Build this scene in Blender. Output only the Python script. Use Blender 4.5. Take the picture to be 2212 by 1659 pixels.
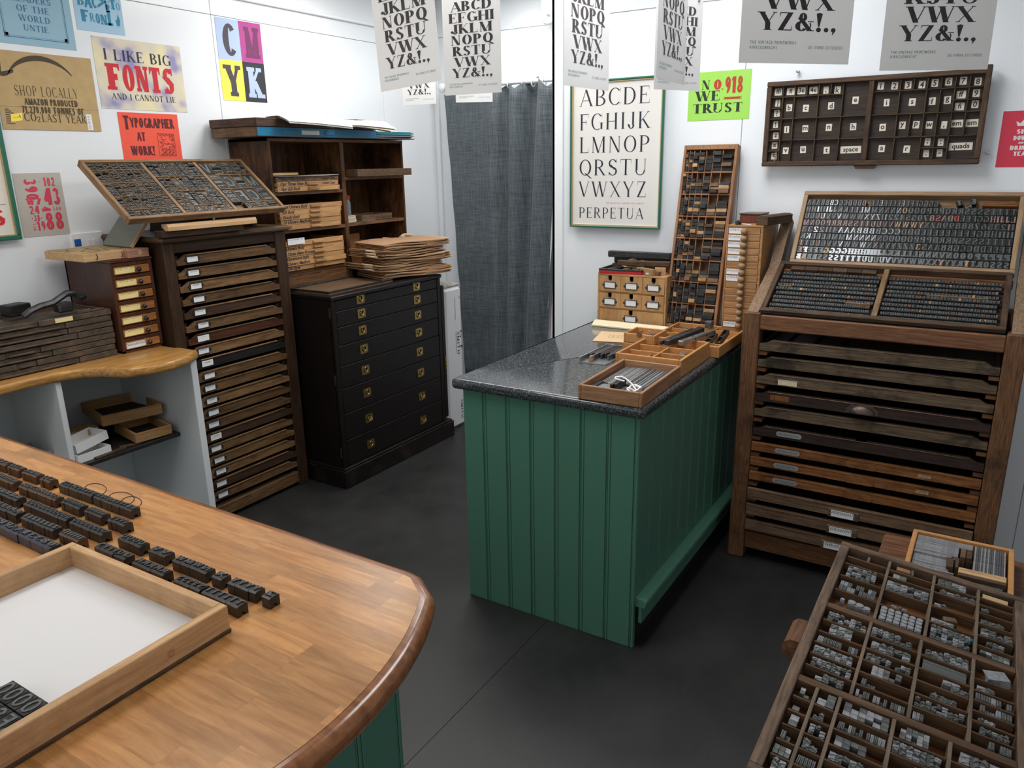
import bpy, bmesh, math, random
from math import sin, cos, pi, radians, sqrt, atan2
from mathutils import Vector, Matrix

for _o in list(bpy.data.objects):
    bpy.data.objects.remove(_o)
SC = bpy.context.scene
COL = SC.collection
random.seed(7)
R = random.Random(11)

# ------------------------------------------------------------------ camera
PX, PY, FPX = 1106.0, 829.5, 1652.23
CM = ((0.52669748, -0.84990211, -0.01600506),
      (-0.24536419, -0.13397517, -0.96012867),
      (0.81387111, 0.50962442, -0.27909993))
CAM = Vector((0.0, 0.0, 1.68))
cd = bpy.data.cameras.new('camera')
cam = bpy.data.objects.new('camera', cd)
COL.objects.link(cam)
cd.sensor_fit = 'HORIZONTAL'
cd.sensor_width = 36.0
cd.lens = FPX / 2212.0 * 36.0
cd.clip_start = 0.02
cam.matrix_world = Matrix((
    (CM[0][0], -CM[1][0], -CM[2][0], CAM.x),
    (CM[0][1], -CM[1][1], -CM[2][1], CAM.y),
    (CM[0][2], -CM[1][2], -CM[2][2], CAM.z),
    (0, 0, 0, 1)))
SC.camera = cam

# ------------------------------------------------------------------ world, lights, exposure
SC.view_settings.view_transform = 'Standard'
SC.view_settings.look = 'None'
SC.view_settings.gamma = 1.0
SC.view_settings.use_curve_mapping = False
SC.view_settings.exposure = 0.30
w = bpy.data.worlds.new('world')
SC.world = w
w.use_nodes = True
w.node_tree.nodes['Background'].inputs[0].default_value = (0.97, 0.985, 1.0, 1)
w.node_tree.nodes['Background'].inputs[1].default_value = 0.80


def area(name, loc, sx, sy, power, col=(1, 1, 1), rot=(0, 0, 0)):
    l = bpy.data.lights.new(name, 'AREA')
    l.shape = 'RECTANGLE'
    l.size, l.size_y = sx, sy
    l.energy = power
    l.color = col
    o = bpy.data.objects.new(name, l)
    o.location = loc
    o.rotation_euler = rot
    COL.objects.link(o)
    return o


area('ceiling_lamp_far', (3.15, 2.50, 2.70), 0.60, 1.20, 19, (1.0, 0.985, 0.955))
area('ceiling_lamp_middle', (2.45, 0.95, 2.70), 1.20, 0.60, 23, (0.97, 0.99, 1.0))
area('ceiling_lamp_near', (1.05, 2.1, 2.70), 1.20, 0.60, 16, (1.0, 0.97, 0.92))
area('alcove_fill_light', (4.15, 2.35, 2.70), 0.30, 0.90, 9, (1.0, 0.985, 0.96))  # unseen fill, added to brighten the alcove walls behind the partition


# ------------------------------------------------------------------ helpers
def at(px, py, X=None, Y=None, Z=None):
    """point of the photograph met on a plane of the room"""
    a, b = (px - PX) / FPX, (py - PY) / FPX
    d = Vector([CM[0][i] * a + CM[1][i] * b + CM[2][i] for i in range(3)])
    if X is not None:
        t = (X - CAM.x) / d.x
    elif Y is not None:
        t = (Y - CAM.y) / d.y
    else:
        t = (Z - CAM.z) / d.z
    return CAM + d * t


class MB:
    """collects shapes, links them as one mesh object"""

    def __init__(self):
        self.v, self.f, self.m = [], [], []

    def add(self, vs, fs, mi=0, M=None):
        b = len(self.v)
        if M is not None:
            vs = [M @ Vector(p) for p in vs]
        self.v += [tuple(p) for p in vs]
        self.f += [tuple(b + i for i in f) for f in fs]
        self.m += [mi] * len(fs)
        return self

    def box(self, lo, hi, ch=0.0, mi=0, M=None):
        x0, y0, z0 = lo
        x1, y1, z1 = hi
        if ch <= 0:
            vs = [(x0, y0, z0), (x1, y0, z0), (x1, y1, z0), (x0, y1, z0), (x0, y0, z1), (x1, y0, z1), (x1, y1, z1), (x0, y1, z1)]
            fs = [(0, 3, 2, 1), (4, 5, 6, 7), (0, 1, 5, 4), (1, 2, 6, 5), (2, 3, 7, 6), (3, 0, 4, 7)]
            return self.add(vs, fs, mi, M)
        c = min(ch, (x1 - x0) * .45, (y1 - y0) * .45, (z1 - z0) * .45)
        vs, idx = [], {}
        for sx in (0, 1):
            for sy in (0, 1):
                for sz in (0, 1):
                    X, Y, Z = (x0, x1)[sx], (y0, y1)[sy], (z0, z1)[sz]
                    ix, iy, iz = (c, -c)[sx], (c, -c)[sy], (c, -c)[sz]
                    for a, p in enumerate(((X, Y + iy, Z + iz), (X + ix, Y, Z + iz), (X + ix, Y + iy, Z))):
                        idx[(sx, sy, sz, a)] = len(vs)
                        vs.append(p)
        g = lambda *k: idx[k]
        fs = []
        for s in (0, 1):
            q = [g(s, 0, 0, 0), g(s, 1, 0, 0), g(s, 1, 1, 0), g(s, 0, 1, 0)]
            fs.append(tuple(q if s else q[::-1]))
            q = [g(0, s, 0, 1), g(0, s, 1, 1), g(1, s, 1, 1), g(1, s, 0, 1)]
            fs.append(tuple(q if s else q[::-1]))
            q = [g(0, 0, s, 2), g(1, 0, s, 2), g(1, 1, s, 2), g(0, 1, s, 2)]
            fs.append(tuple(q if s else q[::-1]))
        for a in (0, 1):
            for b in (0, 1):
                fs.append((g(a, b, 0, 0), g(a, b, 1, 0), g(a, b, 1, 1), g(a, b, 0, 1)))
                fs.append((g(a, 0, b, 0), g(a, 1, b, 0), g(a, 1, b, 2), g(a, 0, b, 2)))
                fs.append((g(0, a, b, 1), g(1, a, b, 1), g(1, a, b, 2), g(0, a, b, 2)))
        for sx in (0, 1):
            for sy in (0, 1):
                for sz in (0, 1):
                    fs.append((g(sx, sy, sz, 0), g(sx, sy, sz, 1), g(sx, sy, sz, 2)))
        return self.add(vs, fs, mi, M)

    def prism(self, pts, z0, z1, mi=0, M=None, caps=True):
        n = len(pts)
        vs = [(x, y, z0) for x, y in pts] + [(x, y, z1) for x, y in pts]
        fs = [(i, (i + 1) % n, n + (i + 1) % n, n + i) for i in range(n)]
        if caps:
            fs += [tuple(range(n - 1, -1, -1)), tuple(range(n, 2 * n))]
        return self.add(vs, fs, mi, M)

    def loft(self, rings, mi=0, M=None, closed=True, caps=True):
        n = len(rings[0])
        vs = [p for r in rings for p in r]
        fs = []
        for k in range(len(rings) - 1):
            for i in range(n if closed else n - 1):
                j = (i + 1) % n
                fs.append((k * n + i, k * n + j, (k + 1) * n + j, (k + 1) * n + i))
        if caps and closed:
            fs.append(tuple(range(n - 1, -1, -1)))
            e = (len(rings) - 1) * n
            fs.append(tuple(range(e, e + n)))
        return self.add(vs, fs, mi, M)

    def lathe(self, prof, n=16, mi=0, M=None):
        rings = [[(r * cos(2 * pi * i / n), r * sin(2 * pi * i / n), z) for i in range(n)] for r, z in prof]
        return self.loft(rings, mi, M)

    def cyl(self, p0, p1, r, n=10, mi=0, r2=None, M=None):
        return self.tube([p0, p1], r, n, mi, M, r2)

    def tube(self, pts, r, n=8, mi=0, M=None, r2=None):
        pts = [Vector(p) for p in pts]
        rings = []
        up = None
        for k, p in enumerate(pts):
            t = (pts[min(k + 1, len(pts) - 1)] - pts[max(k - 1, 0)]).normalized()
            if up is None:
                up = t.orthogonal().normalized()
            a = (up - t * up.dot(t))
            a = a.normalized() if a.length > 1e-6 else t.orthogonal().normalized()
            up = a
            b = t.cross(a)
            rr = r if r2 is None else r + (r2 - r) * k / (len(pts) - 1)
            rings.append([tuple(p + a * (rr * cos(2 * pi * i / n)) + b * (rr * sin(2 * pi * i / n))) for i in range(n)])
        return self.loft(rings, mi, M)

    def quad(self, a, b, c, d, mi=0, M=None):
        return self.add([a, b, c, d], [(0, 1, 2, 3)], mi, M)

    def mesh(self, name, mats):
        me = bpy.data.meshes.new(name)
        me.from_pydata(self.v, [], self.f)
        for m in (mats if isinstance(mats, (list, tuple)) else [mats]):
            me.materials.append(m)
        if any(self.m):
            me.polygons.foreach_set('material_index', self.m)
        bm = bmesh.new()
        bm.from_mesh(me)
        bmesh.ops.recalc_face_normals(bm, faces=bm.faces)
        bm.to_mesh(me)
        bm.free()
        me.update()
        return me

    def flatmesh(self, name, mats):
        me = bpy.data.meshes.new(name)
        me.from_pydata(self.v, [], self.f)
        for m in (mats if isinstance(mats, (list, tuple)) else [mats]):
            me.materials.append(m)
        if any(self.m):
            me.polygons.foreach_set('material_index', self.m)
        me.update()
        return me

    def build(self, name, mats, parent=None, smooth=False, M=None):
        o = link(name, self.mesh(name, mats), parent, M)
        if smooth:
            sm(o)
        return o


def sm(o, ang=40):
    me = o.data
    me.polygons.foreach_set('use_smooth', [True] * len(me.polygons))
    try:
        me.set_sharp_from_angle(angle=radians(ang))
    except Exception:
        pass


def link(name, me, parent=None, M=None):
    o = bpy.data.objects.new(name, me)
    COL.objects.link(o)
    if parent is not None:
        o.parent = parent
    if M is not None:
        o.matrix_basis = M
    return o


def tag(o, label, cat, group=None, kind=None):
    o['label'] = label
    o['category'] = cat
    if group:
        o['group'] = group
    if kind:
        o['kind'] = kind
    return o


def thing(name, label, cat, M=None, group=None):
    o = bpy.data.objects.new(name, None)
    o.empty_display_size = 0.05
    COL.objects.link(o)
    if M is not None:
        o.matrix_basis = M if isinstance(M, Matrix) else Matrix.Translation(M)
    return tag(o, label, cat, group)


def struct(name, mb, mat):
    o = mb.build(name, mat)
    o['kind'] = 'structure'
    return o


def dup(root, M, label=None):
    r = root.copy()
    COL.objects.link(r)
    r.matrix_basis = M
    if label:
        r['label'] = label
    for ch in list(root.children):
        c = ch.copy()
        COL.objects.link(c)
        c.parent = r
        for gch in ch.children:
            d = gch.copy()
            COL.objects.link(d)
            d.parent = c
    return r


def T(x, y, z):
    return Matrix.Translation((x, y, z))


def RZ(a):
    return Matrix.Rotation(radians(a), 4, 'Z')


def RX(a):
    return Matrix.Rotation(radians(a), 4, 'X')


def RY(a):
    return Matrix.Rotation(radians(a), 4, 'Y')


def frame(O, u, v):
    """local x along u, y along v, z = u x v"""
    u = Vector(u).normalized()
    v = Vector(v)
    n = u.cross(v).normalized()
    v = n.cross(u)
    return Matrix(((u.x, v.x, n.x, O[0]), (u.y, v.y, n.y, O[1]), (u.z, v.z, n.z, O[2]), (0, 0, 0, 1)))


WALL_L = lambda x, z, d=0.0: frame((x, 3.475 - d, z), (1, 0, 0), (0, 0, 1))      # reads left to right on the long wall
WALL_B = lambda y, z, d=0.0: frame((3.615 - d, y, z), (0, -1, 0), (0, 0, 1))     # reads left to right on the end wall


# ------------------------------------------------------------------ materials
def nodes(name):
    m = bpy.data.materials.new(name)
    m.use_nodes = True
    nt = m.node_tree
    return m, nt, nt.nodes['Principled BSDF']


def plain(name, col, rough=.6, metal=0.0, spec=.5, coat=0.0, var=0.0, vscale=30.0, bump=0.0):
    m, nt, b = nodes(name)
    b.inputs['Base Color'].default_value = (*col, 1)
    b.inputs['Roughness'].default_value = rough
    b.inputs['Metallic'].default_value = metal
    b.inputs['Specular IOR Level'].default_value = spec
    b.inputs['Coat Weight'].default_value = coat
    if var or bump:
        tc = nt.nodes.new('ShaderNodeTexCoord')
        nz = nt.nodes.new('ShaderNodeTexNoise')
        nz.inputs['Scale'].default_value = vscale
        nz.inputs['Detail'].default_value = 5
        nt.links.new(tc.outputs['Object'], nz.inputs['Vector'])
        if var:
            rp = nt.nodes.new('ShaderNodeValToRGB')
            rp.color_ramp.elements[0].position = .3
            rp.color_ramp.elements[1].position = .7
            rp.color_ramp.elements[0].color = (*[c * (1 - var) for c in col], 1)
            rp.color_ramp.elements[1].color = (*[min(1, c * (1 + var)) for c in col], 1)
            nt.links.new(nz.outputs['Fac'], rp.inputs['Fac'])
            nt.links.new(rp.outputs['Color'], b.inputs['Base Color'])
        if bump:
            bp = nt.nodes.new('ShaderNodeBump')
            bp.inputs['Strength'].default_value = bump
            bp.inputs['Distance'].default_value = .002
            nt.links.new(nz.outputs['Fac'], bp.inputs['Height'])
            nt.links.new(bp.outputs['Normal'], b.inputs['Normal'])
    return m


def wood(name, c1, c2, axis=0, scale=9.0, stretch=14.0, rough=.55, stain=None, stain_amt=.5, rand=.0, coat=0.0, bump=.25, spec=.22):
    """grain along a local axis; optional blotchy stain; optional tone that differs from object to object"""
    m, nt, b = nodes(name)
    L = nt.links
    tc = nt.nodes.new('ShaderNodeTexCoord')
    oi = nt.nodes.new('ShaderNodeObjectInfo')
    ad = nt.nodes.new('ShaderNodeVectorMath')
    ad.operation = 'MULTIPLY_ADD'
    cb = nt.nodes.new('ShaderNodeCombineXYZ')
    for i in range(3):
        L.new(oi.outputs['Random'], cb.inputs[i])
    ad.inputs[1].default_value = (1, 1, 1)
    mv = nt.nodes.new('ShaderNodeVectorMath')
    mv.operation = 'SCALE'
    mv.inputs['Scale'].default_value = 3.7
    L.new(cb.outputs[0], mv.inputs[0])
    L.new(tc.outputs['Object'], ad.inputs[0])
    L.new(mv.outputs[0], ad.inputs[2])
    mp = nt.nodes.new('ShaderNodeMapping')
    s = [stretch, stretch, stretch]
    s[axis] = 1.0
    mp.inputs['Scale'].default_value = s
    L.new(ad.outputs[0], mp.inputs['Vector'])
    nz = nt.nodes.new('ShaderNodeTexNoise')
    nz.inputs['Scale'].default_value = scale
    nz.inputs['Detail'].default_value = 7
    nz.inputs['Roughness'].default_value = .65
    nz.inputs['Distortion'].default_value = .6
    L.new(mp.outputs[0], nz.inputs['Vector'])
    rp = nt.nodes.new('ShaderNodeValToRGB')
    rp.color_ramp.elements[0].position = .32
    rp.color_ramp.elements[1].position = .70
    rp.color_ramp.elements[0].color = (*c1, 1)
    rp.color_ramp.elements[1].color = (*c2, 1)
    L.new(nz.outputs['Fac'], rp.inputs['Fac'])
    out = rp.outputs['Color']
    if stain is not None:
        n2 = nt.nodes.new('ShaderNodeTexNoise')
        n2.inputs['Scale'].default_value = 7
        n2.inputs['Detail'].default_value = 6
        n2.inputs['Roughness'].default_value = .7
        L.new(ad.outputs[0], n2.inputs['Vector'])
        r2 = nt.nodes.new('ShaderNodeValToRGB')
        r2.color_ramp.elements[0].position = .5
        r2.color_ramp.elements[1].position = .66
        r2.color_ramp.elements[0].color = (0, 0, 0, 1)
        r2.color_ramp.elements[1].color = (stain_amt, stain_amt, stain_amt, 1)
        L.new(n2.outputs['Fac'], r2.inputs['Fac'])
        mx = nt.nodes.new('ShaderNodeMix')
        mx.data_type = 'RGBA'
        L.new(r2.outputs['Color'], mx.inputs['Factor'])
        L.new(out, mx.inputs['A'])
        mx.inputs['B'].default_value = (*stain, 1)
        out = mx.outputs['Result']
    if rand:
        hs = nt.nodes.new('ShaderNodeHueSaturation')
        mr = nt.nodes.new('ShaderNodeMapRange')
        mr.inputs['To Min'].default_value = 1 - rand
        mr.inputs['To Max'].default_value = 1 + rand
        L.new(oi.outputs['Random'], mr.inputs['Value'])
        L.new(mr.outputs[0], hs.inputs['Value'])
        L.new(out, hs.inputs['Color'])
        out = hs.outputs['Color']
    L.new(out, b.inputs['Base Color'])
    b.inputs['Roughness'].default_value = rough
    b.inputs['Specular IOR Level'].default_value = spec
    b.inputs['Coat Weight'].default_value = coat
    b.inputs['Coat Roughness'].default_value = .12
    if bump:
        bp = nt.nodes.new('ShaderNodeBump')
        bp.inputs['Strength'].default_value = bump
        bp.inputs['Distance'].default_value = .001
        L.new(nz.outputs['Fac'], bp.inputs['Height'])
        L.new(bp.outputs['Normal'], b.inputs['Normal'])
    return m


def srgb(r, g, b):
    f = lambda c: (c / 255 / 12.92) if c <= 10 else ((c / 255 + .055) / 1.055) ** 2.4
    return (f(r), f(g), f(b))


M_WALL = plain('white_wall_panel', (.80, .83, .86), .22, spec=.45)
M_CEIL = plain('white_ceiling', (.85, .86, .87), .6)
M_TRIM = plain('white_trim', (.82, .84, .86), .35)
M_WHITEBOARD = plain('white_board', (.70, .72, .74), .45)
M_PAPER = plain('white_paper', (.80, .80, .80), .8)
M_CARD = plain('card_white', (.78, .78, .79), .8)
M_INK = plain('black_ink', (.025, .024, .027), .6, var=.5, vscale=400)
M_INKWORN = plain('worn_black_ink', (.04, .037, .04), .6, var=.75, vscale=160)
M_SCRIB = plain('grey_writing', (.22, .22, .24), .8)
M_BLACK = plain('black_metal', (.02, .02, .022), .4)
M_BRASS = plain('aged_brass', (.36, .25, .09), .35, metal=1.0, var=.3, vscale=60)
M_IRON = plain('dark_iron', (.09, .09, .09), .4, metal=.8, var=.3)
M_STEEL = plain('steel', (.42, .43, .45), .35, metal=.9, var=.2)
M_LEAD = plain('type_metal', (.11, .11, .112), .5, metal=.5, var=.45, vscale=120)
M_LEADL = plain('bright_type_metal', (.34, .345, .36), .42, metal=.6, var=.3, vscale=120)
M_LEADG = plain('greenish_type_metal', (.13, .145, .135), .5, metal=.5, var=.4, vscale=120)
M_GREEN = plain('green_paint', (.078, .200, .142), .34, spec=.4)
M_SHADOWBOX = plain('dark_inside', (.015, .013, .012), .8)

W_DARK = wood('dark_brown_wood', (.018, .010, .006), (.060, .030, .016), 0, rand=.12, rough=.5)
W_DARKZ = wood('dark_brown_upright', (.020, .011, .007), (.065, .034, .019), 2, rough=.45)
W_BLACK = wood('black_stained_wood', (.004, .0033, .003), (.012, .008, .007), 0, rough=.4, coat=.0, spec=.25)
W_MID = wood('worn_brown_drawer_wood', (.070, .036, .015), (.235, .130, .058), 0, rand=.35, stain=(.035, .02, .011), stain_amt=.5)
W_OAK = wood('honey_oak', (.26, .12, .030), (.58, .31, .095), 0, scale=5, rough=.3, coat=.3, rand=.0)
W_PINE = wood('pale_pine', (.46, .27, .125), (.66, .44, .24), 0, scale=6, rand=.10, rough=.55)
W_PINEY = wood('pale_pine_cross', (.44, .26, .12), (.62, .41, .22), 1, scale=6, rand=.10, rough=.55)
W_BEECH = wood('orange_beech', (.42, .19, .065), (.56, .29, .11), 0, scale=8, rand=.08, rough=.45)
W_CASE = wood('case_wood', (.12, .070, .034), (.27, .175, .095), 0, rand=.1, stain=(.05, .032, .02), stain_amt=.6)
W_CASEY = wood('case_wood_cross', (.12, .070, .034), (.27, .175, .095), 1, rand=.1, stain=(.05, .032, .02), stain_amt=.6)
W_OLD = wood('old_dark_case_wood', (.036, .021, .013), (.125, .074, .044), 0, rand=.15, stain=(.018, .015, .015), stain_amt=.6)
W_OLDY = wood('old_dark_case_cross', (.036, .021, .013), (.125, .074, .044), 1, rand=.15, stain=(.018, .015, .015), stain_amt=.6)
W_FRAME = wood('reddish_frame_wood', (.070, .028, .012), (.26, .118, .052), 1, scale=14, stretch=18, stain=(.02, .015, .013), stain_amt=.35)
W_FRAMEZ = wood('reddish_frame_post', (.062, .028, .013), (.23, .112, .052), 2, scale=14, stretch=18, stain=(.02, .013, .011), stain_amt=.6)
W_CASEFRONT = wood('grey_brown_case_front', (.035, .026, .018), (.135, .100, .066), 1, scale=10, stretch=16, rand=.25, stain=(.014, .012, .011), stain_amt=.75)
W_CASERED = wood('red_brown_case_front', (.10, .036, .012), (.25, .105, .036), 1, scale=10, stretch=12, rand=.15, stain=(.05, .02, .01), stain_amt=.5)
W_BOOK = wood('stained_bookcase_wood', (.030, .011, .004), (.145, .064, .024), 2, scale=5, stretch=6, stain=(.008, .004, .003), stain_amt=.9, rough=.42, coat=.08)
W_BOOKX = wood('stained_shelf_wood', (.062, .028, .012), (.22, .112, .050), 0, scale=8, stretch=12, rough=.4)
W_TRAY = wood('pale_tray_wood', (.38, .19, .075), (.58, .34, .155), 0, scale=8, rand=.14)
W_TYPE = wood('inked_wood_block', (.010, .010, .011), (.040, .040, .040), 0, scale=30, stretch=4, rand=.5, rough=.45)
W_TYPETAN = wood('bare_wood_block', (.26, .14, .06), (.50, .31, .16), 0, scale=30, stretch=4, rand=.35, rough=.5)
W_TYPEBRN = wood('brown_wood_block', (.07, .040, .022), (.19, .115, .066), 0, scale=30, stretch=4, rand=.4, rough=.5)
W_CHEST = W_BLACK


# ------------------------------------------------------------------ lettering
class Face:
    """letters drawn from stems, bars and bowls: T stem, h hairline, s serif reach, t serif thickness, W width"""

    def __init__(self, T, h, s, t, W, gap=.10):
        self.T, self.h, self.s, self.t, self.W, self.gap = T, h, s, t, W, gap
        self.cache = {}

    def glyph(self, ch):
        if ch not in self.cache:
            self.cache[ch] = self._g(ch)
        return self.cache[ch]

    def _g(self, ch):
        T, h, s, st, W = self.T, self.h, self.s, self.t, self.W
        P = []

        def rect(x0, y0, x1, y1):
            P.append([(x0, y0), (x1, y0), (x1, y1), (x0, y1)])

        def V(x, y0=0., y1=1., t=T, b=1, a=1):
            x *= W
            rect(x - t / 2, y0, x + t / 2, y1)
            if s > 0 and b:
                rect(x - t / 2 - s, y0, x + t / 2 + s, y0 + st)
            if s > 0 and a:
                rect(x - t / 2 - s, y1 - st, x + t / 2 + s, y1)

        def Hb(x0, x1, y, t=h):
            rect(x0 * W, y - t / 2, x1 * W, y + t / 2)

        def D(x0, y0, x1, y1, t=T, b=0, a=0):
            x0 *= W
            x1 *= W
            P.append([(x0 - t / 2, y0), (x0 + t / 2, y0), (x1 + t / 2, y1), (x1 - t / 2, y1)])
            if s > 0 and b:
                rect(x0 - t / 2 - s, y0, x0 + t / 2 + s, y0 + st)
            if s > 0 and a:
                rect(x1 - t / 2 - s, y1 - st, x1 + t / 2 + s, y1)

        def B(cx, cy, rx, ry, a0, a1, t=T, hh=h, n=None):
            cx *= W
            rx *= W
            n = n or max(4, int(abs(a1 - a0) / 18))
            ix, iy = max(rx - t, rx * .12), max(ry - hh, ry * .12)
            for k in range(n):
                A, C = radians(a0 + (a1 - a0) * k / n), radians(a0 + (a1 - a0) * (k + 1) / n)
                P.append([(cx + rx * cos(A), cy + ry * sin(A)), (cx + rx * cos(C), cy + ry * sin(C)),
                          (cx + ix * cos(C), cy + iy * sin(C)), (cx + ix * cos(A), cy + iy * sin(A))])

        def beak(x, y, dy, k=1.0):
            if s > 0:
                x *= W
                P.append([(x - st * 1.1, y), (x, y), (x, y + dy), (x - st * .3, y + dy)])

        def dot(x, y, r):
            x *= W
            P.append([(x + r * cos(2 * pi * i / 10), y + r * sin(2 * pi * i / 10)) for i in range(10)])

        w = .7
        if ch == 'A':
            w = .80
            D(.06, 0, .40, 1, h, 1, 0); D(.74, 0, .40, 1, T, 1, 0); Hb(.18, .64, .34)
        elif ch == 'B':
            w = .68
            V(.14); B(.30, .755, .30, .245, -90, 90); B(.30, .265, .36, .265, -90, 90)
            Hb(.14, .31, 1 - h / 2); Hb(.14, .31, .52); Hb(.14, .31, h / 2)
        elif ch == 'C':
            w = .74
            B(.41, .5, .39, .515, 42, 318); beak(.73, .98, -.26); beak(.73, .02, .2)
        elif ch == 'D':
            w = .78
            V(.14); B(.32, .5, .43, .5, -90, 90); Hb(.14, .33, 1 - h / 2); Hb(.14, .33, h / 2)
        elif ch == 'E':
            w = .66
            V(.14); Hb(.14, .60, 1 - h / 2); Hb(.14, .46, .52); Hb(.14, .63, h / 2)
            beak(.60, 1, -.24); beak(.63, 0, .26)
            if s > 0:
                rect(.46 * W - st, .40, .46 * W, .64)
        elif ch == 'F':
            w = .62
            V(.14); Hb(.14, .60, 1 - h / 2); Hb(.14, .46, .50); beak(.60, 1, -.26)
            if s > 0:
                rect(.46 * W - st, .38, .46 * W, .62)
        elif ch == 'G':
            w = .80
            B(.41, .5, .39, .515, 42, 300); beak(.73, .98, -.26); V(.70, .04, .44, T, 0, 1)
            Hb(.5, .70, h / 2 - .0) if s == 0 else None
        elif ch == 'H':
            w = .84
            V(.15); V(.69); Hb(.15, .69, .5)
        elif ch == 'I':
            w = .30
            V(.15)
        elif ch == 'J':
            w = .50
            V(.34, .22, 1, T, 0, 1); B(.34 - .17 + T / 2 / W, .22, .20, .235, 180, 360); dot(.06, .22, T * .5)
        elif ch == 'K':
            w = .78
            V(.14); D(.16, .40, .64, 1, h, 0, 1); D(.68, 0, .30, .56, T, 1, 0)
        elif ch == 'L':
            w = .64
            V(.14); Hb(.14, .60, h / 2); beak(.60, 0, .28)
        elif ch == 'M':
            w = .96
            V(.12, t=h); V(.82); D(.47, 0, .14, 1, T); D(.47, 0, .80, 1, h)
        elif ch == 'N':
            w = .84
            V(.13, t=h); V(.71, t=h, b=0); D(.71 - T / 4 / W, 0, .13 + T / 4 / W, 1, T)
        elif ch == 'O':
            w = .82
            B(.41, .5, .39, .515, 0, 360)
        elif ch == 'P':
            w = .66
            V(.14); B(.30, .72, .33, .28, -90, 90); Hb(.14, .31, 1 - h / 2); Hb(.14, .31, .44 + h / 2)
        elif ch == 'Q':
            w = .82
            B(.41, .5, .39, .515, 0, 360); D(.80, -.20, .40, .14, T * .9)
        elif ch == 'R':
            w = .76
            V(.14); B(.30, .735, .31, .265, -90, 90); Hb(.14, .31, 1 - h / 2); Hb(.14, .36, .47 + h / 2); D(.68, 0, .34, .5, T, 1, 0)
        elif ch == 'S':
            w = .62
            th = (T + h) / 2
            B(.31, .74, .26, .275, 20, 265, T * .85, h); B(.31, .255, .28, .27, -160, 92, T * .85, h)
            D(.46, .36, .16, .66, T * 1.1); beak(.56, 1, -.26); beak(.06 + st / W, 0, .26)
        elif ch == 'T':
            w = .74
            V(.37, 0, 1, T, 1, 0); Hb(.03, .71, 1 - h / 2); beak(.71, 1, -.28)
            if s > 0:
                P.append([(.03 * W, 1), (.03 * W + st, 1), (.03 * W + st * .3, .72), (.03 * W, .72)])
        elif ch == 'U':
            w = .80
            V(.15, .3, 1, T, 0, 1); V(.67, .3, 1, h, 0, 1)
            B(.40 + (T - h) / -4 / W, .31, .26 + T / 2 / W - (T - h) / 4 / W, .325, 180, 360, (T + h) / 2, h * 1.1)
        elif ch == 'V':
            w = .80
            D(.40, 0, .08, 1, T, 0, 1); D(.42, 0, .72, 1, h, 0, 1)
        elif ch == 'W':
            w = 1.16
            D(.34, 0, .08, 1, T, 0, 1); D(.36, 0, .60, 1, h); D(.82, 0, .58, 1, T, 0, 1); D(.84, 0, 1.08, 1, h, 0, 1)
        elif ch == 'X':
            w = .80
            D(.70, 0, .10, 1, T, 1, 1); D(.10, 0, .70, 1, h, 1, 1)
        elif ch == 'Y':
            w = .78
            V(.39, 0, .46, T, 1, 0); D(.39, .42, .08, 1, T, 0, 1); D(.40, .42, .70, 1, h, 0, 1)
        elif ch == 'Z':
            w = .70
            D(.12, 0, .58, 1, T); Hb(.08, .64, 1 - h / 2); Hb(.06, .66, h / 2); beak(.66, 0, .28)
            if s > 0:
                P.append([(.08 * W, 1), (.08 * W + st, 1), (.08 * W + st * .3, .74), (.08 * W, .74)])
        elif ch == '&':
            w = .92
            B(.38, .76, .19, .24, 0, 360, T * .75, h); B(.34, .27, .31, .285, 60, 330); D(.76, 0, .24, .72, T, 1, 0)
            B(.44, .3, .36, .34, -62, 30, h * 1.3, h * 1.3); Hb(.62, .90, .52)
        elif ch == '!':
            w = .30
            P.append([(.15 * W - .04, .26), (.15 * W + .04, .26), (.15 * W + T * .62, .98), (.15 * W, 1.03), (.15 * W - T * .62, .98)]); dot(.15, .08, max(.075, T * .5))
        elif ch == '.':
            w = .26
            dot(.13, .08, max(.07, T * .48))
        elif ch == ',':
            w = .26
            dot(.13, .08, max(.07, T * .48)); P.append([(.13 * W + .01, .1), (.13 * W + T * .5, .06), (.13 * W - .02, -.2), (.13 * W - .06, -.18)])
        elif ch == '?':
            w = .5
            B(.25, .74, .22, .27, -60, 170, T * .8, h); V(.25, .26, .5, T * .5, 0, 0); dot(.25, .08, T * .5)
        elif ch == '-':
            w = .4
            Hb(.06, .34, .45, max(h, .12))
        elif ch == '=':
            w = .5
            Hb(.06, .44, .3, .07); Hb(.06, .44, .6, .07)
        elif ch in "':;":
            w = .26
            dot(.13, .62 if ch != "'" else .9, .08)
            if ch != "'":
                dot(.13, .10, .08)
        elif ch == '1':
            w = .46
            V(.26, 0, 1, T, 1, 0); D(.08, .76, .24, 1, h * 1.2)
        elif ch == '2':
            w = .62
            B(.31, .71, .27, .30, -25, 175, T * .9, h); D(.10, .06, .50, .58, T * .8); Hb(.05, .60, max(h, T * .6) / 2, max(h, T * .6))
        elif ch == '3':
            w = .60
            B(.28, .745, .25, .255, -80, 160, T * .9, h); B(.28, .27, .29, .275, -165, 85, T * .9, h)
        elif ch == '4':
            w = .64
            V(.44, 0, 1, T, 1, 0); D(.08, .28, .42, 1, h * 1.2); Hb(.03, .62, .29)
        elif ch == '5':
            w = .60
            B(.27, .33, .30, .34, -160, 125, T * .9, h); V(.13, .50, 1, h * 1.2, 0, 0); Hb(.10, .54, 1 - max(h, T * .5) / 2, max(h, T * .5))
        elif ch in '69':
            w = .62
            M6 = len(P)
            B(.31, .32, .29, .335, 0, 360, T * .9, h); B(.40, .45, .38, .56, 88, 200, T * .9, h)
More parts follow.
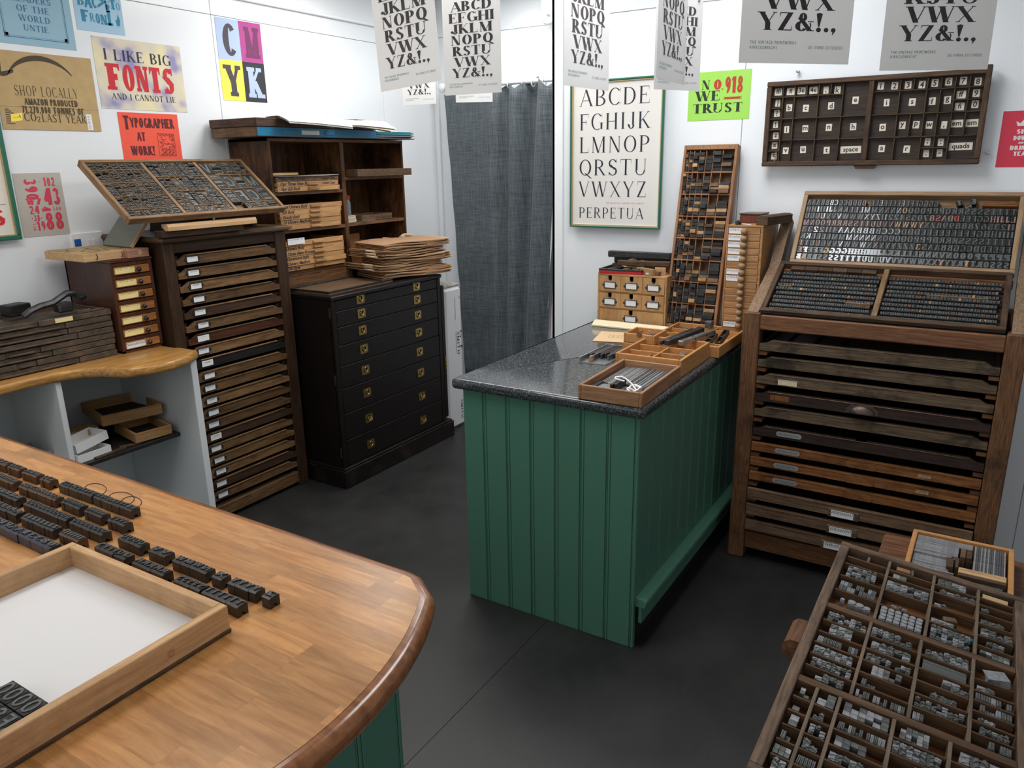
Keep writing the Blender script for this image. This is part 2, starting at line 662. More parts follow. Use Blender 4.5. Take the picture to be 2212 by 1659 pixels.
            if ch == '9':
                P[M6:] = [[(.62 * W - x, 1 - y) for x, y in q] for q in P[M6:]]
        elif ch == '7':
            w = .58
            Hb(.04, .56, 1 - max(h, T * .6) / 2, max(h, T * .6)); D(.22, 0, .50, .96, T)
        elif ch == '8':
            w = .62
            B(.31, .745, .25, .265, 0, 360, T * .85, h); B(.31, .27, .29, .28, 0, 360, T * .9, h)
        elif ch == '0':
            w = .64
            B(.32, .5, .29, .515, 0, 360)
        elif ch == ' ':
            w = .36
        return P, w * W

    def width(self, text):
        return sum(self.glyph(c)[1] + self.gap for c in text) - self.gap

    def polys(self, text, x, y, size, width=None, slant=0.0, align='l', mirror=False):
        """outlines of one line of text: x, y its baseline start, size the cap height, width squeezes it to fit"""
        tw = self.width(text)
        sx = size if width is None else width / tw
        x0 = {'l': x, 'c': x - tw * sx / 2, 'r': x - tw * sx}[align]
        out = []
        cx = 0.0
        for c in text:
            P, wd = self.glyph(c)
            for q in P:
                out.append([(x0 + (cx + a + slant * b) * sx, y + b * size) for a, b in q])
            cx += wd + self.gap
        if mirror:
            out = [[(2 * x + (tw * sx if align == 'l' else 0) - a, b) for a, b in q] for q in out]
        return out


FAT = Face(.27, .055, .075, .05, 1.12, .10)        # fat old style, as on the hanging sheets
ROMAN = Face(.115, .035, .055, .022, 1.0, .16)     # fine inscriptional capitals
SLAB = Face(.25, .14, .06, .13, .78, .09)          # slab faced poster letter
GOTH = Face(.19, .15, 0, 0, .62, .10)              # condensed sans
GOTHW = Face(.24, .17, 0, 0, .70, .08)
SANS = Face(.12, .11, 0, 0, .80, .16)              # plain light sans
BOOK = Face(.17, .06, .06, .04, 1.0, .12)          # medium roman


class Print:
    """flat print lying on a local xy plane"""

    def __init__(self, z=.0005):
        self.mb = MB()
        self.z = z

    def text(self, face, s, x, y, size, mi=0, width=None, slant=0.0, align='l', rot=0.0):
        for k, q in enumerate(face.polys(s, x, y, size, width, slant, align)):
            if rot:
                c, d = cos(rot), sin(rot)
                q = [(x + (a - x) * c - (b - y) * d, y + (a - x) * d + (b - y) * c) for a, b in q]
            if sum(q[i - 1][0] * q[i][1] - q[i][0] * q[i - 1][1] for i in range(len(q))) < 0:
                q = q[::-1]
            zz = self.z + .000012 * (k % 31)                 # overlapping strokes never share a plane
            self.mb.add([(a, b, zz) for a, b in q], [tuple(range(len(q)))], mi)
        return self

    def rect(self, x0, y0, x1, y1, mi=0):
        self.mb.add([(x0, y0, self.z), (x1, y0, self.z), (x1, y1, self.z), (x0, y1, self.z)], [(0, 1, 2, 3)], mi)
        return self

    def border(self, x0, y0, x1, y1, t, mi=0):
        self.rect(x0, y0, x1, y0 + t, mi).rect(x0, y1 - t, x1, y1, mi)
        return self.rect(x0, y0, x0 + t, y1, mi).rect(x1 - t, y0, x1, y1, mi)

    def poly(self, pts, mi=0):
        self.mb.add([(a, b, self.z) for a, b in pts], [tuple(range(len(pts)))], mi)
        return self

    def scrib(self, x0, x1, y, h=.002, mi=0, r=R):
        """a line of small illegible writing"""
        x = x0
        while x < x1:
            wd = r.uniform(.6, 1.6) * h
            self.mb.add([(x, y + r.uniform(-.1, .1) * h, self.z), (x + wd * .5, y, self.z), (x + wd * .7, y + h, self.z), (x + wd * .2, y + h * r.uniform(.6, 1), self.z)], [(0, 1, 2, 3)], mi)
            x += wd + h * r.uniform(.1, .7)
        return self

    def build(self, name, mats, parent=None):
        return link(name, self.mb.flatmesh(name, mats), parent)

    def mesh(self, name, mats):
        return self.mb.flatmesh(name, mats)


def soft_text(s, size, name, mat, shear=0.0, ext=0.0, bold=0.0):
    """a line in the built-in face, as mesh (lower case and handwriting)"""
    c = bpy.data.curves.new(name, 'FONT')
    c.body = s
    c.size = size
    c.shear = shear
    c.extrude = ext
    c.offset = bold
    c.resolution_u = 2
    o = bpy.data.objects.new(name, c)
    me = bpy.data.meshes.new_from_object(o)
    bpy.data.objects.remove(o)
    me.materials.clear()
    me.materials.append(mat)
    return me


def sheet_mb(w, h, t=.0006, curl=0.0, nx=6, ny=8, wav=0.0, seed=0):
    """a sheet of paper in the local xy plane, origin at its lower left corner, a little out of flat"""
    r = random.Random(seed)
    ph = r.uniform(0, 6)
    mb = MB()
    vs = []
    for k in (0, 1):
        for j in range(ny + 1):
            for i in range(nx + 1):
                x, y = w * i / nx, h * j / ny
                z = curl * ((i / nx - .5) ** 2 * 4 - 0) * .5 + wav * sin(3.1 * y / h + ph) * (.3 + .7 * i / nx)
                vs.append((x, y, z + (0 if k else -t)))
    n = (nx + 1) * (ny + 1)
    fs = []
    for j in range(ny):
        for i in range(nx):
            a = j * (nx + 1) + i
            fs.append((n + a, n + a + 1, n + a + nx + 2, n + a + nx + 1))
            fs.append((a, a + nx + 1, a + nx + 2, a + 1))
    ring = [i for i in range(nx + 1)] + [(nx + 1) * j + nx for j in range(1, ny + 1)] + [(nx + 1) * ny + i for i in range(nx - 1, -1, -1)] + [(nx + 1) * j for j in range(ny - 1, 0, -1)]
    for k in range(len(ring)):
        a, b = ring[k], ring[(k + 1) % len(ring)]
        fs.append((a, b, n + b, n + a))
    return mb.add(vs, fs)


# ================================================================== the room
def floor_material():
    m, nt, b = nodes('dark_vinyl_floor')
    L = nt.links
    tc = nt.nodes.new('ShaderNodeTexCoord')
    nz = nt.nodes.new('ShaderNodeTexNoise')
    nz.inputs['Scale'].default_value = 2.2
    nz.inputs['Detail'].default_value = 8
    nz.inputs['Roughness'].default_value = .7
    L.new(tc.outputs['Object'], nz.inputs['Vector'])
    rp = nt.nodes.new('ShaderNodeValToRGB')
    rp.color_ramp.elements[0].position = .3
    rp.color_ramp.elements[1].position = .75
    rp.color_ramp.elements[0].color = (.011, .011, .0112, 1)
    rp.color_ramp.elements[1].color = (.030, .029, .029, 1)
    L.new(nz.outputs['Fac'], rp.inputs['Fac'])
    # pale scratches in a few directions
    col = rp.outputs['Color']
    for k, (ang, sc) in enumerate(((20, 5.0), (75, 4.0), (130, 6.0))):
        mp = nt.nodes.new('ShaderNodeMapping')
        mp.inputs['Rotation'].default_value = (0, 0, radians(ang))
        mp.inputs['Scale'].default_value = (.8, 60, 1)
        mp.inputs['Location'].default_value = (k * 3.1, k * 7.7, 0)
        L.new(tc.outputs['Object'], mp.inputs['Vector'])
        n2 = nt.nodes.new('ShaderNodeTexNoise')
        n2.inputs['Scale'].default_value = sc
        n2.inputs['Detail'].default_value = 1
        L.new(mp.outputs[0], n2.inputs['Vector'])
        r2 = nt.nodes.new('ShaderNodeValToRGB')
        r2.color_ramp.elements[0].position = .74
        r2.color_ramp.elements[1].position = .80
        r2.color_ramp.elements[0].color = (0, 0, 0, 1)
        r2.color_ramp.elements[1].color = (.16, .16, .16, 1)
        L.new(n2.outputs['Fac'], r2.inputs['Fac'])
        mx = nt.nodes.new('ShaderNodeMix')
        mx.data_type = 'RGBA'
        L.new(r2.outputs['Color'], mx.inputs['Factor'])
        L.new(col, mx.inputs['A'])
        mx.inputs['B'].default_value = (.16, .155, .15, 1)
        col = mx.outputs['Result']
    L.new(col, b.inputs['Base Color'])
    r3 = nt.nodes.new('ShaderNodeMapRange')
    r3.inputs['To Min'].default_value = .34
    r3.inputs['To Max'].default_value = .55
    L.new(nz.outputs['Fac'], r3.inputs['Value'])
    L.new(r3.outputs[0], b.inputs['Roughness'])
    bp = nt.nodes.new('ShaderNodeBump')
    bp.inputs['Strength'].default_value = .12
    bp.inputs['Distance'].default_value = .004
    L.new(nz.outputs['Fac'], bp.inputs['Height'])
    L.new(bp.outputs['Normal'], b.inputs['Normal'])
    return m


M_FLOOR = floor_material()
CEIL = 2.74
mb = MB()
for y0, y1 in ((-1.6, 1.247), (1.249, 3.55)):       # two widths of sheet flooring with a joint
    mb.box((-1.6, y0, -.03), (4.72, y1, 0))
struct('floor', mb, M_FLOOR)
struct('ceiling', MB().box((-1.6, -1.6, CEIL), (4.72, 3.55, CEIL + .05)), M_CEIL)


def panelled(name, back_lo, back_hi, panels):
    o = struct(name, MB().box(back_lo, back_hi), M_WALL)
    for lo, hi in panels:
        MB().box(lo, hi, .0015).build('panel', M_WALL, o)
    return o


g = .0012
xs = [-1.6, -1.03, .237, 1.503, 2.77, 4.04, 4.6]
pan = []
for a, b in zip(xs, xs[1:]):
    pan.append(((a + g, 3.475, 0), (b - g, 3.487, 2.41 - g)))
    pan.append(((a + g, 3.475, 2.41 + g), (b - g, 3.487, CEIL)))
panelled('wall_left', (-1.6, 3.487, 0), (4.72, 3.56, CEIL), pan)
pan = []
for a, b in ((-1.46, -.245), (-.245, 1.026), (1.026, 1.975)):
    pan.append(((3.615, a + g, 0), (3.627, b - g, 2.345 - g)))
    pan.append(((3.615, a + g, 2.345 + g), (3.627, b - g, CEIL)))
panelled('wall_back', (3.627, -1.5, 0), (3.70, 1.975, CEIL), pan)
pan = [((4.6, 1.0, 0), (4.612, 3.475, 2.505 - g)), ((4.6, 1.0, 2.505 + g), (4.612, 3.475, CEIL))]
panelled('wall_rear', (4.612, 1.0, 0), (4.70, 3.56, CEIL), pan)
panelled('wall_right', (-1.6, -1.56, 0), (3.70, -1.472, CEIL), [((-.2 + 1.28 * k, -1.472, 0), (1.078 + 1.28 * k, -1.46, CEIL)) for k in range(3)])
struct('trim_1', MB().box((3.607, 1.93, 0), (3.615, 1.992, CEIL), .002).box((3.607, 1.975, 0), (3.71, 1.992, CEIL), .002), M_TRIM)   # corner strip
struct('trim_2', MB().box((2.4, 3.455, 2.502), (4.6, 3.475, 2.522), .003), M_TRIM)          # conduit along the wall
struct('trim_3', MB().box((4.58, 3.44, 0), (4.6, 3.475, CEIL), .003), M_TRIM)               # inner corner strip

# twin spot emergency lamp on the rear wall
lamp = thing('emergency_light', 'small round white emergency lamp high above the grey curtain', 'lamp', T(4.54, 2.50, 2.56))
MB().box((.0, -.05, .0), (.058, .09, .09), .008).build('housing', M_TRIM, lamp)
o = MB().lathe([(0, -.02), (.045, -.02), (.055, 0), (.058, .03), (.05, .045), (0, .047)], 20, M=T(-.02, 0, -.02) @ RY(-90)).build('lamp_head', M_TRIM, lamp, True)
MB().lathe([(0, 0), (.010, 0), (.012, .012), (0, .014)], 12, M=T(-.066, -.01, -.02) @ RY(-90)).build('screw_cap', M_STEEL, lamp)
MB().cyl((-.0, 0, -.0), (.02, .0, .03), .012, 8).build('bracket', M_TRIM, lamp)


# ================================================================== prints on the long wall
def poster(name, label, x0, z0, x1, z1, mat, cat='poster', wall='L', d=.0015, group=None, wav=0.0, seed=0):
    W_ = abs(x1 - x0)
    H_ = z1 - z0
    M = (WALL_L(x0, z0, d) if wall == 'L' else WALL_B(x0, z0, d))
    t = thing(name, label, cat, M, group)
    sheet_mb(W_, H_, wav=wav, seed=seed).build('sheet', mat, t)
    return t, W_, H_


M_PALEBLUE = plain('pale_blue_paper', srgb(150, 186, 204), .8)
M_SKYBLUE = plain('sky_paper', srgb(168, 202, 224), .8)
M_BLUEINK = plain('blue_ink', srgb(60, 110, 150), .7, var=.3, vscale=150)
M_TEALINK = plain('teal_ink', srgb(45, 135, 170), .7, var=.3, vscale=150)
M_CARDBOARD = plain('brown_cardboard', srgb(186, 158, 112), .85, var=.06, vscale=25)
M_BROWNINK = plain('dark_brown_ink', srgb(78, 66, 52), .8, var=.35, vscale=200)
M_REDINK = plain('worn_red_ink', srgb(200, 40, 52), .7, var=.28, vscale=260)
M_NAVYINK = plain('navy_ink', srgb(42, 44, 62), .7, var=.3, vscale=200)
M_ORANGE = plain('orange_red_paper', srgb(240, 92, 70), .8)
M_MAROON = plain('maroon_ink', srgb(92, 26, 32), .7, var=.3, vscale=200)
M_YELLOW = plain('yellow_paper', srgb(250, 226, 90), .8)
M_MAGENTA = plain('magenta_print', srgb(172, 74, 138), .8)
M_LILAC = plain('pale_lilac_print', srgb(172, 190, 220), .8)
M_CHAR = plain('charcoal_print', srgb(52, 52, 58), .8)
M_GREYINK = plain('grey_ink', srgb(72, 66, 74), .7, var=.45, vscale=200)
M_GREYPAPER = plain('grey_beige_paper', srgb(184, 178, 170), .85)
M_PINKINK = plain('pinkish_red_ink', srgb(206, 60, 84), .7, var=.25, vscale=220)


def mottled():
    m, nt, b = nodes('mottled_cream_paper')
    L = nt.links
    tc = nt.nodes.new('ShaderNodeTexCoord')
    nz = nt.nodes.new('ShaderNodeTexNoise')
    nz.inputs['Scale'].default_value = 7
    nz.inputs['Detail'].default_value = 2
    L.new(tc.outputs['Object'], nz.inputs['Vector'])
    rp = nt.nodes.new('ShaderNodeValToRGB')
    e = rp.color_ramp.elements
    e[0].position, e[1].position = .36, .60
    e[0].color = (*srgb(150, 146, 186), 1)
    e[1].color = (*srgb(232, 220, 178), 1)
    k = e.new(.47)
    k.color = (*srgb(214, 206, 192), 1)
    L.new(nz.outputs['Fac'], rp.inputs['Fac'])
    L.new(rp.outputs['Color'], b.inputs['Base Color'])
    b.inputs['Roughness'].default_value = .8
    return m


t, w_, h_ = poster('text_poster', 'pale blue poster reading PROOF READERS OF THE WORLD UNTIE', 1.742, 2.170, 2.052, 2.425, M_PALEBLUE)
p = Print()
p.border(.022, .026, w_ - .03, h_ - .02, .0025).border(.028, .032, w_ - .036, h_ - .026, .001)
for x, y in ((.022, .026), (w_ - .05, .026), (.022, h_ - .04), (w_ - .05, h_ - .04)):
    p.rect(x, y, x + .02, y + .02, 1).rect(x + .004, y + .004, x + .016, y + .016, 0)
for s, y, wd in (('PROOF', .200, .10), ('READERS', .164, .155), ('OF THE', .128, .13), ('WORLD', .092, .125), ('UNTIE', .056, .10)):
    p.text(BOOK, s, w_ * .49, y, .024, width=wd, align='c')
p.build('lettering', [M_BLUEINK, M_PALEBLUE], t)

t, w_, h_ = poster('text_poster', 'sky blue poster reading BACK TO FRONT in odd mixed letters', 2.070, 2.257, 2.290, 2.475, M_SKYBLUE)
p = Print()
p.text(FAT, 'B', .018, .100, .042, width=.030).text(GOTHW, 'A', .050, .094, .050, width=.030).text(GOTH, 'C', .083, .097, .048, width=.022)
p.poly([(.108, .10), (.150, .128), (.108, .150), (.108, .138), (.130, .127), (.108, .112)], 0).rect(.143, .098, .151, .150)
p.text(GOTHW, ':', .158, .108, .036).text(SLAB, 'T', .166, .103, .042, width=.026).text(BOOK, 'O', .194, .103, .030, width=.018)
p.text(GOTHW, 'F', .028, .036, .048, width=.032).text(BOOK, 'R', .064, .040, .034, width=.022).text(GOTH, 'O', .090, .036, .040, width=.020).text(SLAB, 'N', .113, .034, .040, width=.028)
p.rect(.146, .034, .160, .120).rect(.138, .034, .168, .044).rect(.143, .088, .163, .094)
p.poly([(.186, .036), (.200, .036), (.204, .062), (.196, .086), (.190, .062), (.182, .06)])
p.build('lettering', M_TEALINK, t)

t, w_, h_ = poster('cardboard_sign', 'brown parcel cardboard flap reading SHOP LOCALLY with curved arrow', 1.692, 1.840, 2.105, 2.143, M_CARDBOARD, 'sign', d=.004)
o = [c for c in t.children if c.name.startswith('sheet')][0]
p = Print()
arc = []
for k in range(25):
    a = radians(160 - 128 * k / 24)
    arc.append((.19 + .150 * cos(a), .158 + .125 * sin(a) * (1 if a > .9 else 1)))
up, dn = [], []
for k, (x, y) in enumerate(arc):
    tt = .010 * sin(pi * (.12 + .88 * k / 24)) + .0008
    up.append((x + .002, y + tt)); dn.append((x - .002, y - tt))
for k in range(24):
    p.poly([dn[k], dn[k + 1], up[k + 1], up[k]])
p.poly([(.018, .262), (.036, .270), (.032, .220), (.020, .205)]).poly([(.020, .205), (.032, .220), (.080, .232), (.078, .220), (.040, .203)])
p.text(ROMAN, 'SHOP LOCALLY', .20, .133, .040, width=.262, align='c')
p.text(GOTHW, 'AMAZON PRODUCED', .212, .098, .026, width=.222, align='c').text(GOTHW, '71.270.000 TONNES OF', .215, .066, .027, width=.260, align='c')
p.text(BOOK, 'CO', .088, .034, .032, width=.05).text(BOOK, '2', .140, .032, .022).text(BOOK, 'LAST YEAR', .160, .032, .032, width=.19)
for k in range(9):
    p.rect(.016 + .0004 * k, .020 + .007 * k, .050 - .008 * (k % 3), .023 + .007 * k)
p.rect(.0, .0885, w_, .0893)
p.build('lettering', M_BROWNINK, t)
p = Print(.0008)
p.poly([(.034, .028), (.080, .036), (.084, .066), (.038, .058)]).build('yellow_sticker', M_YELLOW, t)['label'] = 'yellow sticker'
p = Print(.0012).text(BOOK, 'A', .066, .046, .012)
p.scrib(.044, .06, .045, .003).build('sticker_print', M_INK, t)
Print(.0008).rect(.352, .004, .376, .070).build('white_label', M_PAPER, t)['label'] = 'white parcel label'
p = Print(.0012)
for k in range(9):
    p.rect(.357, .012 + .006 * k, .366 - .002 * (k % 2), .014 + .006 * k)
p.build('label_print', M_SCRIB, t)

t, w_, h_ = poster('text_poster', 'mottled cream poster reading I LIKE BIG FONTS in red', 2.125, 1.939, 2.565, 2.240, mottled(), wav=.0)
p = Print()
p.text(BOOK, 'I LIKE BIG', .212, .208, .046, width=.335, align='c')
for k, s in enumerate('FONTS'):
    p.text(SLAB, s, .052 + .068 * k, .082, .112, 1, width=.060)
p.text(BOOK, 'AND I CANNOT LIE', .218, .042, .026, width=.325, align='c')
p.build('lettering', [M_NAVYINK, M_REDINK], t)

t, w_, h_ = poster('text_poster', 'orange red poster reading TYPOGRAPHER AT WORK with engraved figure', 2.194, 1.711, 2.503, 1.927, M_ORANGE)
p = Print()
p.text(GOTHW, 'T', .022, .140, .062, width=.030).text(GOTHW, 'YPOGRAPHER', .056, .150, .044, width=.228)
p.text(GOTHW, 'AT', .102, .090, .040, width=.042, align='c').text(GOTHW, 'WORK!', .102, .026, .042, width=.120, align='c')
rr = random.Random(3)
x0, y0, s0 = .186, .022, .092
p.border(x0, y0, x0 + s0, y0 + .104, .0015)
for k in range(26):                                                       # strokes of the small engraving
    y = y0 + .004 + .0038 * k
    a = x0 + .004 + rr.uniform(0, .03) * (1 - abs(k - 12) / 30)
    while a < x0 + s0 - .006:
        b = min(a + rr.uniform(.004, .022), x0 + s0 - .004)
        dx, dy = (a + b) / 2 - x0 - .046, y - y0 - .066
        if dx * dx / .0007 + dy * dy / .0009 > 1 or rr.random() < .35:
            p.rect(a, y, b, y + .0022)
        a = b + rr.uniform(.002, .012)
p.build('lettering', M_MAROON, t)

t = thing('text_poster', 'four colour poster with the letters C M Y K in quarters', 'poster', WALL_L(2.789, 2.010, .0015))
w_, h_ = .288, .394
q = [('C', M_LILAC, 0, h_ / 2, M_GREYINK), ('M', M_MAGENTA, w_ / 2, h_ / 2, plain('plum_ink', srgb(112, 50, 92), .7, var=.3, vscale=200)),
     ('Y', M_YELLOW, 0, 0, M_GREYINK), ('K', M_CHAR, w_ / 2, 0, M_LILAC)]
for s, m, x, y, ink in q:
    link('quarter_' + {'C': 'pale_blue', 'M': 'magenta', 'Y': 'yellow', 'K': 'black'}[s], sheet_mb(w_ / 2, h_ / 2).mesh('quarter', m), t).matrix_basis = T(x, y, 0)
    pp = Print().text(SLAB if s != 'C' else Face(.24, .13, 0, 0, .74), s, x + w_ / 4 + .004, y + .022, h_ / 2 - .046, width=.084, align='c')
    pp.build('letter', ink, t)

t, w_, h_ = poster('number_poster', 'grey beige print of pink red numerals from 390 to 1988', 1.692, 1.405, 1.888, 1.666, M_GREYPAPER)
p = Print()
p.text(GOTHW, '390', .040, .238, .050, width=.086, rot=-pi / 2)             # lying on their sides
p.text(SANS, '=', .100, .218, .016).text(GOTH, '102', .120, .206, .036, width=.046).text(GOTHW, '43', .112, .128, .070, width=.066)
p.text(SLAB, 'W', .038, .132, .026, width=.030).text(SLAB, '7', .073, .132, .026, width=.022)
p.text(GOTH, '24', .042, .094, .034, width=.040).text(SLAB, '4', .094, .122, .036, width=.020, rot=-pi / 2).text(BOOK, '144', .140, .104, .014, width=.034)
p.text(GOTHW, '-38-', .044, .064, .026, width=.045).text(GOTH, '19', .062, .024, .038, width=.034).text(GOTHW, '88', .100, .024, .072, width=.076)
p.text(SANS, '134', .044, .054, .012, width=.028, rot=-pi / 2)
p.build('lettering', M_PINKINK, t)


def picture(name, label, M, w, h, fw, mfr, mgold, mpaper, thick=.018):
    t = thing(name, label, 'framed poster', M)
    for a, b, c, d in ((0, 0, w, fw), (0, h - fw, w, h), (0, fw, fw, h - fw), (w - fw, fw, w, h - fw)):
        MB().box((a, b, 0), (c, d, thick), .003).build('frame_side', mfr, t)
    e = fw
    k = .004
    mb = MB()
    for a, b, c, d in ((e, e, w - e, e + k), (e, h - e - k, w - e, h - e), (e, e + k, e + k, h - e - k), (w - e - k, e + k, w - e, h - e - k)):
        mb.box((a, b, .002), (c, d, thick - .004))
    mb.build('gilt_slip', mgold, t)
    MB().box((e * .5, e * .5, .001), (w - e * .5, h - e * .5, .006)).build('print', mpaper, t)
    return t


M_FRGREEN = plain('dark_green_frame', srgb(40, 104, 82), .35)
M_GILT = plain('gilt', (.55, .42, .20), .4, metal=.6)
M_CREAM = plain('cream_paper', srgb(222, 216, 204), .5, coat=.5)
t = picture('framed_poster', 'green framed print cut by the left edge showing red S', WALL_L(1.13, 1.402, .019), .54, .72, .018, M_FRGREEN, M_GILT, M_CREAM)
p = Print(.0066)
p.text(GOTHW, 'S', .446, .062, .062, 1, width=.046)
p.rect(.10, .142, .505, .1435, 0).rect(.452, .188, .466, .246, 0)
p.build('lettering', [M_INK, M_REDINK], t)

t = thing('wall_socket', 'white wall socket plate with blue square behind wooden box', 'socket', WALL_L(1.882, 1.318, .0))
MB().box((0, 0, 0), (.146, .088, .010), .003).build('plate', M_TRIM, t)
MB().box((.012, .030, .010), (.042, .062, .012), .001).build('blue_square', plain('signal_blue', srgb(20, 90, 170), .5), t)
MB().box((.070, .026, .010), (.084, .056, .013), .002).build('switch', M_PAPER, t)
MB().box((.092, .026, .010), (.106, .056, .013), .002).build('switch', M_PAPER, t)


# ================================================================== tall type cabinet on the long wall
CX0, CX1, CY = 2.035, 2.725, 3.04
cab = thing('type_cabinet', 'tall dark wooden type cabinet with twenty labelled shallow drawers', 'cabinet', T(0, 0, 0))
MB().box((CX0, CY, 0), (CX0 + .055, CY + .06, 1.366), .004).build('post', W_DARKZ, cab)
MB().box((CX1 - .068, CY, 0), (CX1, CY + .06, 1.366), .004).build('post', W_DARKZ, cab)
MB().box((CX0 + .004, CY + .06, .02), (CX0 + .024, 3.46, 1.366)).build('side_panel', W_DARKZ, cab)
MB().box((CX1 - .024, CY + .06, .02), (CX1 - .004, 3.46, 1.366)).build('side_panel', W_DARKZ, cab)
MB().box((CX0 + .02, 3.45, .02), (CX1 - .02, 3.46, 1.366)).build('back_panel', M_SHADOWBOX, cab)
mb = MB().box((CX0 - .018, CY - .022, 1.366), (CX1 + .014, 3.47, 1.392), .008)
mb.build('top_board', wood('cabinet_top_wood', (.045, .026, .015), (.16, .098, .058), 0, rough=.4, rand=0), cab)
MB().box((CX0 + .055, CY + .006, 1.316), (CX1 - .068, CY + .03, 1.366), .003).build('top_rail', W_DARK, cab)
MB().box((CX0 + .055, CY + .004, .020), (CX1 - .068, CY + .05, .082), .003).build('bottom_rail', W_MID, cab)

DX0, DX1 = CX0 + .060, CX1 - .073
W_D_RED = wood('reddish_drawer_wood', (.035, .012, .007), (.11, .042, .02), 0, rough=.45)
W_D_BLK = wood('black_drawer_wood', (.008, .008, .008), (.026, .023, .021), 0, rough=.5)
W_D_DRK = wood('dark_drawer_wood', (.028, .015, .010), (.085, .046, .028), 0, rough=.5)


def drawer_mesh(mat):
    mb = MB()
    h0, h1 = -.0235, .0215
    prof = [(DX0, h0), (DX1, h0), (DX1, .001), (DX1 - .018, .003), (DX1 - .05, h1), (DX0 + .05, h1), (DX0 + .018, .003), (DX0, .001)]
    M = Matrix(((1, 0, 0, 0), (0, 0, 1, 0), (0, 1, 0, 0), (0, 0, 0, 1)))
    mb.prism(prof, 0, .016, M=M)
    mb.box((DX0 + .004, .016, h0), (DX0 + .018, .36, .002)).box((DX1 - .018, .016, h0), (DX1 - .004, .36, .002))
    mb.box((DX0 + .018, .016, h0), (DX1 - .018, .36, h0 + .006))
    return mb.mesh('drawer', mat)


LIPM = MB()
LIPM.box((DX0 + .052, -.004, .0165), (DX1 - .052, .004, .0225), .0015)
lip = LIPM.mesh('lip', W_MID)
hold_mb = MB()
hw, hh = .033, .0155
for a, b, c, d in ((-hw, -hh, hw, -hh + .004), (-hw, hh - .004, hw, hh), (-hw, -hh + .004, -hw + .005, hh - .004), (hw - .005, -hh + .004, hw, hh - .004)):
    hold_mb.box((a, -.004, b), (c, .001, d), .001)
for s in (-1, 1):
    hold_mb.cyl((s * (hw + .002), -.003, 0), (s * (hw + .002), .001, 0), .006, 10)
holder = hold_mb.mesh('label_holder', M_BLACK)


def card_meshes(w, h, n, seed):
    r = random.Random(seed)
    p = Print()
    for k in range(n):
        y = h * (.55 - .5 * k / max(1, n)) - h * .1
        p.scrib(-w * r.uniform(.5, .8), w * r.uniform(.4, .8), y, h * .22, r=r)
    return p.mesh('writing', M_SCRIB)


FR_XZ = lambda x, y, z: Matrix(((1, 0, 0, x), (0, 0, -1, y), (0, 1, 0, z), (0, 0, 0, 1)))     # local xy upright, facing the aisle
cardm = MB().box((-hw + .003, -hh + .002, 0), (hw - .003, hh - .002, .0012)).mesh('card', M_CARD)
writ = [card_meshes(hw * .7, hh * .8, k, k) for k in (1, 2, 3)]
dmesh = {m.name: drawer_mesh(m) for m in (W_MID, W_D_RED, W_D_BLK, W_D_DRK)}
for i in range(20):
    z = 1.2845 - .06028 * i
    m = {4: W_D_DRK, 6: W_D_RED, 8: W_D_BLK, 14: W_D_DRK, 18: W_D_DRK}.get(i, W_MID)
    d = link('drawer', dmesh[m.name], cab)
    d.matrix_basis = T(R.uniform(-.002, .002), CY + .002 - R.uniform(0, .008), z)
    link('lip', lip, d)
    kx = 2.174 + R.uniform(-.006, .006)
    if i not in (6, 8, 14):
        link('label_holder', holder, d).matrix_basis = T(kx, -.001, -.001)
    link('label_card', cardm, d).matrix_basis = FR_XZ(kx, -.0015, -.001)
    link('label_writing', writ[i % 3], d).matrix_basis = FR_XZ(kx, -.0030, -.001)
run = MB().box((0, 0, 0), (.035, .05, .020), .003).mesh('runner', W_DARK)
run2 = MB().box((0, 0, -.004), (.028, .06, .011), .003).mesh('runner', W_DARK)
for i in range(20):
    z = 1.2845 - .06028 * i
    link('runner', run, cab).matrix_basis = T(CX1 - .092, CY + .020, z + .0035)
    link('runner', run2, cab).matrix_basis = T(CX0 + .052, CY + .020, z + .006)


# ------------------------------------------------------------------ open type case tilted on top of it
def wood_case(name, label, M, w, d, h, wall, mf, mfy, mfl, cat='tray', group=None, floor=.006):
    t = thing(name, label, cat, M, group)
    MB().box((0, 0, 0), (w, wall, h), .002).build('front_rail', mf, t)
    MB().box((0, d - wall, 0), (w, d, h), .002).build('back_rail', mf, t)
    for x in (0, w - wall):
        MB().box((x, wall, 0), (x + wall, d - wall, h), .002).build('side_rail', mfy, t)
    MB().box((wall * .5, wall * .5, .001), (w - wall * .5, d - wall * .5, floor)).build('floor_panel', mfl, t)
    return t


def dividers(t, lst, h, m, my, z0=.006, name='divider'):
    for x0, y0, x1, y1, th in lst:
        along = abs(x1 - x0) > abs(y1 - y0)
        lo = (x0, y0 - th / 2, z0) if along else (x0 - th / 2, y0, z0)
        hi = (x1, y1 + th / 2, h) if along else (x1 + th / 2, y1, h)
        MB().box(lo, hi, min(.001, th * .3)).build(name, m if along else my, t)


FACES = {'roman': BOOK, 'fat': FAT, 'slab': SLAB, 'sans': Face(.17, .13, 0, 0, .85, .1)}
_tm = {}


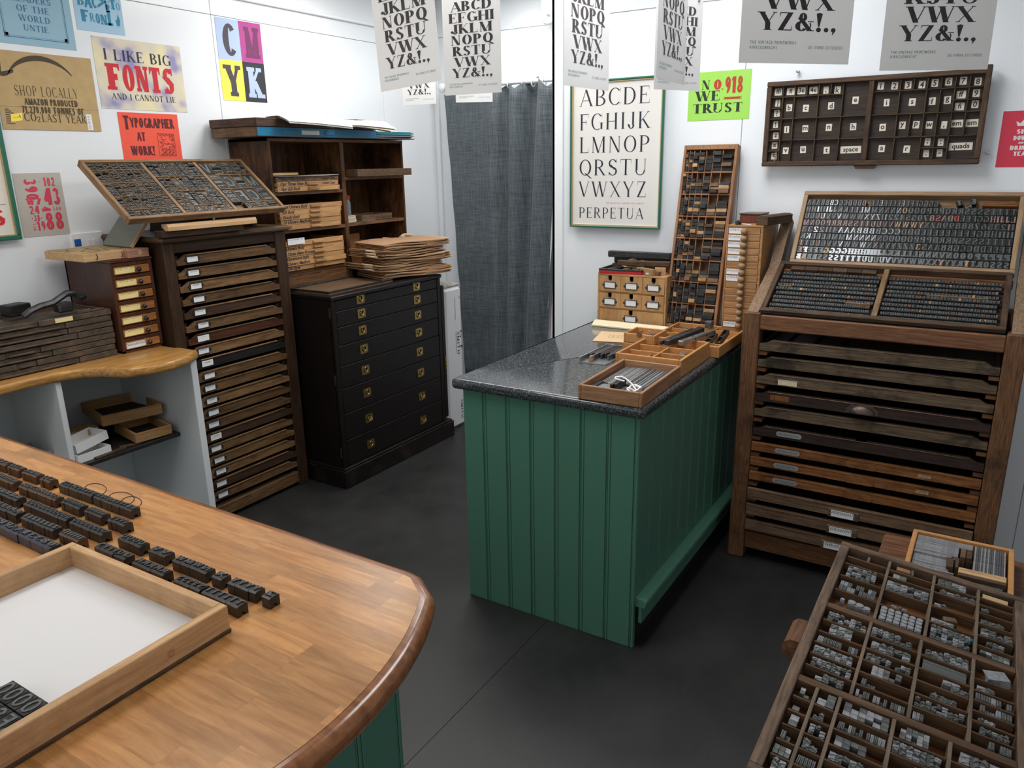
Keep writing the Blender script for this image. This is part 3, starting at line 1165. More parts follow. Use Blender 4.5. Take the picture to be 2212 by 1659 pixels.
def type_mesh(ch, face, w, d, h, mats, key, rise=.0016):
    """one letter block: body in material 0, the reversed letter standing on it in material 1"""
    k = (ch, face, round(w, 4), round(d, 4), round(h, 4), key)
    if k in _tm:
        return _tm[k]
    mb = MB()
    mb.box((0, 0, 0), (w, d, h), min(.0008, w * .08))
    if ch.strip():
        tw = FACES[face].width(ch)
        m = d * .10
        for kq, q in enumerate(FACES[face].polys(ch, 0, 0, d - 2 * m, width=w * .84)):
            q = [(w * .92 - a, m + b) for a, b in q][::-1]
            n = len(q)
            vs = [(a, b, h - .0003) for a, b in q] + [(a, b, h + rise + .000012 * kq) for a, b in q]
            mb.add(vs, [tuple(range(n, 2 * n))] + [(i, (i + 1) % n, n + (i + 1) % n, n + i) for i in range(n)], 1)
    me = mb.mesh('type_block', mats)
    _tm[k] = me
    return me


M_FACE_DK = plain('inked_letter_face', (.095, .10, .10), .42, var=.5, vscale=300, spec=.6)
M_FACE_GR = plain('greenish_letter_face', (.085, .097, .088), .45, var=.5, vscale=200)
M_FACE_TAN = plain('bare_letter_face', (.40, .24, .12), .5, var=.3, vscale=200)
M_FACE_RED = plain('red_letter_face', (.42, .075, .05), .5, var=.3, vscale=200)
M_FACE_PINK = plain('pinkish_letter_face', (.30, .17, .14), .5, var=.3, vscale=200)
M_FACE_SH = plain('sheen_tinted_letter_face', (.26, .275, .29), .25, spec=.8, var=.3, vscale=200)  # pale grey puts the sheen on the letters into the base colour

LC = frame((1.857, 2.985, 1.458), (1, 0, 0), (-.012, .275, .219))
cw, cdp = .822, .376
W_LC = wood('brown_case_wood', (.16, .085, .040), (.34, .205, .105), 0, rand=.06, stain=(.10, .06, .035), stain_amt=.5)
W_LCY = wood('brown_case_wood_cross', (.17, .095, .048), (.36, .225, .12), 1, rand=.06, stain=(.10, .06, .035), stain_amt=.5)
lc = wood_case('type_case', 'tilted open case of dark wood letters on the tall cabinet', LC, cw, cdp, .032, .016, W_LC, W_LCY, W_CASE, 'type case')
MB().box((.46, cdp, .006), (.56, cdp + .006, .026), .002).build('case_lug', W_LC, lc)
b1, b2 = .272, .541
div = [(b1, .016, b1, cdp - .016, .016), (b2, .016, b2, cdp - .016, .016)]
rowsL = [.016, .063, .147, .231, .315, cdp - .016]
colsL = [.016 + k * (b1 - .008 - .016) / 7 for k in range(8)]
cells = []
for y in rowsL[1:-1]:
    div.append((.016, y, b1 - .008, y, .004))
for x in colsL[1:-1]:
    div.append((x, .016, x, cdp - .016, .003))
for j in range(5):
    for i in range(7):
        cells.append((colsL[i], rowsL[j], colsL[i + 1], rowsL[j + 1], 'L'))
m0, m1 = b1 + .008, b2 - .008
rowsM = [.016, .064, .164, .264, cdp - .016]
for y in rowsM[1:-1]:
    div.append((m0, y, m1, y, .004))
mw = m1 - m0
for j, fr in enumerate(([0, .125, .25, .375, .5, .625, .75, .875, 1], [0, .13, .26, .5, .75, 1], [0, .13, .26, .38, .5, .75, 1], [0, .26, .39, .51, .75, 1])):
    for i in range(len(fr) - 1):
        x0, x1 = m0 + mw * fr[i], m0 + mw * fr[i + 1]
        if i:
            div.append((x0, rowsM[j], x0, rowsM[j + 1], .003))
        small = (j == 1 and i < 2) or (j == 3 and 0 < i < 3)
        if small:
            ym = (rowsM[j] + rowsM[j + 1]) / 2
            div.append((x0, ym, x1, ym, .003))
            cells.append((x0, rowsM[j], x1, ym, 'M')); cells.append((x0, ym, x1, rowsM[j + 1], 'M'))
        else:
            cells.append((x0, rowsM[j], x1, rowsM[j + 1], 'W' if (j, i) in ((1, 2), (2, 3)) else 'M'))
r0, r1 = b2 + .008, cw - .016
rw = r1 - r0
for y in rowsM[1:-1]:
    div.append((r0 + (rw * .24 if y < .07 else 0), y, r1, y, .004))
for j, fr in enumerate(([.24, .37, .50, .62, .74, 1], [0, .24, .49, .76, 1], [0, .24, .48, .72, 1], [0, .22, .46, .72, .86, 1])):
    for i in range(len(fr) - 1):
        x0, x1 = r0 + rw * fr[i], r0 + rw * fr[i + 1]
        if i:
            div.append((x0, rowsM[j], x0, rowsM[j + 1], .003))
        cells.append((x0, rowsM[j], x1, rowsM[j + 1], 'R'))
dividers(lc, div, .026, W_LC, W_LCY)

TMATS = {'dk': [W_TYPE, M_FACE_DK], 'gr': [W_TYPE, M_FACE_GR], 'tan': [W_TYPETAN, M_FACE_TAN], 'red': [W_TYPE, M_FACE_RED], 'pink': [W_TYPE, M_FACE_PINK],
         'brn': [W_TYPEBRN, M_FACE_DK], 'sh': [W_TYPE, M_FACE_SH], 'tdk': [W_TYPETAN, M_FACE_DK]}
WHERE = {'L': 'left third', 'M': 'middle third', 'W': 'middle third', 'R': 'right third'}


def place_type(ch, face, wi, di, hi, key, M, label, group, cat='wood type', name='wood_letter'):
    o = link(name, type_mesh(ch, face, wi, di, hi, TMATS[key], key), None, M)
    return tag(o, label, cat, group)


rr = random.Random(21)
left_case_more = MB()
LMATS = [W_TYPE, M_FACE_GR, M_FACE_DK, W_TYPEBRN, M_FACE_SH, W_TYPETAN]
for (x0, y0, x1, y1, sec) in cells:
    x0 += .0022; x1 -= .0022; y0 += .0026; y1 -= .0026
    W_, H_ = x1 - x0, y1 - y0
    if H_ < .02 or W_ < .01:
        continue
    big = sec == 'R' and H_ > .06 and W_ > .03
    ncol = 2 if sec in 'MW' and W_ > .05 else 1
    nrow = rr.choice((1, 1, 2, 3)) if big else max(1, int(H_ / rr.uniform(.014, .024)))
    if sec == 'W':
        nrow, ncol = 7, 2
    used = rr.uniform(.84, 1.0)
    for c in range(ncol):
        for k in range(nrow):
            hh_ = H_ * used / nrow
            bx, by = x0 + W_ * c / ncol, y0 + hh_ * k + (rr.uniform(0, H_ * (1 - used)) if k == nrow - 1 else 0)
            bw, bd = round(W_ / ncol * .94, 3), round(hh_ * .95, 3)
            ch = rr.choice('ABCDEFGHILMNOPRSTUVY')
            key = rr.choice(('gr', 'gr', 'dk', 'dk', 'gr', 'brn'))
            if sec == 'W' and c == 0:
                key = 'sh'
            if rr.random() < .03:
                key = 'tdk'
            hgt = rr.choice((.0165, .0175, .0185))
            wide = bd > bw * 1.3
            if big:                                              # the large letters can be told apart
                lab = {'gr': 'dark greenish', 'dk': 'black inked', 'brn': 'brown', 'sh': 'sheen painted pale', 'tdk': 'bare tan'}[key] + ' poster letter in %s of the right third of tilted case' % ('front row', 'second row', 'third row', 'back row')[min(3, int(y0 / .09))]
                Mb = LC @ T(bx, by, .0065)
                if wide:
                    place_type(ch, 'sans', bw, bd, hgt, key, Mb, lab, 'large letters in the tilted case', name='poster_letter')
                else:
                    place_type(ch, 'sans', bd, bw, hgt, key, Mb @ T(bw, 0, 0) @ RZ(90), lab, 'large letters in the tilted case', name='poster_letter')
                continue
            me = type_mesh(ch, 'sans', bw if wide else bd, bd if wide else bw, hgt, TMATS[key], key)
            Mx = T(bx, by, .0065) if wide else T(bx + bw, by, .0065) @ RZ(90)
            b_ = len(left_case_more.v)
            left_case_more.v += [tuple(Mx @ v.co) for v in me.vertices]
            body = {'gr': 0, 'dk': 0, 'brn': 3, 'sh': 0, 'tdk': 5}[key]
            face_ = {'gr': 1, 'dk': 2, 'brn': 2, 'sh': 4, 'tdk': 2}[key]
            for q in me.polygons:
                left_case_more.f.append(tuple(b_ + i for i in q.vertices))
                left_case_more.m.append(face_ if q.material_index else body)
o = left_case_more.build('small_letters', LMATS, None, M=LC)
tag(o, 'hundreds of dark greenish wood letters filling the tilted case', 'wood type', kind='stuff')

# support under the case: front strip, dark riser and sloping back rest
o = thing('wedge_stand', 'dark sloping stand holding up the tilted letter case', 'stand', T(0, 0, 0))
prof = [(3.10, 1.3925), (3.40, 1.3925), (3.28, 1.62), (3.24, 1.622), (3.10, 1.515)]
for x in (2.22, 2.58):
    MB().prism([(a, b) for a, b in prof], x, x + .02, M=Matrix(((0, 0, 1, 0), (1, 0, 0, 0), (0, 1, 0, 0), (0, 0, 0, 1)))).build('wedge', W_DARK, o)
MB().box((2.24, 3.40, 1.394), (2.58, 3.42, 1.43)).build('cross_bar', W_DARK, o)
o = thing('wood_strip', 'pale pine moulding strip propping the front of the tilted case', 'strip', T(2.03, 2.975, 1.392))
prof = [(0, .028), (.020, .028), (.044, .042), (.044, .056), (.006, .056), (0, .044)]
MB().prism(prof, .0, .47, M=Matrix(((0, 0, 1, 0), (1, 0, 0, 0), (0, 1, 0, 0), (0, 0, 0, 1)))).build('moulding', W_PINE, o)
MB().box((-.02, .012, 0), (.40, .075, .028), .002).build('riser', W_DARK, o)


# ================================================================== white shelf unit with waney oak top
OZ = .915
edge = [at(x, y, Z=OZ) for x, y in ((426, 757), (400, 770), (376, 779), (345, 786), (313, 791), (285, 794), (262, 796), (219, 794), (175, 796), (125, 804), (63, 816), (0, 832))]
outl = [(2.028, 2.885)] + [(p.x, p.y) for p in edge[1:]]
outl[1] = (1.95, 2.835)
outl += [(1.15, 3.04), (.95, 3.02), (.95, 3.474), (2.012, 3.474), (2.012, 3.02), (2.026, 3.0)]
outl = outl[::-1]


def inset(pts, d):
    n = len(pts)
    res = []
    for i in range(n):
        a, b, c = Vector(pts[i - 1]), Vector(pts[i]), Vector(pts[(i + 1) % n])
        e0, e1 = (b - a).normalized(), (c - b).normalized()
        n0, n1 = Vector((-e0.y, e0.x)), Vector((-e1.y, e1.x))
        m = (n0 + n1)
        m = m / max(.5, m.length_squared) * 2 * .5 * 2 if m.length > 1e-6 else n0
        k = (n0 + n1).normalized()
        res.append(tuple(b + k * d))
    return res


def area2(pts):
    return sum(pts[i - 1][0] * pts[i][1] - pts[i][0] * pts[i - 1][1] for i in range(len(pts)))


if area2(outl) < 0:
    outl = outl[::-1]


def slab(mb, pts, z0, z1, r=.012, steps=4):
    rings = []
    for k in range(steps + 1):
        a = pi / 2 * k / steps
        q = inset(pts, r * (1 - sin(a)))
        rings.append([(x, y, z0 + r * (1 - cos(a))) for x, y in q])
    for k in range(steps + 1):
        a = pi / 2 * k / steps
        q = inset(pts, r * (1 - cos(a)))
        rings.append([(x, y, z1 - r * (1 - sin(a))) for x, y in q])
    return mb.loft(rings)


sh = thing('shelf_unit', 'low white shelf unit with curved honey oak top', 'shelf', T(0, 0, 0))
o = slab(MB(), outl, .872, OZ, .016).build('oak_top', W_OAK, sh)
sm(o, 50)
MB().box((1.99, 2.893, 0), (2.022, 3.455, .872), .002).build('side_panel', M_WHITEBOARD, sh)
MB().box((1.508, 3.07, 0), (1.530, 3.455, .872), .002).build('divider_panel', M_WHITEBOARD, sh)
MB().box((.96, 3.07, 0), (.982, 3.455, .872), .002).build('side_panel', M_WHITEBOARD, sh)
MB().box((.96, 3.455, 0), (2.022, 3.474, .872)).build('back_panel', M_WHITEBOARD, sh)
MB().box((.982, 3.10, .06), (1.508, 3.455, .078)).box((1.530, 3.05, .06), (1.99, 3.455, .078)).build('base_shelf', M_WHITEBOARD, sh)
MB().box((.982, 3.11, .44), (1.508, 3.455, .458)).build('shelf_board', M_WHITEBOARD, sh)
mb = MB().box((1.531, 3.035, .502), (1.989, 3.454, .520), .002)
bs = mb.build('black_shelf_board', plain('black_painted_board', (.018, .016, .015), .45, var=.4, vscale=20), sh)
MB().box((1.60, 3.06, .520), (1.70, 3.075, .5215)).build('worn_patch', W_TYPEBRN, bs)
MB().prism([(1.73, 3.09), (1.80, 3.06), (1.86, 3.075), (1.85, 3.09), (1.80, 3.085), (1.74, 3.105)], .520, .5212).build('worn_patch', W_TYPEBRN, bs)

# things on the black board
tr = wood_case('wooden_tray', 'large pale wooden tray with dark bottom on the black shelf board', T(1.715, 3.165, .606) @ RZ(-14), .255, .29, .048, .012, W_TRAY, W_TRAY, W_TYPE, 'tray')
tr2 = wood_case('wooden_tray', 'smaller pale wooden tray tilted beneath the large tray', T(1.79, 3.060, .5235) @ RZ(-7) @ RX(3), .165, .20, .044, .011, W_TRAY, W_TRAY, W_TYPE, 'tray')
o = thing('cardboard_box', 'plain brown cardboard box standing under the large tray', 'box', T(1.575, 3.21, .521) @ RZ(-8))
MB().box((0, 0, 0), (.135, .10, .080), .002).build('box_body', M_CARDBOARD, o)
MB().box((-.002, .0, .080), (.137, .05, .083), .001).box((-.002, .051, .0805), (.137, .10, .0835), .001).build('box_flap', M_CARDBOARD, o)


def open_box(name, label, M, w, d, h, mat, cat='box', t=.003, group=None):
    o = thing(name, label, cat, M, group)
    MB().box((0, 0, 0), (w, d, t)).build('base', mat, o)
    MB().box((0, 0, t), (w, t, h)).build('side', mat, o)
    MB().box((0, d - t, t), (w, d, h)).build('side', mat, o)
    MB().box((0, t, t), (t, d - t, h)).build('side', mat, o)
    MB().box((w - t, t, t), (w, d - t, h)).build('side', mat, o)
    return o


open_box('box_lid', 'white card box lid lying flat on the black shelf board', T(1.534, 3.055, .521) @ RZ(3), .145, .10, .034, M_PAPER)
open_box('box_lid', 'white card box lid leaning across another white lid', T(1.545, 3.075, .557) @ RZ(7) @ RY(-7), .15, .11, .038, M_PAPER)
MB().box((0, 0, 0), (.14, .022, .006), .001).build('wood_strip', W_TYPEBRN, None, M=T(1.60, 3.036, .5215) @ RZ(6))
tag(bpy.data.objects['wood_strip.001'] if 'wood_strip.001' in bpy.data.objects else bpy.data.objects['wood_strip'], 'thin brown wood strip lying by the white box lids', 'strip')

# plastic tub in the left bay
M_TUB = plain('cloudy_plastic', (.42, .45, .46), .3)
M_TUB.node_tree.nodes['Principled BSDF'].inputs['Transmission Weight'].default_value = .35
tub = thing('plastic_tub', 'cloudy plastic tub full of dark wood offcuts in white shelf', 'tub', T(1.335, 3.20, .4585) @ RZ(-6))


def rrect(w, d, r, n=4):
    pts = []
    for cx, cy, a0 in ((w - r, r, -90), (w - r, d - r, 0), (r, d - r, 90), (r, r, 180)):
        for k in range(n + 1):
            a = radians(a0 + 90 * k / n)
            pts.append((cx + r * cos(a), cy + r * sin(a)))
    return pts


def ring(w, d, r, z, ins=0.0):
    return [(x + ins, y + ins, z) for x, y in rrect(w - 2 * ins, d - 2 * ins, max(.004, r - ins))]


tub_o = MB().loft([ring(.20, .18, .03, 0, .016), ring(.20, .18, .03, .098, .006), ring(.20, .18, .03, .10, 0), ring(.20, .18, .03, .108, 0), ring(.20, .18, .03, .108, .006), ring(.20, .18, .03, .098, .008), ring(.20, .18, .03, .004, .018)]).build('tub_wall', M_TUB, tub, True)
rr = random.Random(5)
for k in range(16):
    o = MB().box((-.03, -.012, -.008), (.03, .012, .008), .002).build('wood_offcut', W_TYPE, None,
         M=T(1.335, 3.20, .4585) @ RZ(-6) @ T(rr.uniform(.055, .145), rr.uniform(.05, .13), .02 + .0055 * k) @ RZ(rr.uniform(0, 180)) @ RX(rr.uniform(-25, 25)) @ RY(rr.uniform(-15, 15)))
    tag(o, 'dark wood offcut lying jumbled in the plastic tub', 'offcut', 'offcuts in the plastic tub')
open_box('box_lid', 'pale card lid sticking out under the plastic tub', T(1.40, 3.20, .4185) @ RZ(-4), .10, .05, .010, M_PAPER) if False else None
tag(MB().box((0, 0, 0), (.10, .05, .004), .001).build('card_slip', M_PAPER, None, M=T(1.41, 3.125, .4585) @ RZ(8)), 'pale card slip sticking out before the plastic tub', 'card')

# ------------------------------------------------------------------ stack of black galley trays on the oak top
M_RUST = None


def rusty():
    m, nt, b = nodes('rusty_dark_tray')
    L = nt.links
    tc = nt.nodes.new('ShaderNodeTexCoord')
    oi = nt.nodes.new('ShaderNodeObjectInfo')
    ad = nt.nodes.new('ShaderNodeVectorMath')
    L.new(tc.outputs['Object'], ad.inputs[0])
    L.new(oi.outputs['Random'], ad.inputs[1])
    nz = nt.nodes.new('ShaderNodeTexNoise')
    nz.inputs['Scale'].default_value = 14
    nz.inputs['Detail'].default_value = 9
    nz.inputs['Roughness'].default_value = .75
    L.new(ad.outputs[0], nz.inputs['Vector'])
    rp = nt.nodes.new('ShaderNodeValToRGB')
    e = rp.color_ramp.elements
    e[0].position, e[1].position = .34, .68
    e[0].color = (.026, .022, .015, 1)
    e[1].color = (.15, .085, .058, 1)
    k = e.new(.5)
    k.color = (.068, .048, .030, 1)
    L.new(nz.outputs['Fac'], rp.inputs['Fac'])
    L.new(rp.outputs['Color'], b.inputs['Base Color'])
    b.inputs['Roughness'].default_value = .7
    bp = nt.nodes.new('ShaderNodeBump')
    bp.inputs['Strength'].default_value = .5
    bp.inputs['Distance'].default_value = .002
    L.new(nz.outputs['Fac'], bp.inputs['Height'])
    L.new(bp.outputs['Normal'], b.inputs['Normal'])
    return m


M_RUST = rusty()
GX1, GX0, GY = 1.808, 1.13, 3.118
zt = OZ + .0005
rr = random.Random(9)
for k in range(8):
    h = .0245
    nm = ('undermost', 'second from the bottom', 'third from the bottom', 'fourth from the bottom', 'fourth from the top', 'third from the top', 'second from the top', 'topmost')[k]
    ox, oy = rr.uniform(-.006, .004), rr.uniform(-.004, .004)
    t = thing('type_tray', 'rusty dark shallow tray, %s in the stack on the oak top' % nm, 'tray', T(GX0 + ox, GY + oy, zt), 'stack of rusty dark trays')
    Ln = GX1 - GX0
    a, b = sorted((rr.uniform(.1, .45), rr.uniform(.5, .8)))
    mb = MB()
    for x0, x1, y0 in ((0, a * Ln, 0), (a * Ln + .001, b * Ln, .005), (b * Ln + .001, Ln, .0)):
        mb.box((x0, y0, .001), (x1, y0 + .012, h - .0012), .0016)
    mb.build('front_rail', M_RUST, t)
    MB().box((a * Ln + .01, -.004, .004), (b * Ln - .02, .006, h * .45), .002).build('finger_pull', M_RUST, t)
    MB().box((Ln - .014, .014, .001), (Ln, .30, h - .001), .001).build('side_rail', M_RUST, t)
    MB().box((0, .30, .001), (Ln, .314, h - .001), .001).build('back_rail', M_RUST, t)
    MB().box((0, .014, .001), (Ln - .014, .30, .005)).build('base', M_RUST, t)
    zt += h + .0004
    if k == 7:
        MB().box((.445, -.0012, .004), (.515, .0, .022)).build('paper_label', plain('yellowed_label', srgb(226, 208, 150), .8), t)
        link('label_writing', card_meshes(.05, .02, 1, 4), t).matrix_basis = FR_XZ(.48, -.0015, .012)
        MB().box((.54, .004, h - .001), (.60, .016, h + .014), .003).box((.60, .006, h - .002), (.655, .02, h + .008), .003).build('raised_end', M_RUST, t)
STK = zt
# things in the topmost tray: cast bracket, dark block, strips
o = thing('cast_clamp', 'dark cast iron curved clamp lying on the rusty trays', 'clamp', T(1.50, 3.20, STK))
pts = [(0, 0, .012), (.03, -.005, .030), (.07, .0, .040), (.12, .0, .046), (.155, .004, .062), (.185, .01, .074), (.215, .01, .072), (.235, .01, .055)]
MB().tube(pts, .014, 8).build('clamp_arm', M_IRON, o, True)
MB().cyl((.215, -.014, .05), (.25, .0, .056), .014, 12).build('clamp_boss', M_IRON, o, True)
MB().box((.14, -.004, 0), (.20, .05, .04), .006).build('clamp_foot', M_IRON, o)
tag(MB().box((0, 0, 0), (.09, .07, .045), .004).build('wood_block', W_TYPE, None, M=T(1.50, 3.29, STK) @ RZ(10)), 'black wood block behind the cast clamp', 'block')
for k, (x, y, l, a) in enumerate(((1.16, 3.17, .20, 3), (1.20, 3.20, .22, -4), (1.18, 3.25, .18, 8), (1.40, 3.30, .10, 30), (1.20, 3.15, .15, 1))):
    tag(MB().box((0, 0, 0), (l, .012, .010), .001).build('wood_strip', W_TYPEBRN, None, M=T(x, y, STK + .0006) @ RZ(a)), 'worn brown strip lying loose in the topmost rusty tray', 'strip', 'strips in the topmost rusty tray')

# ------------------------------------------------------------------ small cabinet of seven drawers
SX0, SX1, SY = 1.822, 2.012, 3.10
sc = thing('drawer_cabinet', 'small brown cabinet of seven drawers with yellow labels and black knobs', 'cabinet', T(0, 0, OZ))
W_SC = wood('mahogany_case', (.040, .014, .008), (.098, .038, .021), 2, rough=.35, coat=.2, rand=0)
W_SCF = wood('orange_drawer_front', (.23, .082, .022), (.42, .18, .055), 0, rand=.10, rough=.4, coat=.2)
SH = .385
MB().box((SX0, SY, 0), (SX0 + .012, 3.44, SH), .001).build('side_panel', W_SC, sc)
MB().box((SX1 - .012, SY, 0), (SX1, 3.44, SH), .001).build('side_panel', W_SC, sc)
MB().box((SX0 - .003, SY - .004, SH), (SX1 + .003, 3.444, SH + .013), .002).build('top_panel', W_SC, sc)
MB().box((SX0, SY, 0), (SX1, 3.44, .010)).build('base_panel', W_SC, sc)
MB().box((SX0, 3.43, 0), (SX1, 3.44, SH)).build('back_panel', W_SC, sc)
M_YLAB = plain('cream_label', srgb(236, 218, 150), .8)
knob = MB().lathe([(0, 0), (.004, 0), (.004, .006), (.0095, .010), (.0105, .016), (.007, .021), (0, .022)], 14).mesh('knob', plain('black_knob', (.01, .01, .01), .2, spec=.6))
for p_ in knob.polygons:
    p_.use_smooth = True
pit = (SH - .012) / 7
lab = MB().box((-.044, -.012, 0), (.044, .012, .0008)).mesh('label', M_YLAB)
labw = MB().box((-.044, -.012, 0), (.044, .012, .0008)).mesh('label', M_CARD)
for k in range(7):
    z = .012 + pit * (6 - k)
    MB().box((SX0 + .012, SY + .001, z - .004 + pit - .012), (SX1 - .012, SY + .02, z + pit - .004 + .002)).build('rail', W_SC, sc)
    d = MB().box((SX0 + .014, SY - .002, z + .002), (SX1 - .014, SY + .012, z + pit - .018), .002).build('drawer', W_SCF, sc)
    MB().box((SX0 + .016, SY + .012, z + .003), (SX1 - .016, 3.36, z + .008)).build('drawer_base', W_SC, d)
    zc = z + (pit - .016) / 2
    link('knob', knob, d).matrix_basis = Matrix(((1, 0, 0, SX0 + .118), (0, 0, -1, SY - .002), (0, 1, 0, zc), (0, 0, 0, 1)))
    link('label', lab if k < 6 else labw, d).matrix_basis = FR_XZ(SX0 + .062, SY - .0025, zc)
    link('label_writing', card_meshes(.07, .02, 1 if k < 6 else 3, 30 + k), d).matrix_basis = FR_XZ(SX0 + .062, SY - .0035, zc - .003)
ST = OZ + SH + .013
# open wooden box with raised lid on it, and a pink box
o = thing('wooden_box', 'shallow pale wooden box with grey lid raised open on small cabinet', 'box', T(1.735, 3.12, ST + .0005))
MB().box((0, 0, 0), (.26, .30, .034), .002).build('box_body', W_PINE, o)
MB().box((.006, .006, .034), (.254, .294, .0355)).build('inked_face', plain('ink_spattered_board', srgb(176, 150, 104), .7, var=.35, vscale=14), o)
rr = random.Random(8)
p = Print(.0362)
for k in range(26):
    x, y = rr.uniform(.02, .22), rr.uniform(.03, .28)
    a = rr.uniform(.004, .022)
    p.poly([(x, y), (x + a, y + .002), (x + a * .8, y + a * .7), (x + .1 * a, y + a * .5)])
p.build('ink_spots', M_INK, o)
lidM = T(.222, .015, .034) @ RZ(-4) @ RY(-50)
lid = MB().box((0, 0, 0), (.25, .24, .012), .002).build('lid', plain('grey_green_lid', srgb(120, 124, 116), .7, var=.05), o, M=lidM)
MB().box((0, -.004, 0), (.25, 0, .014), .001).build('lid_edge', W_PINE, lid)
for x in (.05, .16):
    MB().tube([(x, -.001, .030), (x + .002, -.005, .02), (x, -.005, .010), (x - .004, -.001, .008)], .0016, 6).build('hook', M_BLACK, o)
o = thing('small_box', 'small pinkish wooden box with sliding lid on small cabinet', 'box', T(1.905, 3.09, ST + .0005) @ RZ(2))
MB().box((0, 0, 0), (.098, .085, .026), .0015).build('box_body', wood('pink_wood', (.34, .15, .10), (.48, .25, .17), 0, rand=0), o)
MB().box((-.001, -.001, .026), (.099, .086, .036), .0015).build('box_lid', wood('pink_wood_lid', (.36, .17, .11), (.52, .28, .19), 0, rand=0), o)
MB().lathe([(0, 0), (.011, 0), (.011, .0006), (0, .0008)], 14, M=T(.055, -.0008, .020) @ RX(90)).build('thumb_mark', W_PINE, o)


# ================================================================== black chest of drawers
ch = thing('chest_of_drawers', 'tall black chest of drawers with recessed brass ring handles', 'chest', T(0, 0, 0))
HX0, HX1, HY = 2.758, 3.668, 2.795
CT = 1.04
MB().box((HX0, HY + .012, .11), (HX1, 3.46, CT - .02), .003).build('carcass', W_BLACK, ch)
MB().box((HX0 - .006, HY - .008, CT - .022), (HX1 + .006, 3.465, CT), .004).build('top_board', W_BLACK, ch)
for a, b in (((HX0, HY), (HX0 + .030, HY + .02)), ((HX1 - .03, HY), (HX1, HY + .02))):
    MB().box((a[0], a[1], .11), (b[0], b[1], CT - .022), .002).build('corner_stile', wood('black_stile', (.004, .0033, .003), (.013, .009, .007), 2, rough=.4), ch)
mb = MB().box((HX0 - .016, HY - .020, 0), (HX1 + .060, 3.46, .10), .003).box((HX0 - .010, HY - .012, .10), (HX1 + .052, 3.46, .112), .004)
mb.build('plinth', wood('black_plinth', (.004, .0033, .003), (.014, .009, .008), 0, rough=.45, stain=(.06, .042, .034), stain_amt=.3), ch)
zc = [.998, .921, .830, .727, .610, .482, .335, .184]
zb = [1.017] + [(a + b) / 2 for a, b in zip(zc, zc[1:])] + [.114]


def flush_handle():
    mb = MB()
    w2, h2 = .030, .0245
    n = 20
    rim = [(.0165 * cos(2 * pi * k / n), .0165 * sin(2 * pi * k / n)) for k in range(n)]
    sq = []
    for k in range(n):
        c, s = cos(2 * pi * k / n), sin(2 * pi * k / n)
        f = min(w2 / max(1e-6, abs(c)), h2 / max(1e-6, abs(s)))
        sq.append((c * f, s * f))
    mb.loft([[(x, .002, z) for x, z in sq], [(x, -.0015, z) for x, z in sq], [(x, -.0015, z) for x, z in rim], [(x * .86, .0035, z * .86) for x, z in rim], [(x * .6, .0015, z * .6) for x, z in rim], [(x * .3, -.0005, z * .3) for x, z in rim], [(x * .05, -.001, z * .05) for x, z in rim]], closed=True)
    return mb.mesh('handle_plate', M_BRASS)


HP = flush_handle()
ringm = MB().tube([(.013 * cos(a), -.0045, .003 + .013 * sin(a)) for a in [radians(200 + 280 * k / 14) for k in range(15)]], .0022, 6).mesh('ring', M_BRASS)
dropm = MB().tube([(-.012, -.003, .004), (-.013, -.014, -.002), (-.006, -.021, -.006), (.006, -.021, -.006), (.013, -.014, -.002), (.012, -.003, .004)], .0023, 6).mesh('ring', M_BRASS)
for k in range(8):
    d = MB().box((HX0 + .0325, HY + .002, zb[k + 1] + .0015), (HX1 - .0325, HY + .014, zb[k] - .0015), .0025).build('drawer', W_BLACK, ch)
    for j, x in enumerate((2.972, 3.442)):
        h = link('handle_plate', HP, d)
        h.matrix_basis = T(x, HY + .0005, zc[k])
        link('ring', dropm if (k == 6 or (k == 7 and j)) else ringm, d).matrix_basis = T(x, HY + .0005, zc[k])
for z in (.955, .60, .20):
    MB().box((HX0 - .002, HY + .010, z - .028), (HX0 + .003, HY + .022, z + .028), .001).build('hinge', M_IRON, ch)
dr = MB().box((HX1 + .014, HY + .010, .125), (HX1 + .050, 3.40, .965), .006).build('door', W_BLACK, ch)
MB().box((HX1 + .030, HY + .006, .44), (HX1 + .044, HY + .011, .52), .001).build('lock_plate', M_BRASS, dr)

o = thing('galley_tray', 'flat black edged tray lying on top of the chest', 'tray', frame((2.798, 2.845, CT), (1, .02, 0), (-.02, 1, 0)))
MB().box((0, 0, 0), (.51, .305, .006)).build('tray_board', W_TYPEBRN, o)
for a, b in (((0, 0), (.51, .012)), ((0, .293), (.51, .305)), ((0, .012), (.012, .293))):
    MB().box((*a, .006), (*b, .016), .001).build('tray_edge', W_TYPE, o)

# ------------------------------------------------------------------ open bookcase standing on the chest
BX0, BX1, BY, BT = 2.782, 3.836, 3.17, 1.815
bc = thing('bookcase', 'dark stained open bookcase with two columns of shelves on chest', 'bookcase', T(0, 0, 0))
MB().box((BX0, BY, CT), (BX0 + .016, 3.468, BT), .001).build('side_panel', W_BOOK, bc)
MB().box((BX1 - .016, BY, CT), (BX1, 3.468, BT), .001).build('side_panel', W_BOOK, bc)
MB().box((3.292, BY + .002, CT), (3.322, 3.46, BT - .016), .001).build('divider_panel', W_BOOK, bc)
MB().box((BX0, BY - .002, BT - .016), (BX1, 3.468, BT), .001).build('top_panel', W_BOOKX, bc)
MB().box((BX0 + .016, 3.46, CT), (BX1 - .016, 3.468, BT - .016)).build('back_panel', W_BOOK, bc)
for x0, x1, zs in ((BX0 + .016, 3.292, (1.137, 1.352, 1.547)), (3.322, BX1 - .016, (1.10, 1.354, 1.612))):
    for z in zs:
        MB().box((x0, BY + .003, z - .018), (x1, 3.46, z), .001).build('shelf_board', W_BOOKX, bc)
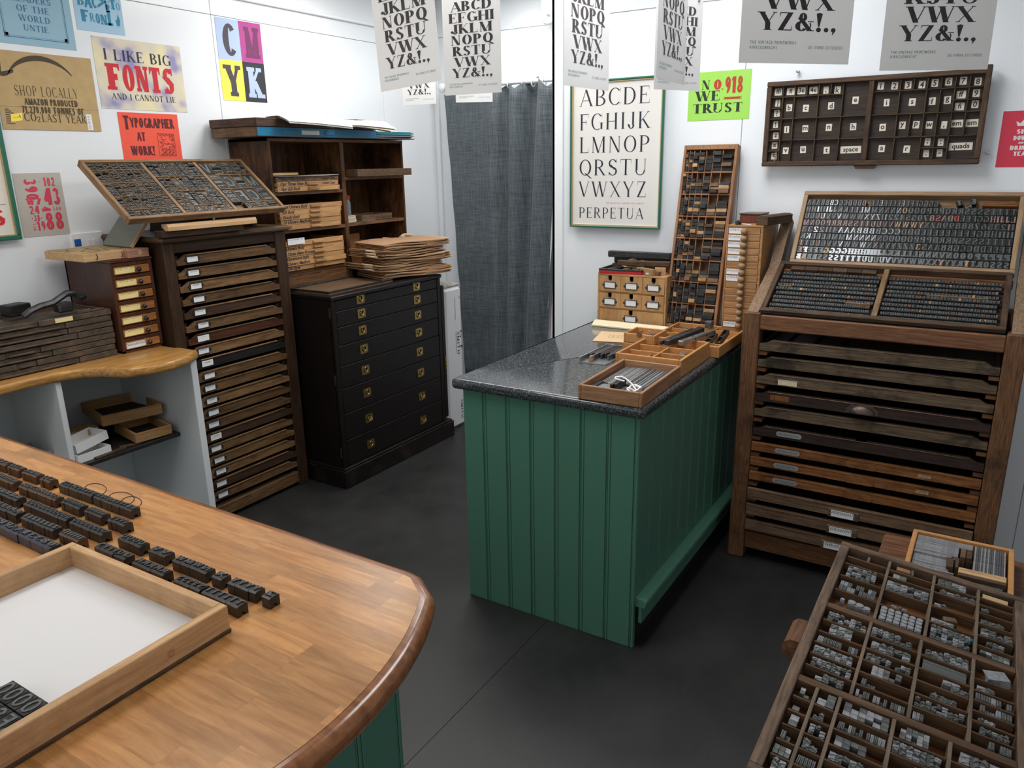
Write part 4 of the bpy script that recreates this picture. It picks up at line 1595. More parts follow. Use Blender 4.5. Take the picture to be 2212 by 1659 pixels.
MB().box((BX0 + .016, BY + .004, CT), (3.292, BY + .018, 1.12), .001).build('base_board', W_BOOKX, bc)
pegs = MB()
for k in range(18):
    for x, s in ((3.2915, -1), (BX1 - .0165, -1)):
        pegs.box((x - .0008, BY + .03, 1.16 + .036 * k), (x, BY + .034, 1.164 + .036 * k))
pegs.build('peg_holes', M_STEEL, bc)['kind'] = 'stuff'

# shallow trays filed in the left column
WNAMES = ['10pt Times New Roman', '10pt Gill Bold', '10pt Univers Bold', 'Gill Bold', 'Goudy Bold', '10 Univers Medium', 'Script', '12pt Chisel', 'Univers Bold', 'Times New Roman', 'Garamond Italic', 'Univers Medium', 'Old Style']
W_HAND = wood('tray_handle_wood', (.26, .13, .055), (.50, .29, .13), 0, rand=.2)
handm = MB().prism([(0, 0), (-.014, .002), (-.014, .007), (0, .015)], -.038, .038, M=Matrix(((0, 0, 1, 0), (1, 0, 0, 0), (0, 1, 0, 0), (0, 0, 0, 1)))).mesh('handle', W_HAND)
slotn = {0: 'top', 1: 'middle', 2: 'lower'}
k = 0
for slot, z0, n, names in ((0, 1.5475, 3, ['10pt Gill Bold', '10pt Times New Roman', 'Times New Roman']), (1, 1.3525, 5, ['Script', '10 Univers Medium', 'Goudy Bold', 'Gill Bold', '10pt Univers Bold']),
                            (2, 1.1375, 6, ['Old Style', 'Univers Medium', 'Garamond Italic', 'Times New Roman', 'Univers Bold', ''])):
    for i in range(n):
        h = .0255 if slot else .0245
        z = z0 + i * (h + .0005) + .0003
        x0 = 2.80 + R.uniform(0, .006)
        x1 = 3.245 + R.uniform(-.006, .012)
        y0 = BY - .012 - R.uniform(0, .014)
        lb = ('pale wooden tray hand lettered %s in the %s shelf of the bookcase' % (names[i], slotn[slot])) if names[i] else 'topmost pale wooden tray in the lower shelf of the bookcase'
        t = thing('type_tray', lb, 'tray', T(x0, y0, z), 'lettered trays in the bookcase')
        wl = x1 - x0
        mt = W_TRAY if not (slot == 0 and i == 2) else W_TYPEBRN
        MB().box((0, 0, 0), (wl, .009, h), .0012).build('front_rail', mt, t)
        MB().box((0, .009, .001), (.008, .26, h - .004)).box((wl - .008, .009, .001), (wl, .26, h - .004)).build('side_rail', mt, t)
        MB().box((.008, .009, .001), (wl - .008, .26, .004)).build('base', mt, t)
        if not (slot == 0 and i == 2):
            link('handle', handm, t).matrix_basis = T(wl * .545, 0, .005)
        if names[i]:
            me = soft_text(names[i], .024, 'lettering', M_INK, shear=.35, bold=.0007)
            o = link('lettering', me, t)
            o.matrix_basis = FR_XZ(.012, -.0006, .006)
        if slot == 0 and i in (1, 2):
            o = link('lettering', soft_text(('Lower Case', 'Upper Case')[i - 1], .019, 'lettering', M_INK, shear=.35, bold=.0005), t)
            o.matrix_basis = FR_XZ(wl * .72, -.0006, .007)
        for s in (.004, wl - .010):
            MB().box((s, -.0004, .004), (s + .006, 0, .008)).box((s, -.0004, .013), (s + .006, 0, .017)).build('box_joint', W_TYPEBRN, t)
zz = 1.5475 + 3 * .0255
tag(sheet_mb(.44, .2, .001, curl=.006).build('paper_sheet', M_PAPER, None, M=T(2.80, BY - .03, zz + .001)), 'white paper sheet over the top trays in the bookcase', 'paper')
tag(MB().box((0, 0, 0), (.17, .16, .012), .001).build('envelope', M_CARDBOARD, None, M=T(2.80, BY + .01, zz + .007) @ RZ(-3)), 'buff envelope lying on papers in the bookcase', 'envelope')
lt = thing('paper_label', 'white paper label with handwriting stuck before the lower bookcase trays', 'label', T(2.822, BY - .034, 1.277) @ RX(-2))
MB().box((0, 0, 0), (.118, .0006, .032)).build('label_sheet', M_PAPER, lt)
link('label_writing', card_meshes(.09, .024, 1, 77), lt).matrix_basis = FR_XZ(.06, -.001, .013)

# right column
t = wood_case('type_case', 'old brown wooden case drawn forward on the upper right shelf', T(3.332, 3.085, 1.6125), .478, .36, .040, .014, W_TYPEBRN, W_TYPEBRN, W_TYPEBRN, 'type case')
SHF = 1.354
t = thing('glass_jar', 'small glass jar with red lid and dark bits inside', 'jar', T(3.365, 3.225, SHF + .040))
M_GLASS = plain('jar_glass', (.55, .60, .62), .05)
M_GLASS.node_tree.nodes['Principled BSDF'].inputs['Transmission Weight'].default_value = .8
MB().lathe([(0, 0), (.026, 0), (.028, .004), (.028, .075), (.023, .085), (.023, .092), (.021, .092), (.021, .084), (.026, .074), (.026, .006), (0, .004)], 20).build('jar_body', M_GLASS, t, True)
MB().lathe([(0, .092), (.026, .092), (.027, .094), (.027, .112), (.024, .115), (0, .115)], 20).build('lid', plain('red_lid', srgb(160, 26, 30), .4), t, True)
MB().lathe([(0, .005), (.024, .006), (.024, .048), (.012, .056), (0, .052)], 12).build('contents', M_TYPEBITS if 'M_TYPEBITS' in globals() else M_IRON, t)
for k, z in enumerate((0, .0205)):
    t = thing('type_packet', ('lower', 'upper')[k] + ' pale wrapped type packet under the glass jar', 'packet', T(3.333, 3.19, SHF + .0002 + z))
    MB().box((0, 0, 0), (.075 - .004 * k, .10, .020), .002).build('wrapper', plain('aged_wrapper_%d' % k, srgb(198, 186, 158), .8), t)
    link('label_writing', card_meshes(.05, .02, 2, 50 + k), t).matrix_basis = FR_XZ(.035, -.0006, .007)
t = wood_case('wooden_tray', 'small red brown tray on the shelf beside the packets', T(3.47, 3.20, SHF + .0005), .27, .16, .034, .008, W_TYPEBRN, W_TYPEBRN, W_TYPE, 'tray')
link('lettering', soft_text('Century Schoolbook', .016, 'lettering', M_INK, shear=.2), t).matrix_basis = FR_XZ(.12, -.0006, .010)
tag(MB().box((0, 0, 0), (.13, .07, .004), .001).build('metal_plate', M_STEEL, None, M=T(3.44, 3.165, SHF + .0004) @ RZ(8)), 'thin grey metal plate before the red brown tray', 'plate')
bx = thing('magazine_tray', 'orange wooden tray with a dipped front among paper bags', 'tray', T(3.332, 3.10, 1.1005) @ RZ(0))
prof = [(0, 0), (.262, 0), (.262, .150), (.205, .158), (.180, .105), (.165, .092), (.105, .085), (.085, .100), (.072, .128), (0, .118)]
MB().prism(prof, -.012, 0, M=Matrix(((1, 0, 0, 0), (0, 0, -1, 0), (0, 1, 0, 0), (0, 0, 0, 1)))).build('front_panel', W_BEECH, bx)
MB().box((0, .012, 0), (.010, .26, .10)).build('side_panel', W_BEECH, bx)
MB().box((.252, .012, 0), (.262, .26, .13)).build('side_panel', W_BEECH, bx)
MB().box((0, .25, 0), (.262, .26, .17)).build('back_panel', W_BEECH, bx)
MB().box((.01, .012, 0), (.252, .25, .006)).build('base', W_BEECH, bx)
o = thing('paper_stack', 'grey stack of cut paper beside the orange tray', 'paper', T(3.61, 3.20, 1.1005))
MB().box((0, 0, 0), (.13, .18, .105), .001).build('stack_body', plain('grey_paper_stack', srgb(120, 122, 118), .8, var=.2, vscale=60), o)
MB().box((.01, .01, .106), (.12, .16, .118), .001).build('top_bundle', M_CARDBOARD, o)

# things on the bookcase top
t = wood_case('type_case', 'dark case with blue front edge lying on top of bookcase', T(2.672, 3.11, BT + .004), .862, .345, .046, .016, W_CASE, W_CASEY, W_CASE, 'type case')
BL = plain('blue_painted_front', srgb(20, 112, 152), .4)
fr = MB().box((0, -.004, .002), (.862, 0, .045), .001).build('blue_front', BL, t)
MB().box((.155, -.008, .012), (.262, -.004, .034), .002).box((.45, -.007, .012), (.52, -.004, .034), .002).build('handle', BL, fr)
MB().box((.285, -.0052, .012), (.41, -.0042, .034), .001).build('label_card', M_PAPER, fr)
link('label_writing', card_meshes(.07, .02, 1, 12), fr).matrix_basis = FR_XZ(.345, -.0058, .021)
t = wood_case('type_case', 'old brown case on top of the blue fronted case', T(2.664, 3.10, BT + .0505), .86, .35, .040, .016, W_OLD, W_OLDY, W_CASE, 'type case')
ZC = BT + .0505 + .0405
rr = random.Random(4)


def drooping(w_, h_, drop, reach, t=.0006):
    """a sheet lying back from the case front, its front edge hanging over"""
    mb = MB()
    nx, ny = 6, 10
    vs = []
    for kk in (0, 1):
        for j in range(ny + 1):
            for i in range(nx + 1):
                x, y = w_ * i / nx, h_ * j / ny
                z = -drop * max(0, 1 - y / reach) ** 1.6 * (.75 + .5 * i / nx) + .002 * sin(4 * i / nx + j * .3)
                vs.append((x, y, z + (0 if kk else -t)))
    n = (nx + 1) * (ny + 1)
    fs = []
    for j in range(ny):
        for i in range(nx):
            a = j * (nx + 1) + i
            fs += [(n + a, n + a + 1, n + a + nx + 2, n + a + nx + 1), (a, a + nx + 1, a + nx + 2, a + 1)]
    for i in range(nx):
        fs.append((i, i + 1, n + i + 1, n + i))
    return mb.add(vs, fs)


for k in range(6):
    o = drooping(.36, .24, .038, .12).build('print_sheet', M_PAPER, None, M=T(2.77 + rr.uniform(-.008, .008), 2.985 + rr.uniform(-.006, .006), ZC + .0022 * k) @ RZ(-13 + rr.uniform(-2, 2)))
    tag(o, 'white printed sheet in the left pile on top of the bookcase', 'paper', 'left pile of sheets on the bookcase')
for k in range(5):
    o = drooping(.34, .24, .030 + .006 * k, .12).build('print_sheet', plain('cream_sheet_%d' % k, srgb(222 - 5 * k, 212 - 5 * k, 194 - 5 * k), .8), None, M=T(3.17 + rr.uniform(-.01, .01), 3.005 + rr.uniform(-.01, .01), ZC + .0030 * k) @ RZ(-9 + rr.uniform(-5, 5)))
    tag(o, 'cream sheet in the right pile on top of the bookcase', 'paper', 'right pile of sheets on the bookcase')
tag(sheet_mb(.26, .22, .001, curl=.01).build('card_folder', plain('dark_blue_card', srgb(52, 66, 110), .6), None, M=T(3.14, 3.10, ZC + .010) @ RZ(-9)), 'thin dark blue card on the cream sheets', 'card')
zz = BT + .004
for k in range(9):
    m = (M_BLACK, plain('teal_folder_%d' % k, srgb(40, 92 + 4 * k, 112 + 3 * k), .5), plain('sea_green_folder_%d' % k, srgb(96, 140, 136), .5), M_STEEL)[(0, 3, 0, 3, 0, 1, 2, 1, 1)[k]]
    o = MB().box((0, 0, 0), (.31 - .010 * (k % 3), .22, .0042), .001).build('folder', m, None, M=T(3.545 + rr.uniform(0, .012), 3.12 + rr.uniform(0, .012), zz) @ RZ(-5 + rr.uniform(-3, 3)) )
    tag(o, ('black' if k in (0, 2, 4) else 'grey' if k in (1, 3) else 'blue green') + ' thin folder in the pile at the bookcase end', 'folder', 'thin folders piled on the bookcase')
    zz += .0048

# ------------------------------------------------------------------ stack of brown paper bags
M_KRAFT = [plain('kraft_paper_%d' % k, c, .8, var=.05, vscale=12) for k, c in enumerate((srgb(164, 128, 94), srgb(148, 110, 78), srgb(176, 142, 106)))]


def bag_mesh(mat, seed):
    r = random.Random(seed)
    L_, D_, t = .47, .30, .0034
    mb = MB()
    nx, ny = 14, 3
    tops = []
    for kk in (0, 1):
        for j in range(ny + 1):
            for i in range(nx + 1):
                u = i / nx
                sag = .008 * (2 * u - 1) ** 2 + .004 * sin(5 * u + seed) - .010 * max(0, .25 - u) / .25
                puff = .0016 * sin(pi * u) if kk else 0
                tops.append((L_ * (u - .5), D_ * (j / ny - .5), sag + puff + (t if kk else 0)))
    n = (nx + 1) * (ny + 1)
    fs = []
    for j in range(ny):
        for i in range(nx):
            a = j * (nx + 1) + i
            fs += [(n + a, n + a + 1, n + a + nx + 2, n + a + nx + 1), (a, a + nx + 1, a + nx + 2, a + 1)]
    rg = [i for i in range(nx + 1)] + [(nx + 1) * j + nx for j in range(1, ny + 1)] + [(nx + 1) * ny + i for i in range(nx - 1, -1, -1)] + [(nx + 1) * j for j in range(ny - 1, 0, -1)]
    for q in range(len(rg)):
        a, b = rg[q], rg[(q + 1) % len(rg)]
        fs.append((a, b, n + b, n + a))
    mb.add(tops, fs)
    mb.box((.06, -D_ / 2 - .001, .002), (.19, -D_ / 2 + .06, .0052))       # folded bottom flap
    return mb.mesh('bag_body', mat)


bags = [bag_mesh(M_KRAFT[k % 3], k) for k in range(3)]
twist = MB()
for s in (0, 1):
    pts = [(-.045 + .09 * k / 10, .02 * sin(pi * k / 10) * (1 if s else .7) * 1.6, .005 + .006 * s + .006 * sin(pi * k / 10)) for k in range(11)]
    twist.tube(pts, .0028, 6)
twist = twist.mesh('bag_handle', plain('twisted_paper_cord', srgb(204, 180, 150), .8))
rr = random.Random(16)
zz = CT + .012
for k in range(40):
    grp = k // 8
    dx, dy = (0, -.045, .01, -.03, .005)[grp] + rr.uniform(-.008, .008), (-.01, .015, 0, .01, 0)[grp] + rr.uniform(-.008, .008)
    flip = grp in (1, 3)
    Mb = T(3.535 + dx, 2.965 + dy, zz) @ RZ(-14 + (-5, 4, -3, 6, 0)[grp] + rr.uniform(-2.5, 2.5) + (180 if flip else 0))
    t = thing('paper_bag', 'brown paper bag lying %s in the stack on the black chest' % ('undermost' if k == 0 else 'topmost' if k == 39 else '%d%s from the top' % (40 - k, {1: 'st', 2: 'nd', 3: 'rd'}.get((40 - k) % 10 if (40 - k) // 10 != 1 else 0, 'th'))), 'bag', Mb, 'brown paper bags stacked on the chest')
    link('bag_body', bags[k % 3], t)
    if k % 3 == 0 or k > 36:
        link('bag_handle', twist, t).matrix_basis = (T(.235, .05, 0) if not (k > 36) else T(.15, .15, .002)) @ RZ(-90 if not (k > 36) else 0)
    zz += .0049


# ================================================================== curtain across the rear opening
def weave():
    m, nt, b = nodes('grey_blue_weave')
    L = nt.links
    tc = nt.nodes.new('ShaderNodeTexCoord')
    outs = []
    for s in ((1, 260, 9), (1, 14, 300)):
        mp = nt.nodes.new('ShaderNodeMapping')
        mp.inputs['Scale'].default_value = s
        L.new(tc.outputs['Object'], mp.inputs['Vector'])
        nz = nt.nodes.new('ShaderNodeTexNoise')
        nz.inputs['Scale'].default_value = 1.0
        nz.inputs['Detail'].default_value = 2
        L.new(mp.outputs[0], nz.inputs['Vector'])
        outs.append(nz.outputs['Fac'])
    ad = nt.nodes.new('ShaderNodeMath')
    ad.operation = 'ADD'
    L.new(outs[0], ad.inputs[0])
    L.new(outs[1], ad.inputs[1])
    rp = nt.nodes.new('ShaderNodeValToRGB')
    rp.color_ramp.elements[0].position = .36
    rp.color_ramp.elements[1].position = .62
    hf = nt.nodes.new('ShaderNodeMath')
    hf.operation = 'MULTIPLY'
    hf.inputs[1].default_value = .5
    L.new(ad.outputs[0], hf.inputs[0])
    rp.color_ramp.elements[0].color = (.040, .050, .060, 1)
    rp.color_ramp.elements[1].color = (.115, .138, .152, 1)
    L.new(hf.outputs[0], rp.inputs['Fac'])
    L.new(rp.outputs['Color'], b.inputs['Base Color'])
    b.inputs['Roughness'].default_value = .75
    b.inputs['Sheen Weight'].default_value = .15
    bp = nt.nodes.new('ShaderNodeBump')
    bp.inputs['Strength'].default_value = .15
    bp.inputs['Distance'].default_value = .001
    L.new(ad.outputs[0], bp.inputs['Height'])
    L.new(bp.outputs['Normal'], b.inputs['Normal'])
    return m


cur = thing('curtain', 'long grey blue woven curtain gathered on a white rod', 'curtain', T(0, 0, 0))


def curtain_mesh(y0, y1, y0b, y1b, x, z0, fold, nu=120, nz=36, header=True):
    vs, fs = [], []
    for j in range(nz + 1):
        t = j / nz
        for i in range(nu + 1):
            u = i / nu
            zt = 2.125
            if header:
                a = max(0, (u - .38) / .62)
                if u > .38:
                    zt = 2.125 + .075 * min(1, a * 2.2) * (.5 - .5 * cos(2 * pi * (a * 2.55 - .12))) ** .45
                    zt -= .035 * (1 - min(1, a * 4)) * sin(pi * min(1, a * 4))
            z = zt + (z0 - zt) * t
            y = (y0 + (y1 - y0) * u) * (1 - t) + (y0b + (y1b - y0b) * u) * t
            k = max(0, (u - .34) / .66)
            amp = (.012 + .052 * min(1, k * 2.5)) * (1 - .35 * t)
            ph = 2 * pi * (u * 1.3 if u < .34 else .442 + k * 2.9)
            d = amp * sin(ph + .5 * sin(2.0 * t)) + .006 * sin(9 * u + 5 * t) + .003 * sin(31 * t + 4 * u) * (u < .6)
            if .62 < t < .72:
                d += .006 * sin((t - .62) / .1 * pi) * (1 - u)
            vs.append((x + d * fold, y, z))
    w_ = nu + 1
    for j in range(nz):
        for i in range(nu):
            a = j * w_ + i
            fs.append((a, a + 1, a + w_ + 1, a + w_))
    mb = MB()
    mb.add(vs, fs)
    return mb


M_CURT = weave()
o = curtain_mesh(3.318, 2.40, 3.215, 2.555, 4.49, .16, 1.0).build('fabric', M_CURT, cur, True)
md = o.modifiers.new('thickness', 'SOLIDIFY')
md.thickness = .003
o = curtain_mesh(2.50, 2.40, 2.62, 2.47, 4.535, .19, .25, nu=16, header=False).build('lining', plain('white_lining', srgb(206, 204, 206), .8), cur, True)
pole = thing('curtain_pole', 'white curtain pole with round ball end above grey curtain', 'curtain pole', T(0, 0, 0))
MB().cyl((4.50, 1.70, 2.172), (4.50, 3.315, 2.172), .015, 14).build('pole_rod', M_TRIM, pole, True)
MB().lathe([(0, -.03), (.015, -.028), (.026, -.015), (.030, 0), (.026, .015), (.015, .028), (0, .03)], 18, M=T(4.50, 3.342, 2.172)).build('finial', M_TRIM, pole, True)
for y in (3.30, 2.0):
    MB().cyl((4.50, y, 2.172), (4.60, y, 2.172), .008, 8).build('bracket', M_TRIM, pole)
rm = MB().tube([(.026 * cos(2 * pi * k / 16), 0, .026 * sin(2 * pi * k / 16)) for k in range(17)], .0035, 6).mesh('ring', M_TRIM)
for y in (3.29, 2.90, 2.80, 2.69, 2.62, 2.54):
    o = link('curtain_ring', rm, None, T(4.50, y, 2.162))
    tag(o, 'white plastic curtain ring hanging on the white curtain pole', 'ring', 'curtain rings on the pole')

# wrapped paper standing between chest and curtain
pk = thing('paper_packet', 'white wrapped paper packet printed with G F SMITH by chest', 'packet', T(3.765, 2.842, 0) @ RZ(0))
M_WRAP = plain('white_wrapper', srgb(196, 196, 198), .6, bump=.2, vscale=9)
MB().box((0, 0, 0), (.185, .40, .93), .02).build('wrapper', M_WRAP, pk)
MB().box((.01, .01, .93), (.175, .39, .945), .004).build('paper_edge', plain('grey_paper_edge', srgb(150, 146, 138), .9, var=.4, vscale=40, bump=.8), pk)
p = Print()
p.text(SANS, 'SMITH', .118, .64, .024, width=.150, rot=-pi / 2).text(SANS, 'G F', .150, .645, .024, width=.135, rot=-pi / 2)
p.text(SANS, 'S', .150, .865, .026, rot=-pi / 2).text(SANS, 'SMITH', .135, .18, .022, width=.13, rot=-pi / 2)
for y0 in (.64, .86):
    for k in range(24):
        p.rect(.104, y0 - .006 * k, .110, y0 + .003 - .006 * k)
o = p.build('lettering', M_INK, pk)
o.matrix_basis = FR_XZ(0, -.0006, 0)
pk = thing('paper_packet', 'plain white packet standing against the wall behind the chest', 'packet', T(3.80, 3.26, 0))
MB().box((0, 0, 0), (.40, .20, 1.02), .02).build('wrapper', M_WRAP, pk)


# ================================================================== green island with granite top
def granite():
    m, nt, b = nodes('dark_granite')
    L = nt.links
    tc = nt.nodes.new('ShaderNodeTexCoord')
    nz = nt.nodes.new('ShaderNodeTexNoise')
    nz.inputs['Scale'].default_value = 150
    nz.inputs['Detail'].default_value = 3
    nz.inputs['Roughness'].default_value = .8
    L.new(tc.outputs['Object'], nz.inputs['Vector'])
    rp = nt.nodes.new('ShaderNodeValToRGB')
    e = rp.color_ramp.elements
    e[0].position, e[1].position = .38, .78
    e[0].color = (.012, .013, .015, 1)
    e[1].color = (.32, .34, .35, 1)
    k = e.new(.56)
    k.color = (.055, .060, .066, 1)
    L.new(nz.outputs['Fac'], rp.inputs['Fac'])
    vo = nt.nodes.new('ShaderNodeTexVoronoi')
    vo.inputs['Scale'].default_value = 55
    L.new(tc.outputs['Object'], vo.inputs['Vector'])
    r2 = nt.nodes.new('ShaderNodeValToRGB')
    r2.color_ramp.elements[0].position = .05
    r2.color_ramp.elements[1].position = .10
    r2.color_ramp.elements[0].color = (1, 1, 1, 1)
    r2.color_ramp.elements[1].color = (0, 0, 0, 1)
    L.new(vo.outputs['Distance'], r2.inputs['Fac'])
    mx = nt.nodes.new('ShaderNodeMix')
    mx.data_type = 'RGBA'
    L.new(r2.outputs['Color'], mx.inputs['Factor'])
    L.new(rp.outputs['Color'], mx.inputs['A'])
    mx.inputs['B'].default_value = (.5, .52, .54, 1)
    L.new(mx.outputs['Result'], b.inputs['Base Color'])
    b.inputs['Roughness'].default_value = .11
    b.inputs['Specular IOR Level'].default_value = .6
    return m


isl = thing('island_counter', 'green tongue and groove island counter with dark granite top', 'counter', T(0, 0, 0))
IX, IY0, IY1, IT = 2.224, .903, 1.610, .875
BH = 3.612
MB().box((IX + .016, IY0 + .016, .10), (BH, IY1 - .016, IT)).build('carcass', M_GREEN, isl)


def board(w, h, axis):
    """tongue and groove board with its bead, standing up; face at 0"""
    mb = MB()
    x = 0.0
    for a, b, d in ((.0012, w - .016, 0), (w - .0145, w - .0105, .0012), (w - .009, w - .0004, .0004)):
        mb.box((a, d, 0), (b, .016, h), .0016)
    mb.box((0, .006, 0), (w, .016, h))
    return mb.mesh('board', M_GREEN)


n = 7
bw = (IY1 - IY0) / n
bm_ = board(bw, IT, 0)
for k in range(n):
    link('board', bm_, isl).matrix_basis = Matrix(((0, 1, 0, IX), (-1, 0, 0, IY1 - bw * k), (0, 0, 1, 0), (0, 0, 0, 1)))
n = 13
bw2 = (BH - IX - .016) / n
b2 = board(bw2, IT - .17, 0)
for k in range(n):
    link('board', b2, isl).matrix_basis = T(IX + .016 + bw2 * k, IY0, .17)
for k in range(n):
    link('board', b2, isl).matrix_basis = T(IX + .016 + bw2 * (k + 1), IY1, .17) @ RZ(180)
MB().box((IX, IY0 - .001, .175), (IX + .018, IY0 + .012, IT), .004).build('corner_strip', M_GREEN, isl)
prof = [(-.036, .0), (-.040, .010), (-.038, .022), (-.028, .030), (0, .032), (.012, .030), (.012, 0)]
o = MB().prism(prof, IX + .012, BH, M=Matrix(((0, 0, 1, 0), (1, 0, 0, IY0), (0, 1, 0, .165), (0, 0, 0, 1)))).build('foot_rail', M_GREEN, isl)
MB().box((IX + .016, IY0 - .024, .098), (BH, IY0 - .010, .168), .003).build('lower_board', M_GREEN, isl)
MB().box((IX + .018, IY0 + .012, 0), (BH, IY0 + .03, .10)).build('kick_board', M_BLACK, isl)
MB().box((IX + .016, IY0 + .03, 0), (BH, IY1 - .016, .10)).build('plinth', M_BLACK, isl)
gx0, gy0, gy1 = 2.186, .874, 1.636
pts = []
for (cx_, cy_, a0, r_) in ((BH - .002, gy0 + .002, -90, .002), (BH - .002, gy1 - .002, 0, .002), (gx0 + .012, gy1 - .012, 90, .012), (gx0 + .022, gy0 + .022, 180, .022)):
    for k in range(5):
        a = radians(a0 + 90 * k / 4)
        pts.append((cx_ + r_ * cos(a), cy_ + r_ * sin(a)))
o = slab(MB(), pts, .8752, .915, .014, 4).build('granite_top', granite(), isl)
sm(o, 35)
GT = .9155

# ------------------------------------------------------------------ trays on the granite
W_TR1 = wood('reddish_tray_wood', (.20, .095, .048), (.38, .20, .105), 0, scale=9, rand=.1)
W_TR1Y = wood('reddish_tray_cross', (.24, .12, .06), (.42, .24, .13), 1, scale=9, rand=.1)


def tray_at(name, label, x0, y0, w, d, h, mats, rot=0.0, wall=.010, cat='tray', z=GT):
    return wood_case(name, label, T(x0, y0, z) @ RZ(rot), w, d, h, wall, mats[0], mats[1], mats[2], cat)


MT1 = T(2.192, .884, GT) @ RZ(1.5)
t1 = wood_case('lead_tray', 'nearest wooden tray of grey leads and white string on granite', MT1, .385, .226, .050, .011, W_TR1, W_TR1Y, W_TYPEBRN, 'tray')
rr = random.Random(33)
y = .0135
k = 0
while y < .205:
    th = rr.choice((.0030, .0036, .0042))
    L_ = .230 + rr.uniform(-.012, .012)
    o = MB().box((0, 0, 0), (L_, th * .9, .018), .0004).build('lead_strip', rr.choice((M_LEADL, M_LEADL, M_STEEL, M_LEAD)), None, M=MT1 @ T(.37 - L_, y, .0065 + rr.uniform(0, .004)))
    tag(o, 'long grey metal lead lying lengthwise in the nearest tray', 'lead', 'long leads in the nearest tray')
    y += th + .0002
y = .085
while y < .20:
    th = rr.choice((.004, .005, .006))
    o = MB().box((0, 0, 0), (.085, th * .92, .020), .0005).build('lead_strip', rr.choice((M_LEADL, M_STEEL, M_LEAD, M_LEADL)), None, M=MT1 @ T(.035 + rr.uniform(-.006, .006), y, .0065))
    tag(o, 'short grey metal lead at the front of the nearest tray', 'lead', 'short leads in the nearest tray')
    y += th + .0004
for k in range(4):
    o = MB().box((0, 0, 0), (.088, .010, .026), .001).build('black_furniture', M_BLACK, None, M=MT1 @ T(.030 + .007 * k, .202 - .0108 * k - .06 * (k > 1), .0065 + .020 * (k > 1)))
    tag(o, 'black metal spacing bar among the short leads', 'bar', 'black spacing bars in the nearest tray')
pts = []
for k in range(150):
    a = 2 * pi * k / 14
    pts.append((.034 * cos(a) * (1 + .12 * sin(k * .7)) + .004 * sin(k), .022 * sin(a) * (1 + .1 * cos(k * .9)), .030 + .0001 * k + .004 * sin(k * 1.3)))
pts += [(.03, .02, .05), (.045, .045, .06), (.06, .065, .062), (.05, .085, .060), (.03, .08, .060), (.025, .06, .058), (.03, .045, .055)]
o = MB().tube([(p[0] * .8 + .0, p[1], p[2]) for p in pts], .0028, 5).build('string_coil', plain('white_string', (.80, .78, .78), .8), None, True, MT1 @ T(.065, .052, 0))
tag(o, 'coil of white string with a loop in the nearest tray', 'string')

MT2 = T(2.588, .898, GT) @ RZ(.5)
t2 = wood_case('divided_tray', 'orange divided tray with metal spacing and long steel bars', MT2, .335, .258, .066, .010, W_BEECH, W_BEECH, W_BEECH, 'tray')
dividers(t2, [(.01, .125, .325, .125, .006), (.115, .125, .115, .248, .006), (.215, .01, .215, .248, .006), (.115, .01, .115, .125, .006)], .056, W_BEECH, W_BEECH)
for k in range(46):
    i, j = k % 8, k // 8
    o = MB().box((0, 0, 0), (.011, .0125, .010 + .004 * rr.random()), .0008).build('metal_quad', rr.choice((M_LEAD, M_LEADG, M_LEADL)), None, M=MT2 @ T(.014 + .0125 * i, .016 + .0138 * (j % 6) + rr.uniform(0, .001) + .0, .0065 + .011 * (0)) if k < 46 else None)
    tag(o, 'dull metal quad in the front right cell of orange tray', 'quad', 'metal quads in the orange divided tray')


def bored_bar(L_, w_, h_, holes, m):
    mb = MB().box((0, 0, 0), (L_, w_, h_), .002)
    o = mb.mesh('bar_body', m)
    return o


def furniture_bar(label, M, L_, w_, h_, m, holes, top=True):
    o = thing('metal_bar', label, 'bar', M)
    link('bar_body', MB().box((0, 0, 0), (L_, w_, h_), .002).mesh('bar_body', m), o)
    for x in holes:
        MB().lathe([(0, 0), (.0042, 0), (.0042, .0006), (0, .0006)], 12, M=T(x, w_ / 2, h_)).build('bored_hole', M_SHADOWBOX, o)
        MB().lathe([(0, 0), (.0042, 0), (.0042, .0006), (0, .0006)], 12, M=T(x, 0, h_ / 2) @ RX(90)).build('bored_hole', M_SHADOWBOX, o)
    return o


furniture_bar('long bright steel bar with bored holes, lying across two orange trays', frame((2.815, .975, GT + .062), (.97, -.24, .030), (.24, .97, 0)), .24, .022, .020, M_STEEL, (.09, .17, .225))
furniture_bar('long dark steel bar with bored holes behind the bright steel bar', frame((2.795, 1.022, GT + .062), (.97, -.22, .040), (.22, .97, 0)), .26, .024, .022, M_IRON, (.03, .20))
furniture_bar('thin dark bar lying beside the two long steel bars', frame((2.79, 1.05, GT + .064), (.97, -.20, .050), (.20, .97, 0)), .24, .012, .016, M_BLACK, ())
furniture_bar('short bright steel bar with two holes in the orange tray', MT2 @ T(.125, .035, .030) @ RZ(14), .085, .018, .016, M_STEEL, (.012, .068))
furniture_bar('grey metal rule lying in the left cells of orange tray', MT2 @ T(.02, .150, .03) @ RZ(4) @ RY(-6), .12, .008, .008, M_STEEL, ())
furniture_bar('flat steel rule in the middle left cell of orange tray', MT2 @ T(.125, .19, .014) @ RZ(40), .06, .014, .006, M_STEEL, ())
furniture_bar('dark bar under the flat steel rule in orange tray', MT2 @ T(.13, .14, .0068) @ RZ(20), .07, .02, .006, M_IRON, ())
o = MB().cyl((.03, .22, .014), (.05, .20, .03), .004, 10).cyl((.028, .222, .0135), (.033, .217, .017), .008, 10).build('quoin_key', M_STEEL, None, True, MT2)
tag(o, 'small steel bolt in the front left cell of orange tray', 'bolt')

